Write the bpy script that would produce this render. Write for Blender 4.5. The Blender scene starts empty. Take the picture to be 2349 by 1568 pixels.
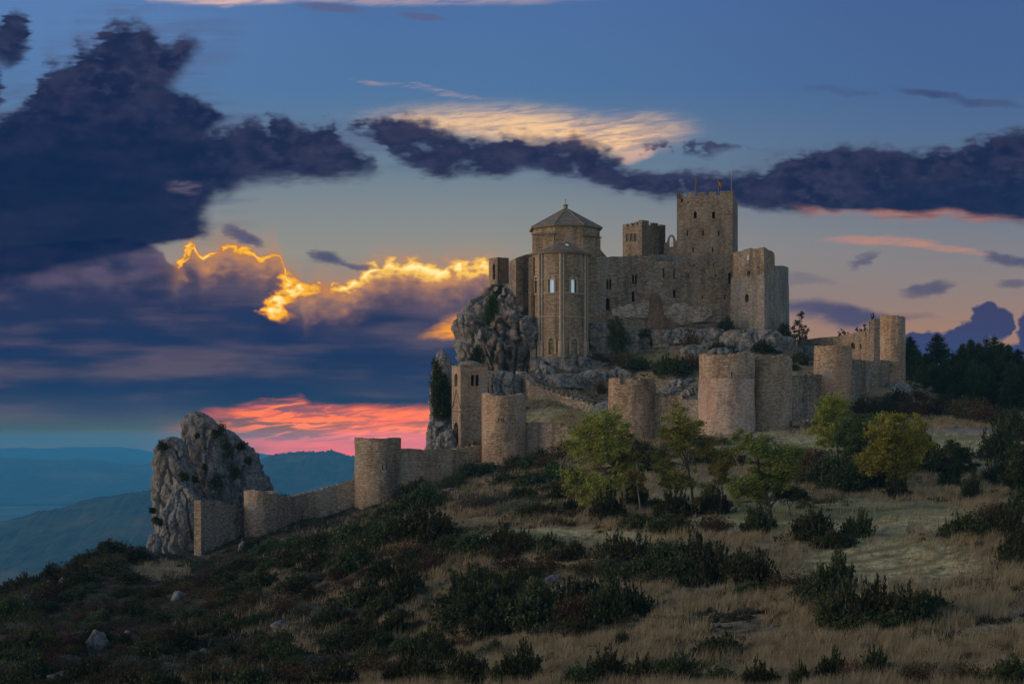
import bpy, bmesh, math, random
import numpy as np
from mathutils import Vector, noise as mnoise

random.seed(7)
rng = np.random.default_rng(7)
SC = bpy.context.scene
COL = SC.collection

# ------------------------------------------------------------------ frame of reference
# photograph measured on a 2348 x 1568 sheet; eye at the world origin looking level along +Y
F, CX, HY = 3500.0, 1174.0, 1010.0
def P(px, py, Y): return Vector(((px - CX) * Y / F, Y, (HY - py) * Y / F))
def WX(px, Y): return (px - CX) * Y / F
def WZ(py, Y): return (HY - py) * Y / F

def lin(c):
    c = c / 255.0
    return c / 12.92 if c <= 0.04045 else ((c + 0.055) / 1.055) ** 2.4
def srgb(r, g, b, k=1.0): return (lin(r) * k, lin(g) * k, lin(b) * k, 1.0)

# ------------------------------------------------------------------ camera
cam_d = bpy.data.cameras.new('camera')
cam = bpy.data.objects.new('camera', cam_d)
COL.objects.link(cam)
cam.location = (0, 0, 0)
cam.rotation_euler = (math.pi / 2, 0, 0)
cam_d.sensor_width = 36.0
cam_d.lens = 36.0 * F / 2348.0
cam_d.shift_y = (HY - 784.0) / 2348.0
cam_d.clip_start = 0.5
cam_d.clip_end = 60000
SC.camera = cam

SC.view_settings.view_transform = 'Standard'
SC.view_settings.look = 'None'
SC.view_settings.exposure = 0.0
SC.view_settings.gamma = 1.0
SC.view_settings.use_curve_mapping = False
SC.cycles.use_denoising = True
SC.cycles.max_bounces = 6
SC.cycles.diffuse_bounces = 3
SC.cycles.glossy_bounces = 2
SC.cycles.transmission_bounces = 3
SC.cycles.transparent_max_bounces = 6
SC.cycles.volume_bounces = 1

# ------------------------------------------------------------------ node helpers
class NT:
    """small expression builder over a node tree"""
    def __init__(self, tree): self.t = tree
    def node(self, kind, **kw):
        n = self.t.nodes.new(kind)
        for k, v in kw.items(): setattr(n, k, v)
        return n
    def link(self, a, b): self.t.links.new(a, b)
    def put(self, val, sock):
        if isinstance(val, E): self.link(val.s, sock)
        elif isinstance(val, bpy.types.NodeSocket): self.link(val, sock)
        else: sock.default_value = val
    def math(self, op, a, b=None, clamp=False):
        n = self.node('ShaderNodeMath', operation=op); n.use_clamp = clamp
        self.put(a, n.inputs[0])
        if b is not None: self.put(b, n.inputs[1])
        return E(self, n.outputs[0])
    def vec(self, x, y, z):
        n = self.node('ShaderNodeCombineXYZ')
        for v, s in zip((x, y, z), n.inputs): self.put(v, s)
        return n.outputs[0]
    def noise(self, v, scale=1.0, detail=4.0, rough=0.55, lac=2.0, dist=0.0):
        n = self.node('ShaderNodeTexNoise')
        self.link(v, n.inputs['Vector'])
        n.inputs['Scale'].default_value = scale; n.inputs['Detail'].default_value = detail
        n.inputs['Roughness'].default_value = rough; n.inputs['Lacunarity'].default_value = lac
        n.inputs['Distortion'].default_value = dist
        return E(self, n.outputs[0])
    def voronoi(self, v, scale=1.0, feature='F1', out=0):
        n = self.node('ShaderNodeTexVoronoi', feature=feature)
        self.link(v, n.inputs['Vector']); n.inputs['Scale'].default_value = scale
        return E(self, n.outputs[out])
    def ss(self, x, a, b, c=0.0, d=1.0, mode='SMOOTHSTEP'):
        n = self.node('ShaderNodeMapRange', interpolation_type=mode, clamp=True)
        self.put(x, n.inputs[0])
        for v, i in ((a, 1), (b, 2), (c, 3), (d, 4)): self.put(v, n.inputs[i])
        return E(self, n.outputs[0])
    def curve(self, x, pts, lo, hi, ylo=None, yhi=None, smooth=False):
        ys = [p[1] for p in pts]
        ylo = min(ys) - 1 if ylo is None else ylo; yhi = max(ys) + 1 if yhi is None else yhi
        n = self.node('ShaderNodeFloatCurve')
        self.put((x - lo) * (1.0 / (hi - lo)), n.inputs[1])
        c = n.mapping.curves[0]
        q = [((p[0] - lo) / (hi - lo), (p[1] - ylo) / (yhi - ylo)) for p in pts]
        if q[0][0] > 0: q.insert(0, (0.0, q[0][1]))
        if q[-1][0] < 1: q.append((1.0, q[-1][1]))
        c.points[0].location = q[0]; c.points[1].location = q[-1]
        for a in q[1:-1]: c.points.new(*a)
        for p in c.points: p.handle_type = 'AUTO' if smooth else 'VECTOR'
        n.mapping.update()
        return E(self, n.outputs[0]) * (yhi - ylo) + ylo
    def mix(self, fac, a, b, blend='MIX'):
        n = self.node('ShaderNodeMix', data_type='RGBA', blend_type=blend)
        n.clamp_factor = True
        self.put(fac, n.inputs[0]); self.put(a, n.inputs[6]); self.put(b, n.inputs[7])
        return n.outputs[2]
    def ramp(self, x, stops, lo, hi):
        n = self.node('ShaderNodeValToRGB')
        self.put((x - lo) * (1.0 / (hi - lo)) if isinstance(x, E) else x, n.inputs[0])
        e = n.color_ramp.elements
        st = [((s[0] - lo) / (hi - lo), s[1]) for s in stops]
        e[0].position, e[0].color = st[0]; e[1].position, e[1].color = st[-1]
        for p, c in st[1:-1]:
            k = e.new(p); k.color = c
        return n.outputs[0]
class E:
    def __init__(self, nt, s): self.nt, self.s = nt, s
    def __add__(self, o): return self.nt.math('ADD', self, o)
    def __radd__(self, o): return self.nt.math('ADD', self, o)
    def __sub__(self, o): return self.nt.math('SUBTRACT', self, o)
    def __rsub__(self, o): return self.nt.math('SUBTRACT', o, self)
    def __mul__(self, o): return self.nt.math('MULTIPLY', self, o)
    def __rmul__(self, o): return self.nt.math('MULTIPLY', self, o)
    def __truediv__(self, o): return self.nt.math('DIVIDE', self, o)
    def max(self, o): return self.nt.math('MAXIMUM', self, o)
    def min(self, o): return self.nt.math('MINIMUM', self, o)
    def abs(self): return self.nt.math('ABSOLUTE', self)

# ------------------------------------------------------------------ sky (world): dusk sky with sunset clouds, by direction
SUN_AZ, SUN_EL = math.radians(-103.0), math.radians(15.0)     # azimuth from +Y, negative = left
def build_world():
    w = bpy.data.worlds.new('World'); SC.world = w; w.use_nodes = True
    t = w.node_tree; t.nodes.clear(); N = NT(t)
    out = N.node('ShaderNodeOutputWorld'); bg = N.node('ShaderNodeBackground')
    tc = N.node('ShaderNodeTexCoord'); sep = N.node('ShaderNodeSeparateXYZ')
    N.link(tc.outputs['Generated'], sep.inputs[0])
    dx, dy, dz = (E(N, s) for s in sep.outputs)
    yy = dy.max(0.2)
    X = dx / yy * F + CX                 # horizontal / vertical direction, in sheet units
    Y = HY - dz / yy * F
    # --- noises
    vs = N.vec(X * 0.010, Y * 0.018, 0.0)
    n1 = N.noise(vs, 1.0, 3, 0.5) - 0.5
    n2 = N.noise(N.vec(X * 0.010, Y * 0.018, 7.3), 1.0, 3, 0.5) - 0.5
    n3 = N.noise(N.vec(X * 0.030, Y * 0.046, 3.1), 1.0, 2.4, 0.5) - 0.5    # billows
    st = N.noise(N.vec(X * 0.004, Y * 0.045, 1.7), 1.0, 5, 0.55)           # horizontal streaks
    st2 = N.noise(N.vec(X * 0.0022, Y * 0.016, 9.7), 1.0, 4, 0.5)
    st3 = N.noise(N.vec(X * 0.012, (Y + X * 0.10) * 0.085, 5.2), 1.0, 5, 0.6, dist=0.6)
    fine = N.noise(N.vec(X * 0.026, Y * 0.12, 2.2), 1.0, 2, 0.5) - 0.5      # drawn-out fringe
    Xw = X + n1 * 60 + n3 * 20 + fine * 40
    Yw = Y + n2 * 44 + n3 * 16
    fr = n3 * 50 + fine * 30 + n1 * 34                      # ragged, see-through fringe
    Xs = X + n1 * 34 + n3 * 22
    Ys = Y + n2 * 26 + n3 * 20
    LO, HI = -120.0, 2470.0
    def cu(x, pts):
        xs = [p[0] for p in pts]; ys = [p[1] for p in pts]
        q = [(a, float(np.interp(a, xs, ys))) for a in [LO] + [a for a in xs if LO < a < HI] + [HI]]
        return N.curve(x, q, LO, HI)
    cy = lambda y, pts: N.curve(y, pts, -400.0, 1200.0)
    def band(x, y, top, bot, a=30, b=30, fr=0.0):
        d = y - cu(x, top) + fr; e = cu(x, bot) - y + fr
        lo = 0.4 if isinstance(fr, float) else 0.85
        return N.ss(d, -a * lo, a * (1.0 if lo < 0.5 else 0.6)) * N.ss(e, -b * lo, b * (1.0 if lo < 0.5 else 0.6))
    def blob(x, y, cx, cy_, rx, ry, slope=0.0, a=0.0, b=1.5):
        u = (x - cx) * (1.0 / rx); v = (y - cy_ - (x - cx) * slope) * (1.0 / ry)
        return N.ss(u * u + v * v, b, a)
    def win(x, a, b, c, d): return N.ss(x, a, b) * N.ss(x, d, c)
    # --- clear sky
    cl = N.ramp(Y, [(-500, srgb(62, 88, 140)), (-40, srgb(76, 110, 164)), (200, srgb(80, 117, 160)),
                    (380, srgb(106, 128, 147)), (480, srgb(130, 138, 142)), (580, srgb(147, 144, 136)),
                    (680, srgb(136, 126, 126)), (780, srgb(150, 122, 108)), (1100, srgb(150, 110, 110))], -500, 1100)
    cl = N.mix(N.ss(X, 1000, 2300) * 0.85, cl, N.ramp(Y, [(-500, srgb(54, 80, 130)), (-40, srgb(66, 94, 144)), (200, srgb(70, 99, 145)),
                    (400, srgb(88, 110, 140)), (520, srgb(116, 122, 136)), (640, srgb(138, 126, 126)),
                    (760, srgb(160, 124, 108)), (1100, srgb(140, 110, 120))], -500, 1100))
    cl = N.mix(N.ss(X, 900, 200) * N.ss(Y, 320, 60) * 0.5, cl, srgb(98, 136, 186))
    c = cl
    # --- lit cirrus
    cir = band(X + n1 * 30, Y + n2 * 18 + st3 * 14 - 7, [(700, 268), (820, 262), (900, 250), (1000, 242), (1100, 240), (1200, 238), (1260, 248), (1330, 262), (1400, 266), (1500, 262), (1580, 266), (1640, 292), (1700, 306)],
               [(700, 264), (820, 284), (960, 306), (1150, 330), (1300, 352), (1420, 368), (1500, 346), (1600, 318), (1700, 302)], 54, 40)
    cir = cir * N.ss(st3, 0.25, 0.60, 0.45, 1.0) * win(X, 700, 960, 1440, 1680)
    c = N.mix(cir * 0.95, c, N.mix(N.ss(st3 + N.ss(X, 1500, 1150) * 0.12, 0.40, 0.66), srgb(216, 174, 146), srgb(252, 204, 152)))
    wis = blob(X + n1 * 60, Y + n2 * 40, 960, 202, 150, 9, 0.13) * N.ss(st3, 0.35, 0.65) * 0.3
    wis = wis + blob(X + n1 * 50, Y + n2 * 26, 1450, 356, 46, 16, -0.25) * 0.7
    c = N.mix(wis, c, srgb(224, 178, 158))
    topc = band(X, Y + n2 * 14 - st * 12, [(200, -60), (2300, -60)], [(250, -40), (340, 2), (440, 4), (520, 14), (560, 6), (700, 0), (900, 10), (1200, 4), (1600, -12)], 20, 12) * win(X, 280, 400, 1100, 1500)
    c = N.mix(topc * N.ss(X, 800, 540, 0.4, 0.9) * N.ss(st3 + n1 * 0.4, 0.28, 0.60, 0.25, 1.0), c, srgb(226, 186, 176))
    c = N.mix((blob(X + n1 * 40, Y + n2 * 12, 760, 18, 80, 11, 0.06) + blob(X + n1 * 40, Y + n2 * 12, 965, 38, 60, 9, 0.1)) * 0.55, c, srgb(96, 88, 116))
    rc = (blob(X + n1 * 60, Y + n2 * 26, 2020, 552, 130, 13, 0.02) + blob(X + n1 * 60, Y + n2 * 26, 2150, 568, 130, 9, 0.14)).min(1.0) * N.ss(st3, 0.3, 0.6, 0.4, 1.0)
    c = N.mix(rc * 0.7, c, srgb(196, 136, 118))
    # --- purple bank below the golden edge
    gold_top = [(-700, 540), (0, 560), (250, 545), (330, 558), (378, 578), (402, 612), (418, 590), (432, 556), (450, 562), (462, 592), (482, 580), (500, 562), (535, 557),
                (570, 570), (602, 588), (625, 575), (642, 582), (650, 622), (664, 648), (690, 652), (700, 672), (730, 652), (790, 660),
                (825, 640), (862, 612), (900, 606), (960, 612), (1000, 626), (1060, 612), (1120, 606), (1300, 600), (1380, 640), (1500, 900), (3100, 900)]
    gt = cu(Xs, gold_top)
    dg = Ys - gt
    bank = N.ss(dg, -3, 9)
    bkc = N.mix(N.ss(st2 + n1 * 0.25, 0.36, 0.64), srgb(40, 50, 86), srgb(82, 75, 98))
    bkc = N.mix(N.ss(st, 0.50, 0.70) * 0.3, bkc, srgb(34, 48, 88))
    bkc = N.mix(N.ss(Y, 650, 820) * N.ss(X, 1200, 500, 0.6, 1.0) * N.ss(st2, 0.66, 0.40) * 0.75, bkc, srgb(18, 46, 90))
    bkc = N.mix(N.ss(dg, 130, 10) * N.ss(X, 360, 520) * 0.65, bkc, srgb(112, 88, 104))
    bkc = N.mix(N.ss(X, 640, 300) * N.ss(Y, 720, 620) * N.ss(n1, -0.1, 0.15) * 0.45, bkc, srgb(104, 90, 118))
    bkc = N.mix(blob(X + n1 * 60, Y + n2 * 50, 560, 722, 50, 26) * 0.8 + blob(X + n1 * 60, Y + n2 * 50, 575, 770, 24, 20) * 0.5, bkc, srgb(34, 52, 92))
    bkc = N.mix(band(X + n1 * 80, Y + n2 * 20, [(500, 840), (900, 850), (1200, 870)], [(400, 890), (1000, 915), (1200, 920)], 30, 20) * win(X, 560, 760, 1500, 1700) * 0.75, bkc, srgb(26, 48, 90))
    bkc = N.mix(N.ss(Y, 880, 990) * N.ss(X, 700, 300) * 0.7, bkc, srgb(72, 74, 118))
    c = N.mix(bank, c, bkc)
    # golden lining
    gx = N.ss(X, 700, 860)                                        # feathery on the right, a thin thread on the left
    gl = N.ss(dg + n3 * 30 * gx + fine * 14, -8.0 - gx * 26.0, 6.0) * N.ss(dg + n3 * 34, 20.0 + gx * 22.0, 5.0) * win(X, 394, 412, 1110, 1165)
    gl = gl * N.ss(n3 + n1 * 0.8, -0.26, 0.04, 0.12, 1.0)
    glow = N.ss((dg - 12).abs() + n3 * 40, 85, 8) * win(X, 330, 470, 1060, 1240)
    c = N.mix(glow * 0.5, c, srgb(186, 136, 104))
    warm = N.ss(dg + n3 * 70 + n1 * 30, 60, 0) * N.ss(dg, -6, 10) * win(X, 390, 440, 1100, 1160)
    c = N.mix(warm * 0.55, c, srgb(222, 148, 78))
    gb = blob(Xs + n3 * 50, Ys + n2 * 34, 634, 704, 38, 32) + blob(Xs + n3 * 50, Ys + n3 * 20, 662, 660, 34, 36) * 0.9 + blob(Xs + n3 * 40, Ys, 704, 668, 36, 20) * 0.8 + blob(Xs + n3 * 30, Ys + n3 * 20, 905, 622, 80, 16, -0.05) * 0.7 + blob(Xs, Ys, 418, 604, 16, 12, -0.7) * 0.9 + blob(X + n3 * 14, Y, 434, 572, 9, 22, -1.0) * 0.9
    gb = gb * N.ss(n3, -0.26, 0.06, 0.35, 1.0)
    gold = gl.max(gb).min(1.0)
    c = N.mix(N.ss(gold, 0.0, 0.6) * 0.7, c, N.mix(gx, srgb(188, 112, 66), srgb(204, 146, 96)))
    c = N.mix(N.ss(gold, 0.35, 0.85), c, N.mix(gx * 0.7, srgb(255, 182, 44), srgb(255, 206, 104)))
    c = N.mix(N.ss(gold * (n3 + 1.0), 0.84, 1.15) * 0.9, c, srgb(255, 240, 170, 1.1))
    op = blob(X + n1 * 50, Y + n3 * 26, 1072, 744, 108, 40, -0.40, 0.0, 1.5) * N.ss(st3, 0.22, 0.56, 0.3, 1.0) * N.ss(Y + n3 * 16, 784, 764) * N.ss(X, 1260, 1120)
    c = N.mix(op, c, N.mix(N.ss(Y, 715, 768), srgb(232, 148, 78), srgb(255, 160, 44)))
    # --- red band above the horizon
    rt = [(-700, 1010), (150, 1000), (300, 985), (420, 960), (470, 936), (520, 932), (580, 918), (650, 910), (695, 905), (715, 918), (760, 922), (860, 924), (990, 930), (1300, 935), (3100, 960)]
    rb = N.ss(Y + n2 * 24 + fine * 10 - cu(X + n1 * 40, rt), -6, 24) * N.ss(X + n1 * 120, 300, 640)
    rcol = N.mix(N.ss(st + (st3 - 0.5) * 0.3, 0.40, 0.62), srgb(128, 80, 104), srgb(226, 100, 84))
    rcol = N.mix(N.ss(X, 640, 980) * 0.6, rcol, srgb(238, 106, 80))
    rcol = N.mix(N.ss(Y, 985, 1045) * N.ss(X, 380, 700) * 0.85, rcol, srgb(232, 92, 94))
    streak = N.ss(st3, 0.48, 0.62) * N.ss(Y, 1030, 985) * N.ss(X, 470, 560)
    rcol = N.mix(N.ss(st3 + (st - 0.5) * 0.5, 0.48, 0.34) * N.ss(Y, 1020, 960) * 0.7, rcol, srgb(120, 78, 104))
    rcol = N.mix(streak * 0.85, rcol, srgb(255, 128, 60))
    sk = (blob(X + n1 * 30, Y + n3 * 10, 545, 945, 70, 7, 0.16) + blob(X + n1 * 40, Y + n3 * 10, 730, 962, 130, 6, -0.02)).min(1.0)
    rcol = N.mix(sk, rcol, srgb(255, 120, 56))
    rcol = N.mix(N.ss(X + n1 * 160, 740, 420) * N.ss(Y, 960, 1005) * 0.8, rcol, srgb(112, 82, 118))
    c = N.mix(rb, c, N.mix(1.0, rcol, (1.25, 1.12, 1.05, 1), 'MULTIPLY'))
    # far right low cloud and cumulus
    lowr = band(Xw, Yw, [(1700, 690), (1830, 684), (1900, 690), (1980, 700), (2050, 712), (2130, 720), (2200, 745)], [(1700, 700), (1840, 726), (1900, 745), (1960, 760), (2010, 740), (2100, 730), (2200, 735)], 16, 22) * win(X, 1720, 1830, 2130, 2200)
    Xc, Yc = X + n1 * 26 + n3 * 26, Y + n2 * 20 + n3 * 22
    hd = dict(a=0.72, b=1.12)
    cum = blob(Xc, Yc, 2262, 730, 36, 40, **hd).max(blob(Xc, Yc, 2296, 745, 34, 38, **hd)).max(blob(Xc, Yc, 2232, 768, 46, 38, **hd)).max(blob(Xc, Yc, 2190, 792, 52, 36, **hd)).max(blob(Xc, Yc, 2130, 790, 60, 30, **hd)).max(blob(Xc, Yc, 2375, 770, 44, 60, **hd)).max(N.ss(Yc, 785, 802) * N.ss(X, 1980, 2100))
    smalls = blob(Xw, Yw, 2125, 662, 60, 20, -0.2) * 0.8 + blob(Xw, Yw, 1985, 598, 38, 13, -0.35) * 0.7 + blob(Xw, Yw, 2310, 592, 60, 16, 0.1) * 0.85 + blob(Xw, Yw, 2320, 648, 40, 14) * 0.6 + blob(Xw, Yw, 1850, 640, 60, 14, 0.05) * 0.35
    smalls = smalls + blob(Xw, Yw, 2140, 215, 90, 11, 0.13) * 0.7 + blob(Xw, Yw, 2260, 240, 80, 12, 0.05) * 0.6 + blob(Xw, Yw, 1930, 208, 90, 9, 0.06) * 0.3
    smalls = smalls + blob(Xw, Yw, 745, 590, 44, 20, 0.1) * 0.9 + blob(Xw, Yw, 820, 608, 44, 9, 0.12) * 0.8 + blob(Xw, Yw, 560, 540, 50, 17, 0.35) * 0.9
    smalls = smalls + blob(Xw, Yw, 2330, 330, 60, 30) * 0.9
    c = N.mix((lowr * 0.85).max(smalls * 0.9), c, N.mix(N.ss(n1, -0.1, 0.2), srgb(52, 62, 104), srgb(78, 78, 110)))
    c = N.mix(cum * 0.93, c, N.mix(N.ss(Y, 720, 830), srgb(42, 54, 100), srgb(28, 58, 112)))
    # --- big dark cloud with its long arm
    dT = (Yw + fr - cu(Xw, [(-700, 330), (-60, 280), (0, 250), (60, 218), (80, 170), (110, 142), (160, 125), (185, 84), (210, 94), (236, 74), (245, 44), (280, 30), (320, 32), (345, 45), (365, 80), (400, 88), (430, 70), (455, 84), (500, 92), (3100, 95)]))
    dR = (cy(Yw, [(-400, 520), (80, 500), (92, 494), (120, 470), (175, 426), (196, 412), (215, 430), (228, 470), (250, 510), (266, 548), (285, 520), (310, 505), (400, 560), (440, 520), (470, 492), (510, 486), (540, 496), (562, 420), (620, 290), (655, 180), (690, 20), (720, -200), (1200, -900)]) - Xw - N.ss(Y, 560, 660) * 60 + fr)
    body = N.ss(dT, -16, 52) * N.ss(dR, -20, N.ss(Y, 530, 650, 56, 330))
    veil = N.ss(dT + st * 60, -70, 60) * N.ss(dR + st * 120, -60, 90) * N.ss(Y, 620, 480)
    arm = band(Xw, Yw, [(-700, 320), (440, 320), (500, 302), (560, 296), (582, 280), (600, 292), (620, 272), (660, 275), (690, 297), (730, 287), (762, 279), (785, 292), (784, 322), (810, 346), (850, 360), (870, 392), (900, 420), (3100, 420)],
               [(-700, 420), (520, 440), (560, 415), (640, 406), (740, 410), (800, 402), (842, 398), (868, 384), (900, 380), (3100, 380)], 34, 44, fr * 0.6) * N.ss(X, 400, 480)
    arm2 = band(Xw, Yw, [(780, 300), (815, 290), (850, 268), (920, 264), (960, 275), (1000, 288), (1040, 300), (1062, 316), (1100, 304), (1130, 320), (1200, 308), (1240, 316), (1280, 332), (1320, 321), (1350, 338), (1400, 346), (1425, 372), (1440, 388), (1462, 384), (1480, 400), (1550, 405), (1680, 402), (1750, 398), (1800, 372), (1850, 352), (1900, 345), (2000, 343), (2100, 350), (2200, 345), (2250, 320), (2300, 300), (2400, 305)],
                [(780, 292), (815, 296), (870, 318), (900, 360), (960, 384), (1010, 408), (1060, 396), (1150, 402), (1200, 390), (1260, 388), (1330, 404), (1400, 424), (1450, 442), (1500, 450), (1550, 446), (1650, 458), (1750, 472), (1850, 487), (2000, 494), (2200, 494), (2400, 508)], 36, 30, fr * 0.55)
    arm2 = arm2 * N.ss(n1 * 1.1 + n2 * 0.6 + n3 * 0.35, -0.24, 0.04, N.ss(X, 1450, 1800, 0.55, 0.95), 1.0)
    arm = arm * N.ss(n1 * 1.0 + n2 * 0.6 + n3 * 0.3, -0.30, 0.0, 0.75, 1.0)
    veil = veil.max(band(Xw + st3 * 80, Yw, [(380, 300), (560, 284), (760, 268), (900, 256), (1040, 286), (1250, 306), (1450, 370), (1700, 380), (1850, 330), (2200, 322), (2400, 290)], [(380, 440), (560, 420), (760, 414), (900, 384), (1040, 410), (1250, 404), (1450, 452), (1700, 474), (1850, 490), (2200, 500), (2400, 510)], 46, 40) * 0.9)
    veil = veil * N.ss(st + n1 * 0.5, 0.34, 0.62)
    wsp = band(Xw, Yw, [(1300, 352), (1420, 348), (1500, 328), (1580, 318), (1700, 330), (1800, 340)], [(1300, 356), (1440, 362), (1540, 362), (1620, 372), (1700, 350), (1800, 350)], 16, 20) * N.ss(n1 + n3, -0.16, 0.1, 0.0, 0.75)
    tl = blob(Xw, Yw, 18, 100, 52, 66, 0.0) + blob(Xw, Yw, 40, 55, 34, 34) + blob(Xw, Yw, -20, 200, 30, 50)
    dark = body.max(arm).max(arm2).max(wsp).max(tl.min(1.0) * 0.92)
    dens = body + arm
    dc = N.mix(N.ss(n1 + n3 * 0.5, -0.2, 0.25), srgb(22, 34, 70), srgb(48, 52, 82))
    dc = N.mix(N.ss(dark, 0.95, 0.35) * 0.6, dc, srgb(70, 72, 100))
    dc = N.mix(N.ss(n3 + n2 * 0.8 + fine * 0.4, 0.0, 0.26) * 0.5, dc, srgb(58, 60, 92))
    dc = N.mix(N.ss(X, 760, 300) * N.ss(Y + n2 * 160, 150, 400) * 0.88, dc, N.mix(N.ss(st2 + n1 * 0.3, 0.38, 0.68), srgb(2, 30, 70), srgb(24, 38, 76)))
    dc = N.mix(N.ss(X, 1800, 2200) * N.ss(Y, 380, 450) * 0.7, dc, srgb(10, 34, 74))
    dc = N.mix(blob(X + n1 * 60, Y + n2 * 50, 425, 432, 40, 18, 0.1) * N.ss(st3, 0.3, 0.6) * 0.6, dc, srgb(112, 98, 122))
    # warm underside of the right bank
    und = N.ss(cu(Xw, [(780, 290), (1300, 300), (1700, 430), (1850, 470), (1900, 482), (1950, 484), (2040, 478), (2200, 480), (2400, 500)]) - Y - n2 * 30, 4, -14) * win(X, 1800, 1900, 2200, 2420) * N.ss(st, 0.35, 0.55, 0.35, 1.0)
    dc = N.mix(und * 0.7, dc, srgb(196, 134, 118))
    c = N.mix(veil * 0.5, c, N.mix(N.ss(X, 900, 1700), srgb(84, 92, 126), srgb(88, 94, 120)))
    c = N.mix(N.ss(dark, 0.05, 0.95) * 0.97, c, dc)
    # soft lower edge of the big cloud dissolving into the bank
    # the sky beyond is brighter than it looks through the low haze
    c = N.mix(1.0, c, N.ramp(Y, [(600, (1.0, 1.0, 1.0, 1)), (800, (1.08, 1.05, 1.0, 1)), (900, (1.17, 1.1, 0.95, 1)), (950, (1.22, 1.12, 0.72, 1)), (985, (1.7, 1.45, 0.25, 1)), (1002, (3.3, 2.2, 0.08, 1)), (1070, (3.5, 2.3, 0.05, 1))], 600, 1070), 'MULTIPLY')
    # --- the rest of the dome (behind and overhead): clear dusk sky
    sky = N.node('ShaderNodeTexSky', sky_type='NISHITA')
    sky.sun_disc = False; sky.sun_elevation = SUN_EL; sky.sun_rotation = SUN_AZ
    sky.altitude = 1000; sky.air_density = 1.2; sky.dust_density = 1.5
    nish = N.mix(1.0, sky.outputs[0], (REAR[0], REAR[1], REAR[2], 1), 'MULTIPLY')
    below = N.ss(dz, -0.03, -0.09)
    nish = N.mix(below, nish, (0.01, 0.012, 0.014, 1))
    c = N.mix(below, c, (0.012, 0.016, 0.022, 1))
    front = N.ss(dy, 0.25, 0.6) * N.ss(dz, 0.62, 0.36)
    bg2 = N.node('ShaderNodeBackground'); mx = N.node('ShaderNodeMixShader')
    N.link(nish, bg.inputs[0]); N.link(c, bg2.inputs[0])
    N.link(front.s, mx.inputs[0]); N.link(bg.outputs[0], mx.inputs[1]); N.link(bg2.outputs[0], mx.inputs[2])
    N.link(mx.outputs[0], out.inputs[0])
    w.cycles.sampling_method = 'MANUAL'; w.cycles.sample_map_resolution = 512
REAR = (0.160, 0.150, 0.152)
build_world()

sun_d = bpy.data.lights.new('sun', 'SUN'); sun = bpy.data.objects.new('sun', sun_d); COL.objects.link(sun)
sun_d.energy = 0.58; sun_d.angle = math.radians(30); sun_d.color = (1.0, 0.78, 0.56)
_sd = Vector((math.sin(SUN_AZ) * math.cos(SUN_EL), math.cos(SUN_AZ) * math.cos(SUN_EL) , math.sin(SUN_EL)))
sun.rotation_euler = _sd.to_track_quat('Z', 'Y').to_euler()
# ------------------------------------------------------------------ object helpers
def link(o, parent=None):
    COL.objects.link(o)
    if parent is not None: o.parent = parent
    return o
def tag(o, label=None, cat=None, group=None, kind=None):
    if label: o['label'] = label
    if cat: o['category'] = cat
    if group: o['group'] = group
    if kind: o['kind'] = kind
    return o
def empty(name, loc, label=None, cat=None, group=None):
    o = bpy.data.objects.new(name, None); link(o); o.location = loc
    o.empty_display_size = 0.5
    return tag(o, label, cat, group)

def auto_uv(me, cyl=None):
    """masonry coordinates in metres: u along the wall, v up; cyl=(cx,cy,R) unrolls a round tower"""
    uvl = me.uv_layers.get('UV') or me.uv_layers.new(name='UV')
    nl = len(me.loops)
    vi = np.empty(nl, np.int32); me.loops.foreach_get('vertex_index', vi)
    co = np.empty(len(me.vertices) * 3, np.float32); me.vertices.foreach_get('co', co); co = co.reshape(-1, 3)
    ls = np.empty(len(me.polygons), np.int32); lt = np.empty(len(me.polygons), np.int32)
    me.polygons.foreach_get('loop_start', ls); me.polygons.foreach_get('loop_total', lt)
    nr = np.empty(len(me.polygons) * 3, np.float32); me.polygons.foreach_get('normal', nr); nr = nr.reshape(-1, 3)
    fi = np.repeat(np.arange(len(ls)), lt)          # loops are stored face by face
    order = np.argsort(ls); 
    fi = np.repeat(order, lt[order])
    p = co[vi]; n = nr[fi]
    h = np.maximum(np.hypot(n[:, 0], n[:, 1]), 1e-6)
    tx, ty = -n[:, 1] / h, n[:, 0] / h
    u = p[:, 0] * tx + p[:, 1] * ty; v = p[:, 2].copy()
    if cyl:
        cx, cy, R = cyl
        a = np.arctan2(p[:, 0] - cx, -(p[:, 1] - cy))
        fa = np.zeros(len(ls)); np.add.at(fa, fi, a); fa /= lt
        # keep faces across the back seam together
        a = np.where((fa[fi] > 0.0) & (a < -2.0), a + 2 * math.pi, a)
        u = a * R
    top = np.abs(n[:, 2]) > 0.75
    u = np.where(top, p[:, 0], u); v = np.where(top, p[:, 1], v)
    uvl.data.foreach_set('uv', np.stack([u, v], 1).astype(np.float32).ravel())

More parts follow.
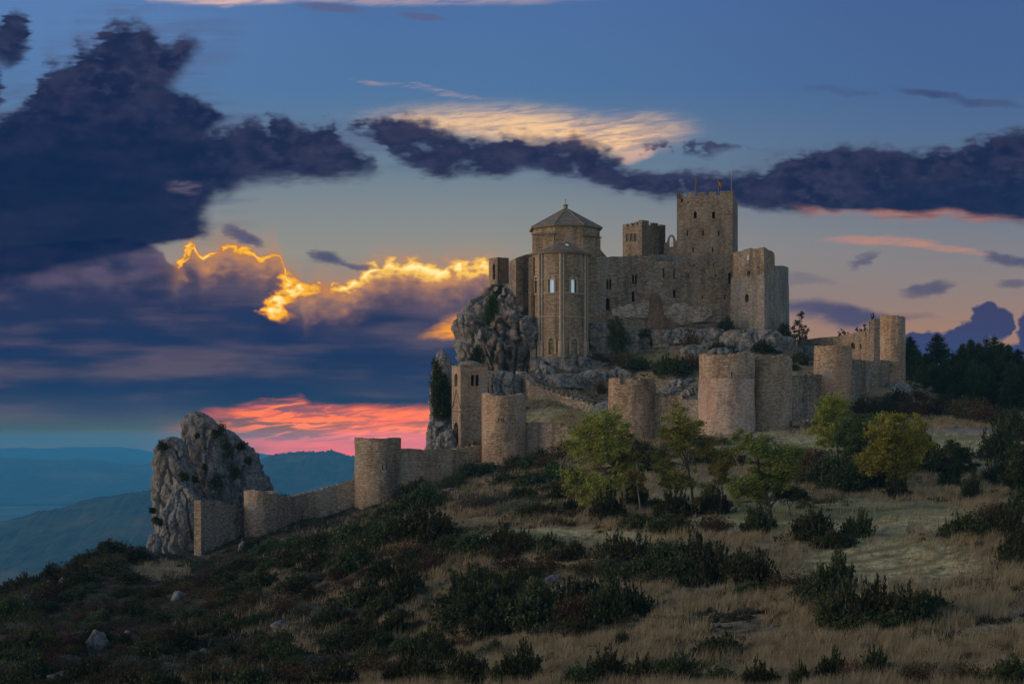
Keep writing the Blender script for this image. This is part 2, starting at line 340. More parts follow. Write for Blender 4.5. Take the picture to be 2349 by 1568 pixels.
class MB:
    def __init__(self): self.v, self.f, self.m = [], [], []
    def add(self, vs, fs, mi=0):
        b = len(self.v); self.v += [tuple(p) for p in vs]
        self.f += [tuple(i + b for i in f) for f in fs]; self.m += [mi] * len(fs)
    def box(self, c, s, rz=0.0, mi=0, taper=1.0):
        cx, cy, cz = c; hx, hy, hz = s[0] / 2, s[1] / 2, s[2] / 2
        vs = []
        for sz in (-1, 1):
            k = 1.0 if sz < 0 else taper
            for sx, sy in ((-1, -1), (1, -1), (1, 1), (-1, 1)):
                x, y = sx * hx * k, sy * hy * k
                vs.append((cx + x * math.cos(rz) - y * math.sin(rz), cy + x * math.sin(rz) + y * math.cos(rz), cz + sz * hz))
        self.add(vs, [(3, 2, 1, 0), (4, 5, 6, 7), (0, 1, 5, 4), (1, 2, 6, 5), (2, 3, 7, 6), (3, 0, 4, 7)], mi)
    def prism(self, poly, z0, z1, mi=0):
        """poly: list of (x,y) counter-clockwise"""
        n = len(poly)
        vs = [(x, y, z0) for x, y in poly] + [(x, y, z1) for x, y in poly]
        fs = [tuple(range(n))[::-1], tuple(range(n, 2 * n))] + [(i, (i + 1) % n, n + (i + 1) % n, n + i) for i in range(n)]
        self.add(vs, fs, mi)
    def tube(self, pts, rads, n=7, mi=0, cap=True):
        rings = []
        prev = None
        for i, p in enumerate(pts):
            p = Vector(p)
            d = (Vector(pts[min(i + 1, len(pts) - 1)]) - Vector(pts[max(i - 1, 0)]))
            if d.length < 1e-6: d = Vector((0, 0, 1))
            d.normalize()
            a = d.orthogonal().normalized() if prev is None else (prev - d * prev.dot(d)).normalized()
            prev = a; b = d.cross(a)
            rings.append([p + (a * math.cos(t) + b * math.sin(t)) * rads[i] for t in [2 * math.pi * k / n for k in range(n)]])
        vs = [q for r in rings for q in r]; fs = []
        for i in range(len(rings) - 1):
            for k in range(n): fs.append((i * n + k, i * n + (k + 1) % n, (i + 1) * n + (k + 1) % n, (i + 1) * n + k))
        if cap: fs.append(tuple(range(n))[::-1]); fs.append(tuple(range((len(rings) - 1) * n, len(rings) * n)))
        self.add(vs, fs, mi)
    def mesh(self, name, smooth=False):
        me = bpy.data.meshes.new(name); me.from_pydata(self.v, [], self.f); me.update()
        if any(self.m): me.polygons.foreach_set('material_index', self.m)
        if smooth: me.polygons.foreach_set('use_smooth', [True] * len(me.polygons))
        return me
    def build(self, name, mats, parent=None, smooth=False, uv=True, cyl=None):
        me = self.mesh(name, smooth)
        return obj_from(me, name, mats, parent, uv, cyl)
def obj_from(me, name, mats, parent=None, uv=True, cyl=None):
    me.materials.clear()
    for m in (mats if isinstance(mats, (list, tuple)) else [mats]): me.materials.append(m)
    if uv: auto_uv(me, cyl)
    o = bpy.data.objects.new(name, me); link(o)
    if parent is not None:
        o.parent = parent; o.matrix_parent_inverse.identity()
        d = Vector(); q = parent
        while q is not None: d += Vector(q.location); q = q.parent
        if d.length > 0: me.transform(__import__('mathutils').Matrix.Translation(-d))
    return o
def np_mesh(name, verts, tris, smooth=False):
    """fast mesh from arrays (all faces with the same number of corners)"""
    me = bpy.data.meshes.new(name)
    n, k = tris.shape
    me.vertices.add(len(verts)); me.vertices.foreach_set('co', np.ascontiguousarray(verts, np.float32).ravel())
    me.loops.add(n * k); me.loops.foreach_set('vertex_index', np.ascontiguousarray(tris, np.int32).ravel())
    me.polygons.add(n); me.polygons.foreach_set('loop_start', np.arange(0, n * k, k, dtype=np.int32))
    me.polygons.foreach_set('loop_total', np.full(n, k, np.int32))
    if smooth: me.polygons.foreach_set('use_smooth', np.ones(n, bool))
    me.update(calc_edges=True)
    return me
def boolean(me, cutter):
    a = bpy.data.objects.new('a', me); b = bpy.data.objects.new('b', cutter); link(a); link(b)
    md = a.modifiers.new('b', 'BOOLEAN'); md.object = b; md.operation = 'DIFFERENCE'; md.solver = 'EXACT'
    bpy.context.view_layer.update()
    dg = bpy.context.evaluated_depsgraph_get()
    r = bpy.data.meshes.new_from_object(a.evaluated_get(dg))
    bpy.data.objects.remove(a); bpy.data.objects.remove(b)
    return r

# ------------------------------------------------------------------ numpy noise
def _hash(ix, iy, seed):
    h = (ix.astype(np.int64) * 374761393 + iy.astype(np.int64) * 668265263 + seed * 974634) & 0x7fffffff
    h = ((h ^ (h >> 13)) * 1274126177) & 0x7fffffff
    return ((h ^ (h >> 16)) & 0xffff) / 65535.0
def vnoise(x, y, seed=0):
    ix, iy = np.floor(x), np.floor(y); fx, fy = x - ix, y - iy
    fx = fx * fx * (3 - 2 * fx); fy = fy * fy * (3 - 2 * fy)
    a, b = _hash(ix, iy, seed), _hash(ix + 1, iy, seed); c, d = _hash(ix, iy + 1, seed), _hash(ix + 1, iy + 1, seed)
    return (a * (1 - fx) + b * fx) * (1 - fy) + (c * (1 - fx) + d * fx) * fy
def fbm(x, y, oct=4, seed=0):
    s, a, t = 0.0, 0.5, 0.0
    for o in range(oct):
        s = s + a * vnoise(x * 2 ** o + o * 17.3, y * 2 ** o - o * 9.1, seed + o); t += a; a *= 0.5
    return s / t
def sst(x, a, b):
    t = np.clip((x - a) / (b - a), 0, 1); return t * t * (3 - 2 * t)

# ------------------------------------------------------------------ terrain: thin-plate surface through surveyed ground points (sheet x, sheet y, distance)
GP = [(0,1568,105),(300,1568,102),(600,1568,96),(900,1568,88),(1200,1568,80),(1500,1568,74),(1900,1568,68),(2348,1568,64),
 (0,1450,135),(300,1450,130),(600,1450,122),(900,1440,112),(1200,1430,104),(1500,1440,94),(1900,1430,88),(2348,1430,82),
 (0,1376,165),(100,1326,173),(200,1277,183),(300,1232,194),(60,1352,176),(150,1308,184),(150,1400,155),(300,1350,165),
 (330,1300,190),(480,1305,196),(600,1310,168),(700,1350,140),(600,1262,190),(443,1303,200),
 (560,1250,204),(640,1225,209),(720,1205,213),(813,1175,216),(900,1130,218),(1000,1098,221),(1105,1072,222),(1205,1055,222),(1310,1028,219),
 (1395,1024,213),(1503,1015,210),(1603,1003,205),(1730,988,207),(1815,978,211),(1890,958,217),(1960,920,222),(2040,890,226),(2085,885,230),
 (700,1250,182),(850,1198,192),(830,1218,160),(1000,1150,170),(1000,1212,140),(1300,1240,128),(1300,1140,160),(1500,1110,165),
 (1700,1250,118),(1700,1140,150),(2000,1230,118),(2300,1255,108),(2348,1180,122),(2000,1125,150),(2200,1125,150),(2200,1060,170),(1750,1030,190),
 (2200,1020,185),(2230,988,197),(2130,985,198),(2150,940,225),(2348,965,215),(2200,925,240),(2348,925,240),
 (1600,1330,112),(1900,1335,104),(2200,1330,100),(1200,1320,118),(900,1310,130),
 (1250,975,231),(1215,948,236),(1400,970,227),(1350,898,246),(1205,936,240),(1242,933,238),(1314,949,235),(1390,967,230.5),(1216,879,246.5),(1275,901,243),(1350,928,239),(1402,948,236),(1300,865,250),(1250,835,252),(1345,830,253),(1400,835,254),
 (1500,795,257),(1550,748,261),(1700,752,261),(1800,772,260),(1550,872,246),(1550,905,238),(1620,862,246),(1850,835,250),(1850,862,240),(1848,848,262),(1900,852,257),
 (1960,850,250),(2030,856,243),(1000,1040,238),(1100,1010,244),(700,1148,232),(620,1135,232),(800,1110,236),(950,1050,234)]
GW = [(-25,-30,-1.5),(25,-30,-1.2),(0,0,-1.7),(-20,10,-3.4),(20,10,-2.6),(-25,30,-7.6),(0,30,-6.6),(25,30,-6.4),(-25,55,-11.5),(0,52,-9.8),(30,48,-8.6),
 (-60,60,-17),(-70,110,-23),(-90,150,-30),(-72,180,-25),(-66,195,-24),(-80,215,-36),(60,60,-8),(75,110,-5.5),(90,160,-3),(100,200,2),(105,240,8),(100,290,12),(60,290,14),
 (-62,235,-36),(-45,255,-34),(-28,272,-26),(-12,285,-14),(0,300,0),(20,300,17),(40,300,17),(10,285,16),(22,330,2),(50,340,6),(5,272,14)]
_gp = np.array([tuple(P(*q)) for q in GP] + GW)
def _tps_fit(pts, lam=0.4):
    n = len(pts); x, y, z = pts.T
    r = np.hypot(x[:, None] - x[None], y[:, None] - y[None])
    K = np.where(r > 0, r * r * np.log(np.maximum(r, 1e-9)), 0) + lam * np.eye(n) * 30
    Pm = np.stack([np.ones(n), x, y], 1)
    A = np.zeros((n + 3, n + 3)); A[:n, :n] = K; A[:n, n:] = Pm; A[n:, :n] = Pm.T
    return np.linalg.solve(A, np.concatenate([z, np.zeros(3)]))
_tw = _tps_fit(_gp)
def _tps(x, y):
    out = np.zeros(x.shape)
    for i in range(0, x.size, 20000):
        xx, yy = x.flat[i:i + 20000], y.flat[i:i + 20000]
        r = np.hypot(xx[:, None] - _gp[None, :, 0], yy[:, None] - _gp[None, :, 1])
        out.flat[i:i + 20000] = (np.where(r > 0, r * r * np.log(np.maximum(r, 1e-9)), 0) @ _tw[:-3]) + _tw[-3] + _tw[-2] * xx + _tw[-1] * yy
    return out
GX = np.arange(-150, 190.01, 0.55); GY = np.arange(-30, 380.01, 0.55)
_cx = np.arange(-150, 194, 1.5); _cy = np.arange(-30, 384, 1.5)
def _bil(A, ax, ay, x, y):
    fx = np.clip((x - ax[0]) / (ax[1] - ax[0]), 0, len(ax) - 1.001); fy = np.clip((y - ay[0]) / (ay[1] - ay[0]), 0, len(ay) - 1.001)
    i, j = fx.astype(int), fy.astype(int); u, v = fx - i, fy - j
    return (A[j, i] * (1 - u) + A[j, i + 1] * u) * (1 - v) + (A[j + 1, i] * (1 - u) + A[j + 1, i + 1] * u) * v
_mx, _my = np.meshgrid(_cx, _cy)
_zc = _tps(np.clip(_mx, -95, 125), np.clip(_my, -30, 345))
_mx, _my = np.meshgrid(GX, GY)
_z = _bil(_zc, _cx, _cy, _mx, _my)
# relief: hummocks and stones
_z += (fbm(_mx * 0.12, _my * 0.12, 4, 3) - 0.5) * 1.1 * sst(_my, 20, 60) + (fbm(_mx * 0.6, _my * 0.6, 3, 11) - 0.5) * 0.35
# the hill falls to the valley outside the castle ridge
_d = np.maximum.reduce([-95 - _mx, _mx - 130, _my - 345, np.zeros_like(_mx)])
_z -= 1.9 * _d + 0.012 * _d ** 2
GZ = _z
def H(x, y): return _bil(GZ, GX, GY, np.asarray(x, float), np.asarray(y, float))
_ys = np.concatenate([np.arange(45, 140, 0.4), np.arange(140, 300, 0.6)])
def ground(px, py, ymin=45):
    """where the sight line through a sheet point first meets the hillside"""
    ys = _ys[_ys >= ymin]
    d = (HY - py) * ys / F - H((px - CX) * ys / F, ys)
    k = np.argmax(d < 0)
    if d[k] >= 0: return None
    y = ys[k]
    return Vector(((px - CX) * y / F, y, float(H((px - CX) * y / F, y))))
# ------------------------------------------------------------------ materials
def new_mat(name):
    m = bpy.data.materials.new(name); m.use_nodes = True
    t = m.node_tree; t.nodes.clear(); N = NT(t)
    out = N.node('ShaderNodeOutputMaterial'); b = N.node('ShaderNodeBsdfPrincipled')
    N.link(b.outputs[0], out.inputs[0])
    b.inputs['Roughness'].default_value = 0.9; b.inputs['Specular IOR Level'].default_value = 0.15
    return m, N, b
def C4(r, g, b): return (r, g, b, 1.0)
def stone(name, c1, c2, mortar=(0.16, 0.13, 0.10), bw=0.42, bh=0.23, grey=0.5, red=0.4, pale=0.35, dark=0.5, contrast=1.0, msize=0.03, seed=0.0):
    """coursed masonry with stains, lichen and replaced stones"""
    m, N, b = new_mat(name)
    uv = N.node('ShaderNodeUVMap'); uv.uv_map = 'UV'
    sp = N.node('ShaderNodeSeparateXYZ'); N.link(uv.outputs[0], sp.inputs[0])
    u, v = E(N, sp.outputs[0]), E(N, sp.outputs[1])
    geo = N.node('ShaderNodeNewGeometry'); pos = geo.outputs['Position']
    ps = N.node('ShaderNodeSeparateXYZ'); N.link(pos, ps.inputs[0])
    px, py, pz = (E(N, s) for s in ps.outputs)
    w = N.noise(N.vec(u * 0.8, v * 0.8, seed), 1.0, 2, 0.5) - 0.5
    w2 = N.noise(N.vec(u * 0.35, v * 0.35, seed + 4), 1.0, 1, 0.5) - 0.5
    bv = N.vec(u + w * 0.14, v + w * 0.10 + w2 * 0.25, 0.0)
    br = N.node('ShaderNodeTexBrick'); N.link(bv, br.inputs['Vector'])
    br.inputs['Color1'].default_value = C4(0, 0, 0); br.inputs['Color2'].default_value = C4(1, 1, 1); br.inputs['Mortar'].default_value = C4(.5, .5, .5)
    for k, x in (('Scale', 1.0), ('Mortar Size', msize), ('Mortar Smooth', 0.35), ('Bias', 0.0), ('Brick Width', bw), ('Row Height', bh)): br.inputs[k].default_value = x
    cell = E(N, br.outputs[0]); mo = E(N, br.outputs[1])
    big = N.noise(N.vec(px * 0.16, py * 0.16, pz * 0.11 + seed), 1.0, 5, 0.62)
    mid = N.noise(N.vec(px * 0.5, py * 0.5, pz * 0.22 + seed * 2), 1.0, 5, 0.65)
    streak = N.noise(N.vec(px * 0.9, py * 0.9, pz * 0.06 + seed), 1.0, 4, 0.6)
    sm = N.noise(N.vec(u * 2.3, v * 3.2, seed), 1.0, 4, 0.7)
    c = N.mix(N.ss(cell * 0.55 + sm * 0.8, 0.32, 0.95), C4(*[q * f for q, f in zip(c1, (.84, .80, .74))]), C4(*[q * f for q, f in zip(c2, (1.2, 1.15, 1.06))]))
    avg = [(a + d) * .5 for a, d in zip(c1, c2)]
    c = N.mix(N.ss(big, 0.50, 0.60) * red, c, C4(avg[0] * 0.95, avg[1] * 0.70, avg[2] * 0.56))
    c = N.mix(N.ss(mid, 0.50, 0.64) * grey, c, C4(avg[1] * 0.78, avg[1] * 0.78, avg[1] * 0.76))
    c = N.mix(N.ss(streak, 0.50, 0.64) * dark, c, C4(avg[0] * 0.36, avg[1] * 0.38, avg[2] * 0.42))
    c = N.mix(N.ss(cell * 0.6 + sm * 0.7, 0.80, 0.98) * pale, c, C4(0.52, 0.46, 0.39))
    c = N.mix(N.ss(sm, 0.62, 0.78) * 0.45, c, C4(avg[0] * 0.45, avg[1] * 0.45, avg[2] * 0.45))
    c = N.mix(mo * 0.7, c, C4(*mortar))
    tone = N.ss(big * 0.5 + mid * 0.5, 0.36, 0.62, 0.66, 1.30)
    tn = N.node('ShaderNodeCombineColor')
    for k in range(3): N.put(tone, tn.inputs[k])
    c = N.mix(1.0, c, tn.outputs[0], 'MULTIPLY')
    N.link(c, b.inputs['Base Color'])
    bm = N.node('ShaderNodeBump'); bm.inputs['Strength'].default_value = 0.85; bm.inputs['Distance'].default_value = 0.10
    h = cell * 0.35 - mo * 1.0 + sm * 0.8 + mid * 0.6
    N.link(h.s, bm.inputs['Height']); N.link(bm.outputs[0], b.inputs['Normal'])
    return m
M = {}
M['wall'] = stone('wall masonry', (0.27, 0.205, 0.15), (0.38, 0.295, 0.215), seed=1.0)
M['wall_warm'] = stone('warm wall masonry', (0.30, 0.215, 0.15), (0.44, 0.32, 0.225), red=0.5, dark=0.35, seed=2.0)
M['wall_pink'] = stone('pinkish tower masonry', (0.36, 0.275, 0.235), (0.48, 0.375, 0.315), mortar=(0.3, 0.24, 0.2), red=0.75, dark=0.3, grey=0.45, seed=3.3)
M['wall_dark'] = stone('weathered dark masonry', (0.19, 0.155, 0.125), (0.30, 0.25, 0.20), grey=0.6, dark=0.6, pale=0.3, seed=4.1)
M['ashlar'] = stone('church ashlar', (0.265, 0.20, 0.138), (0.335, 0.255, 0.175), bw=0.5, bh=0.26, grey=0.35, red=0.25, pale=0.12, dark=0.6, msize=0.02, seed=5.0)
M['keep'] = stone('keep masonry', (0.19, 0.155, 0.12), (0.265, 0.218, 0.168), bw=0.46, bh=0.24, grey=0.35, red=0.2, pale=0.1, dark=0.35, seed=6.0)
M['hall'] = stone('hall masonry', (0.225, 0.182, 0.136), (0.33, 0.262, 0.195), bw=0.48, bh=0.25, grey=0.5, red=0.5, pale=0.35, dark=0.5, seed=7.2)
M['hall_pale'] = stone('pale repaired masonry', (0.28, 0.235, 0.185), (0.56, 0.49, 0.41), bw=0.5, bh=0.28, grey=0.1, red=0.5, pale=0.6, dark=0.2, mortar=(0.2, 0.15, 0.11), msize=0.05, seed=8.0)
M['slate_wall'] = stone('grey rendered masonry', (0.20, 0.19, 0.175), (0.28, 0.265, 0.245), bw=0.42, bh=0.22, grey=0.5, red=0.15, pale=0.2, dark=0.4, seed=9.0)
M['rubble'] = stone('rubble masonry', (0.22, 0.17, 0.13), (0.48, 0.39, 0.30), bw=0.42, bh=0.26, grey=0.3, red=0.4, pale=0.4, dark=0.25, msize=0.05, seed=10.0)
M['stain'] = stone('red brown repair masonry', (0.19, 0.12, 0.085), (0.25, 0.165, 0.115), grey=0.15, red=0.6, pale=0.05, dark=0.5, seed=11.0)

def flat(name, c, rough=0.9, bump=0.0, var=0.25, sc=3.0, metal=0.0):
    m, N, b = new_mat(name)
    geo = N.node('ShaderNodeNewGeometry')
    n = N.noise(geo.outputs['Position'], sc, 5, 0.6)
    N.link(N.mix(N.ss(n, 0.3, 0.7), C4(*[x * (1 - var) for x in c]), C4(*[min(1, x * (1 + var)) for x in c])), b.inputs['Base Color'])
    b.inputs['Roughness'].default_value = rough; b.inputs['Metallic'].default_value = metal
    if bump:
        bm = N.node('ShaderNodeBump'); bm.inputs['Strength'].default_value = 0.8; bm.inputs['Distance'].default_value = bump
        N.link(n.s, bm.inputs['Height']); N.link(bm.outputs[0], b.inputs['Normal'])
    return m
M['void'] = flat('unlit interior', (0.012, 0.011, 0.010))
M['trim'] = flat('carved stone trim', (0.33, 0.255, 0.18), bump=0.05)
M['trim_dark'] = flat('weathered stone trim', (0.20, 0.165, 0.125), bump=0.05)
M['steel'] = flat('grey steel', (0.18, 0.18, 0.18), 0.5, metal=0.6)
M['brown_panel'] = flat('brown weathering steel', (0.10, 0.055, 0.05), 0.7)
M['paper'] = flat('pale panel face', (0.30, 0.27, 0.25), 0.6)

def tile_mat():
    m, N, b = new_mat('stone slab roof')
    geo = N.node('ShaderNodeNewGeometry'); ps = N.node('ShaderNodeSeparateXYZ'); N.link(geo.outputs['Position'], ps.inputs[0])
    x, y, z = (E(N, s) for s in ps.outputs)
    br = N.node('ShaderNodeTexBrick'); N.link(N.vec(x, z + N.noise(geo.outputs['Position'], 2.0, 3) * 0.1, 0.0), br.inputs['Vector'])
    br.inputs['Color1'].default_value = C4(.17, .14, .11); br.inputs['Color2'].default_value = C4(.26, .215, .17); br.inputs['Mortar'].default_value = C4(.07, .06, .05)
    for k, v in (('Scale', 1.0), ('Mortar Size', .035), ('Mortar Smooth', .3), ('Brick Width', .6), ('Row Height', .30)): br.inputs[k].default_value = v
    N.link(br.outputs[0], b.inputs['Base Color'])
    bm = N.node('ShaderNodeBump'); bm.inputs['Distance'].default_value = 0.08
    N.link((E(N, br.outputs[1]) * -1.0).s, bm.inputs['Height']); N.link(bm.outputs[0], b.inputs['Normal'])
    return m
M['tiles'] = tile_mat()
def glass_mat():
    m, N, b = new_mat('glowing alabaster pane')
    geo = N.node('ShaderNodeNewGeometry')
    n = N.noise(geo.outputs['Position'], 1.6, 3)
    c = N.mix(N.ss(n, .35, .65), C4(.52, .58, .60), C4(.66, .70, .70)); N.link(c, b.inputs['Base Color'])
    b.inputs['Emission Color'].default_value = C4(0.42, 0.60, 0.78); b.inputs['Emission Strength'].default_value = 0.42  # faint emission stands in for light coming through the panes
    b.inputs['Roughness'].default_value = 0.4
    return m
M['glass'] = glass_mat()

def rock_mat(name, base=(0.20, 0.195, 0.19), warm=(0.26, 0.185, 0.125), dark=(0.065, 0.065, 0.07), warmth=0.4, sc=1.0):
    m, N, b = new_mat(name)
    geo = N.node('ShaderNodeNewGeometry'); p = geo.outputs['Position']
    ps = N.node('ShaderNodeSeparateXYZ'); N.link(p, ps.inputs[0]); x, y, z = (E(N, s) for s in ps.outputs)
    big = N.noise(N.vec(x * .14, y * .14, z * .09), sc, 5, .6); mid = N.noise(p, .55 * sc, 7, .68); fine = N.noise(p, 2.6 * sc, 5, .7)
    cr = N.voronoi(N.vec(x * .5 + mid * 1.2, y * .5 + mid * .8, z * .36), sc, 'DISTANCE_TO_EDGE')
    st = N.noise(N.vec(x * .8, y * .8, z * .10), sc, 5, .6)
    c = N.mix(N.ss(fine, .35, .68), C4(*[q * .62 for q in base]), C4(*[min(.6, q * 1.45) for q in base]))
    c = N.mix(N.ss(big, .48, .68) * warmth, c, C4(*warm))
    c = N.mix(N.ss(st, .52, .70) * .6, c, C4(*dark))
    c = N.mix(N.ss(cr, .030, 0.0) * N.ss(big * .5 + mid * .5, .46, .54) * .8, c, C4(*[q * .5 for q in dark]))
    pit = N.noise(N.vec(x * 1.1, y * 1.1, z * .8), sc, 4, .75)
    c = N.mix(N.ss(pit, .56, .68) * .85, c, C4(*[q * .55 for q in dark]))
    c = N.mix(N.ss(mid, .42, .30) * .5, c, C4(*[q * .8 for q in dark]))
    c = N.mix(N.ss(mid, .60, .74) * .7, c, C4(.30, .295, .29))
    N.link(c, b.inputs['Base Color'])
    bm = N.node('ShaderNodeBump'); bm.inputs['Strength'].default_value = 1.0; bm.inputs['Distance'].default_value = .35
    N.link((mid * 1.0 + fine * .35 - N.ss(cr, .05, 0.0) * .12).s, bm.inputs['Height']); N.link(bm.outputs[0], b.inputs['Normal'])
    return m
M['rock'] = rock_mat('grey limestone')
M['rock_warm'] = rock_mat('ochre stained limestone', warmth=0.85)
M['rock_pale'] = rock_mat('pale limestone', base=(0.225, 0.215, 0.20), warmth=0.55)
M['rock_dull'] = rock_mat('lichen covered limestone', base=(0.15, 0.148, 0.148), warmth=0.25)

# ------------------------------------------------------------------ castle builders
def plane_hit(O, n, px, py):
    d = Vector(((px - CX) / F, 1.0, (HY - py) / F))
    return d * (n.dot(O) / n.dot(d))
def arch_profile(w, h, arch=True, pointed=False, n=7):
    """outline of an opening, origin at the bottom middle"""
    if not arch: return [(-w / 2, 0), (w / 2, 0), (w / 2, h), (-w / 2, h)]
    r = w / 2; s = max(h - r * (1.35 if pointed else 1), 0.02)
    pts = [(-r, 0), (r, 0)]
    for i in range(n + 1):
        a = math.pi * i / n
        pts.append((r * math.cos(a), s + r * math.sin(a) * (1.35 if pointed else 1)))
    return pts
class Face:
    """a flat wall face given by two plan points; maps sheet positions on it"""
    def __init__(self, A, B):
        self.A = Vector((A[0], A[1], 0)); t = Vector((B[0] - A[0], B[1] - A[1], 0)); self.t = t.normalized()
        self.n = Vector((self.t.y, -self.t.x, 0))           # outward, towards the viewer
        if self.n.y > 0 and abs(self.n.y) > 0.0: self.n = self.n if self.n.dot(-self.A) > 0 else -self.n
    def at(self, px, py):
        p = plane_hit(self.A, self.n, px, py)
        return (p - self.A).dot(self.t), p.z
    def pt(self, u, z, out=0.0): 
        q = self.A + self.t * u + self.n * out
        return Vector((q.x, q.y, z))
def prism_between(face, prof, u, z, o0, o1, axis=None):
    ax = axis if axis is not None else -face.n
    a = [face.pt(u + x, z + y) - ax * o0 for x, y in prof]
    b = [face.pt(u + x, z + y) + ax * o1 for x, y in prof]
    mb = MB(); n = len(prof)
    mb.add(a + b, [tuple(range(n)), tuple(range(n, 2 * n))[::-1]] + [(i, n + i, n + (i + 1) % n, (i + 1) % n) for i in range(n)])
    return mb
def fix_normals(me):
    bm = bmesh.new(); bm.from_mesh(me); bmesh.ops.recalc_face_normals(bm, faces=bm.faces); bm.to_mesh(me); bm.free(); return me
def cut_openings(me, face, specs, depth=0.9):
    """specs: (px0, px1, py_top, py_bottom, kind) -> cut mesh + child builders"""
    kids = []
    for s in specs:
        x0, x1, y0, y1, kind = s[:5]
        u0, z1 = face.at(x0, y0); u1, z0 = face.at(x1, y1)
        u1b, _ = face.at(x1, y0)
        w, h, u = abs(u1 - u0), z1 - z0, (u0 + u1) / 2
        prof = arch_profile(w, h, 'arch' in kind or 'pointed' in kind, 'pointed' in kind)
        through = 'through' in kind
        axis = None
        if through:
            q = face.pt(u, (z0 + z1) / 2); axis = q.normalized()
        cm = prism_between(face, prof, u, z0, 0.4, 26.0 if through else depth, axis).mesh('cut')
        me = boolean(me, fix_normals(cm))
        kids.append((prof, u, z0, w, h, kind))
    return me, kids
def add_windows(parent, face, kids, depth=0.9, pane='void', frame=None):
    for prof, u, z0, w, h, kind in kids:
        if 'through' in kind: continue
        mb = prism_between(face, [(x * 1.06, y * 1.02 - h * .01) for x, y in prof], u, z0, -(depth - 0.12), depth - 0.03)
        o = mb.build('window', M['glass' if 'glass' in kind else pane], parent); fix_normals(o.data)
        if frame or 'framed' in kind: add_frame(o, face, prof, u, z0, w, kind)
def add_frame(parent, face, prof, u, z0, w, kind, t=0.16):
    """raised moulding round an opening"""
    n = len(prof); cx, cy = 0, max(p[1] for p in prof) * .45
    k = 1 + 2 * t / max(w, .1)
    outer = [(x * k, y if y <= 0.01 else y + t * (0.4 + .6 * (y / (max(p[1] for p in prof))))) for x, y in prof]
    mb = MB()
    A = [face.pt(u + x, z0 + y, 0.10) for x, y in prof]; B = [face.pt(u + x, z0 + y, 0.10) for x, y in outer]
    A2 = [face.pt(u + x, z0 + y, -0.05) for x, y in prof]; B2 = [face.pt(u + x, z0 + y, -0.05) for x, y in outer]
    fs = []
    for i in range(1, n):
        j = (i + 1) % n
        fs += [(i, j, n + j, n + i), (n + i, n + j, 3 * n + j, 3 * n + i), (j, i, 2 * n + i, 2 * n + j)]
    mb.add(A + B + A2 + B2, fs)
    o = mb.build('frame', M['trim'], parent); fix_normals(o.data); return o

def ragged(n, amp, lo=1, hi=3, seed=0):
    r = random.Random(seed); out = []
    while len(out) < n:
        v = r.choice([0, 0, 0, -1, 1, -.5]) * amp
        out += [v] * r.randint(lo, hi)
    return out[:n]
def wall_mesh(stations, thick, rag=0.12, step=0.7, seed=0, name='wall', batter=0.0):
    """stations: (px, y_top, y_bottom, Y): a wall whose face follows them; top is a worn edge"""
    W = [(WX(p, Y), Y, WZ(yb, Y), WZ(yt, Y)) for p, yt, yb, Y in stations]
    S = []
    for i in range(len(W) - 1):
        a, b = W[i], W[i + 1]; L = math.hypot(b[0] - a[0], b[1] - a[1]); k = max(1, int(L / step))
        for j in range(k): t = j / k; S.append([a[q] + (b[q] - a[q]) * t for q in range(4)])
    S.append(list(W[-1]))
    r = ragged(len(S), rag, seed=seed)
    st = []                                   # worn courses: flat steps
    for i, s in enumerate(S):
        z = round(s[3] / 0.16) * 0.16 + r[i] if rag else s[3]
        if i and rag: st.append([s[0], s[1], s[2], st[-1][3]])
        if rag and i:
            q = S[i - 1]; L = math.hypot(s[0] - q[0], s[1] - q[1]) or 1
            st.append([s[0] + (s[0] - q[0]) / L * .02, s[1] + (s[1] - q[1]) / L * .02, s[2], z])
        else: st.append([s[0], s[1], s[2], z])
    if rag: st.pop()
    n = len(st); vs = []
    for i, s in enumerate(st):
        a, b = st[max(i - 1, 0)], st[min(i + 1, n - 1)]
        if i > 1 and i < n - 2: a, b = st[i - 2], st[i + 2]
        t = Vector((b[0] - a[0], b[1] - a[1], 0)).normalized(); bk = Vector((-t.y, t.x, 0)) * thick
        if bk.y < 0 and abs(bk.y) > abs(bk.x): bk = -bk
        ft = bk.normalized() * -batter
        vs += [(s[0] + ft.x, s[1] + ft.y, s[2]), (s[0], s[1], s[3]), (s[0] + bk.x, s[1] + bk.y, s[3]), (s[0] + bk.x, s[1] + bk.y, s[2])]
    mb = MB(); fs = []
    for i in range(n - 1):
        a, b = i * 4, i * 4 + 4
        fs += [(a, b, b + 1, a + 1), (a + 1, b + 1, b + 2, a + 2), (a + 2, b + 2, b + 3, a + 3), (a + 3, b + 3, b, a)]
    fs += [(0, 1, 2, 3), (4 * n - 1, 4 * n - 2, 4 * n - 3, 4 * n - 4)]
    mb.add(vs, fs)
    return fix_normals(mb.mesh(name))
def wall(name, label, stations, thick=1.3, mat='wall', rag=0.12, seed=0, openings=(), face_from=None, cat='wall', group=None, batter=0.0):
    me = wall_mesh(stations, thick, rag, seed=seed, batter=batter); kids = []
    if openings:
        fa = Face((WX(stations[0][0], stations[0][3]), stations[0][3]), (WX(stations[-1][0], stations[-1][3]), stations[-1][3])) if face_from is None else face_from
        me, kids = cut_openings(me, fa, openings, 0.7)
    o = obj_from(me, name, M[mat]); tag(o, label, cat, group)
    if openings: add_windows(o, fa, kids, 0.7)
    return o
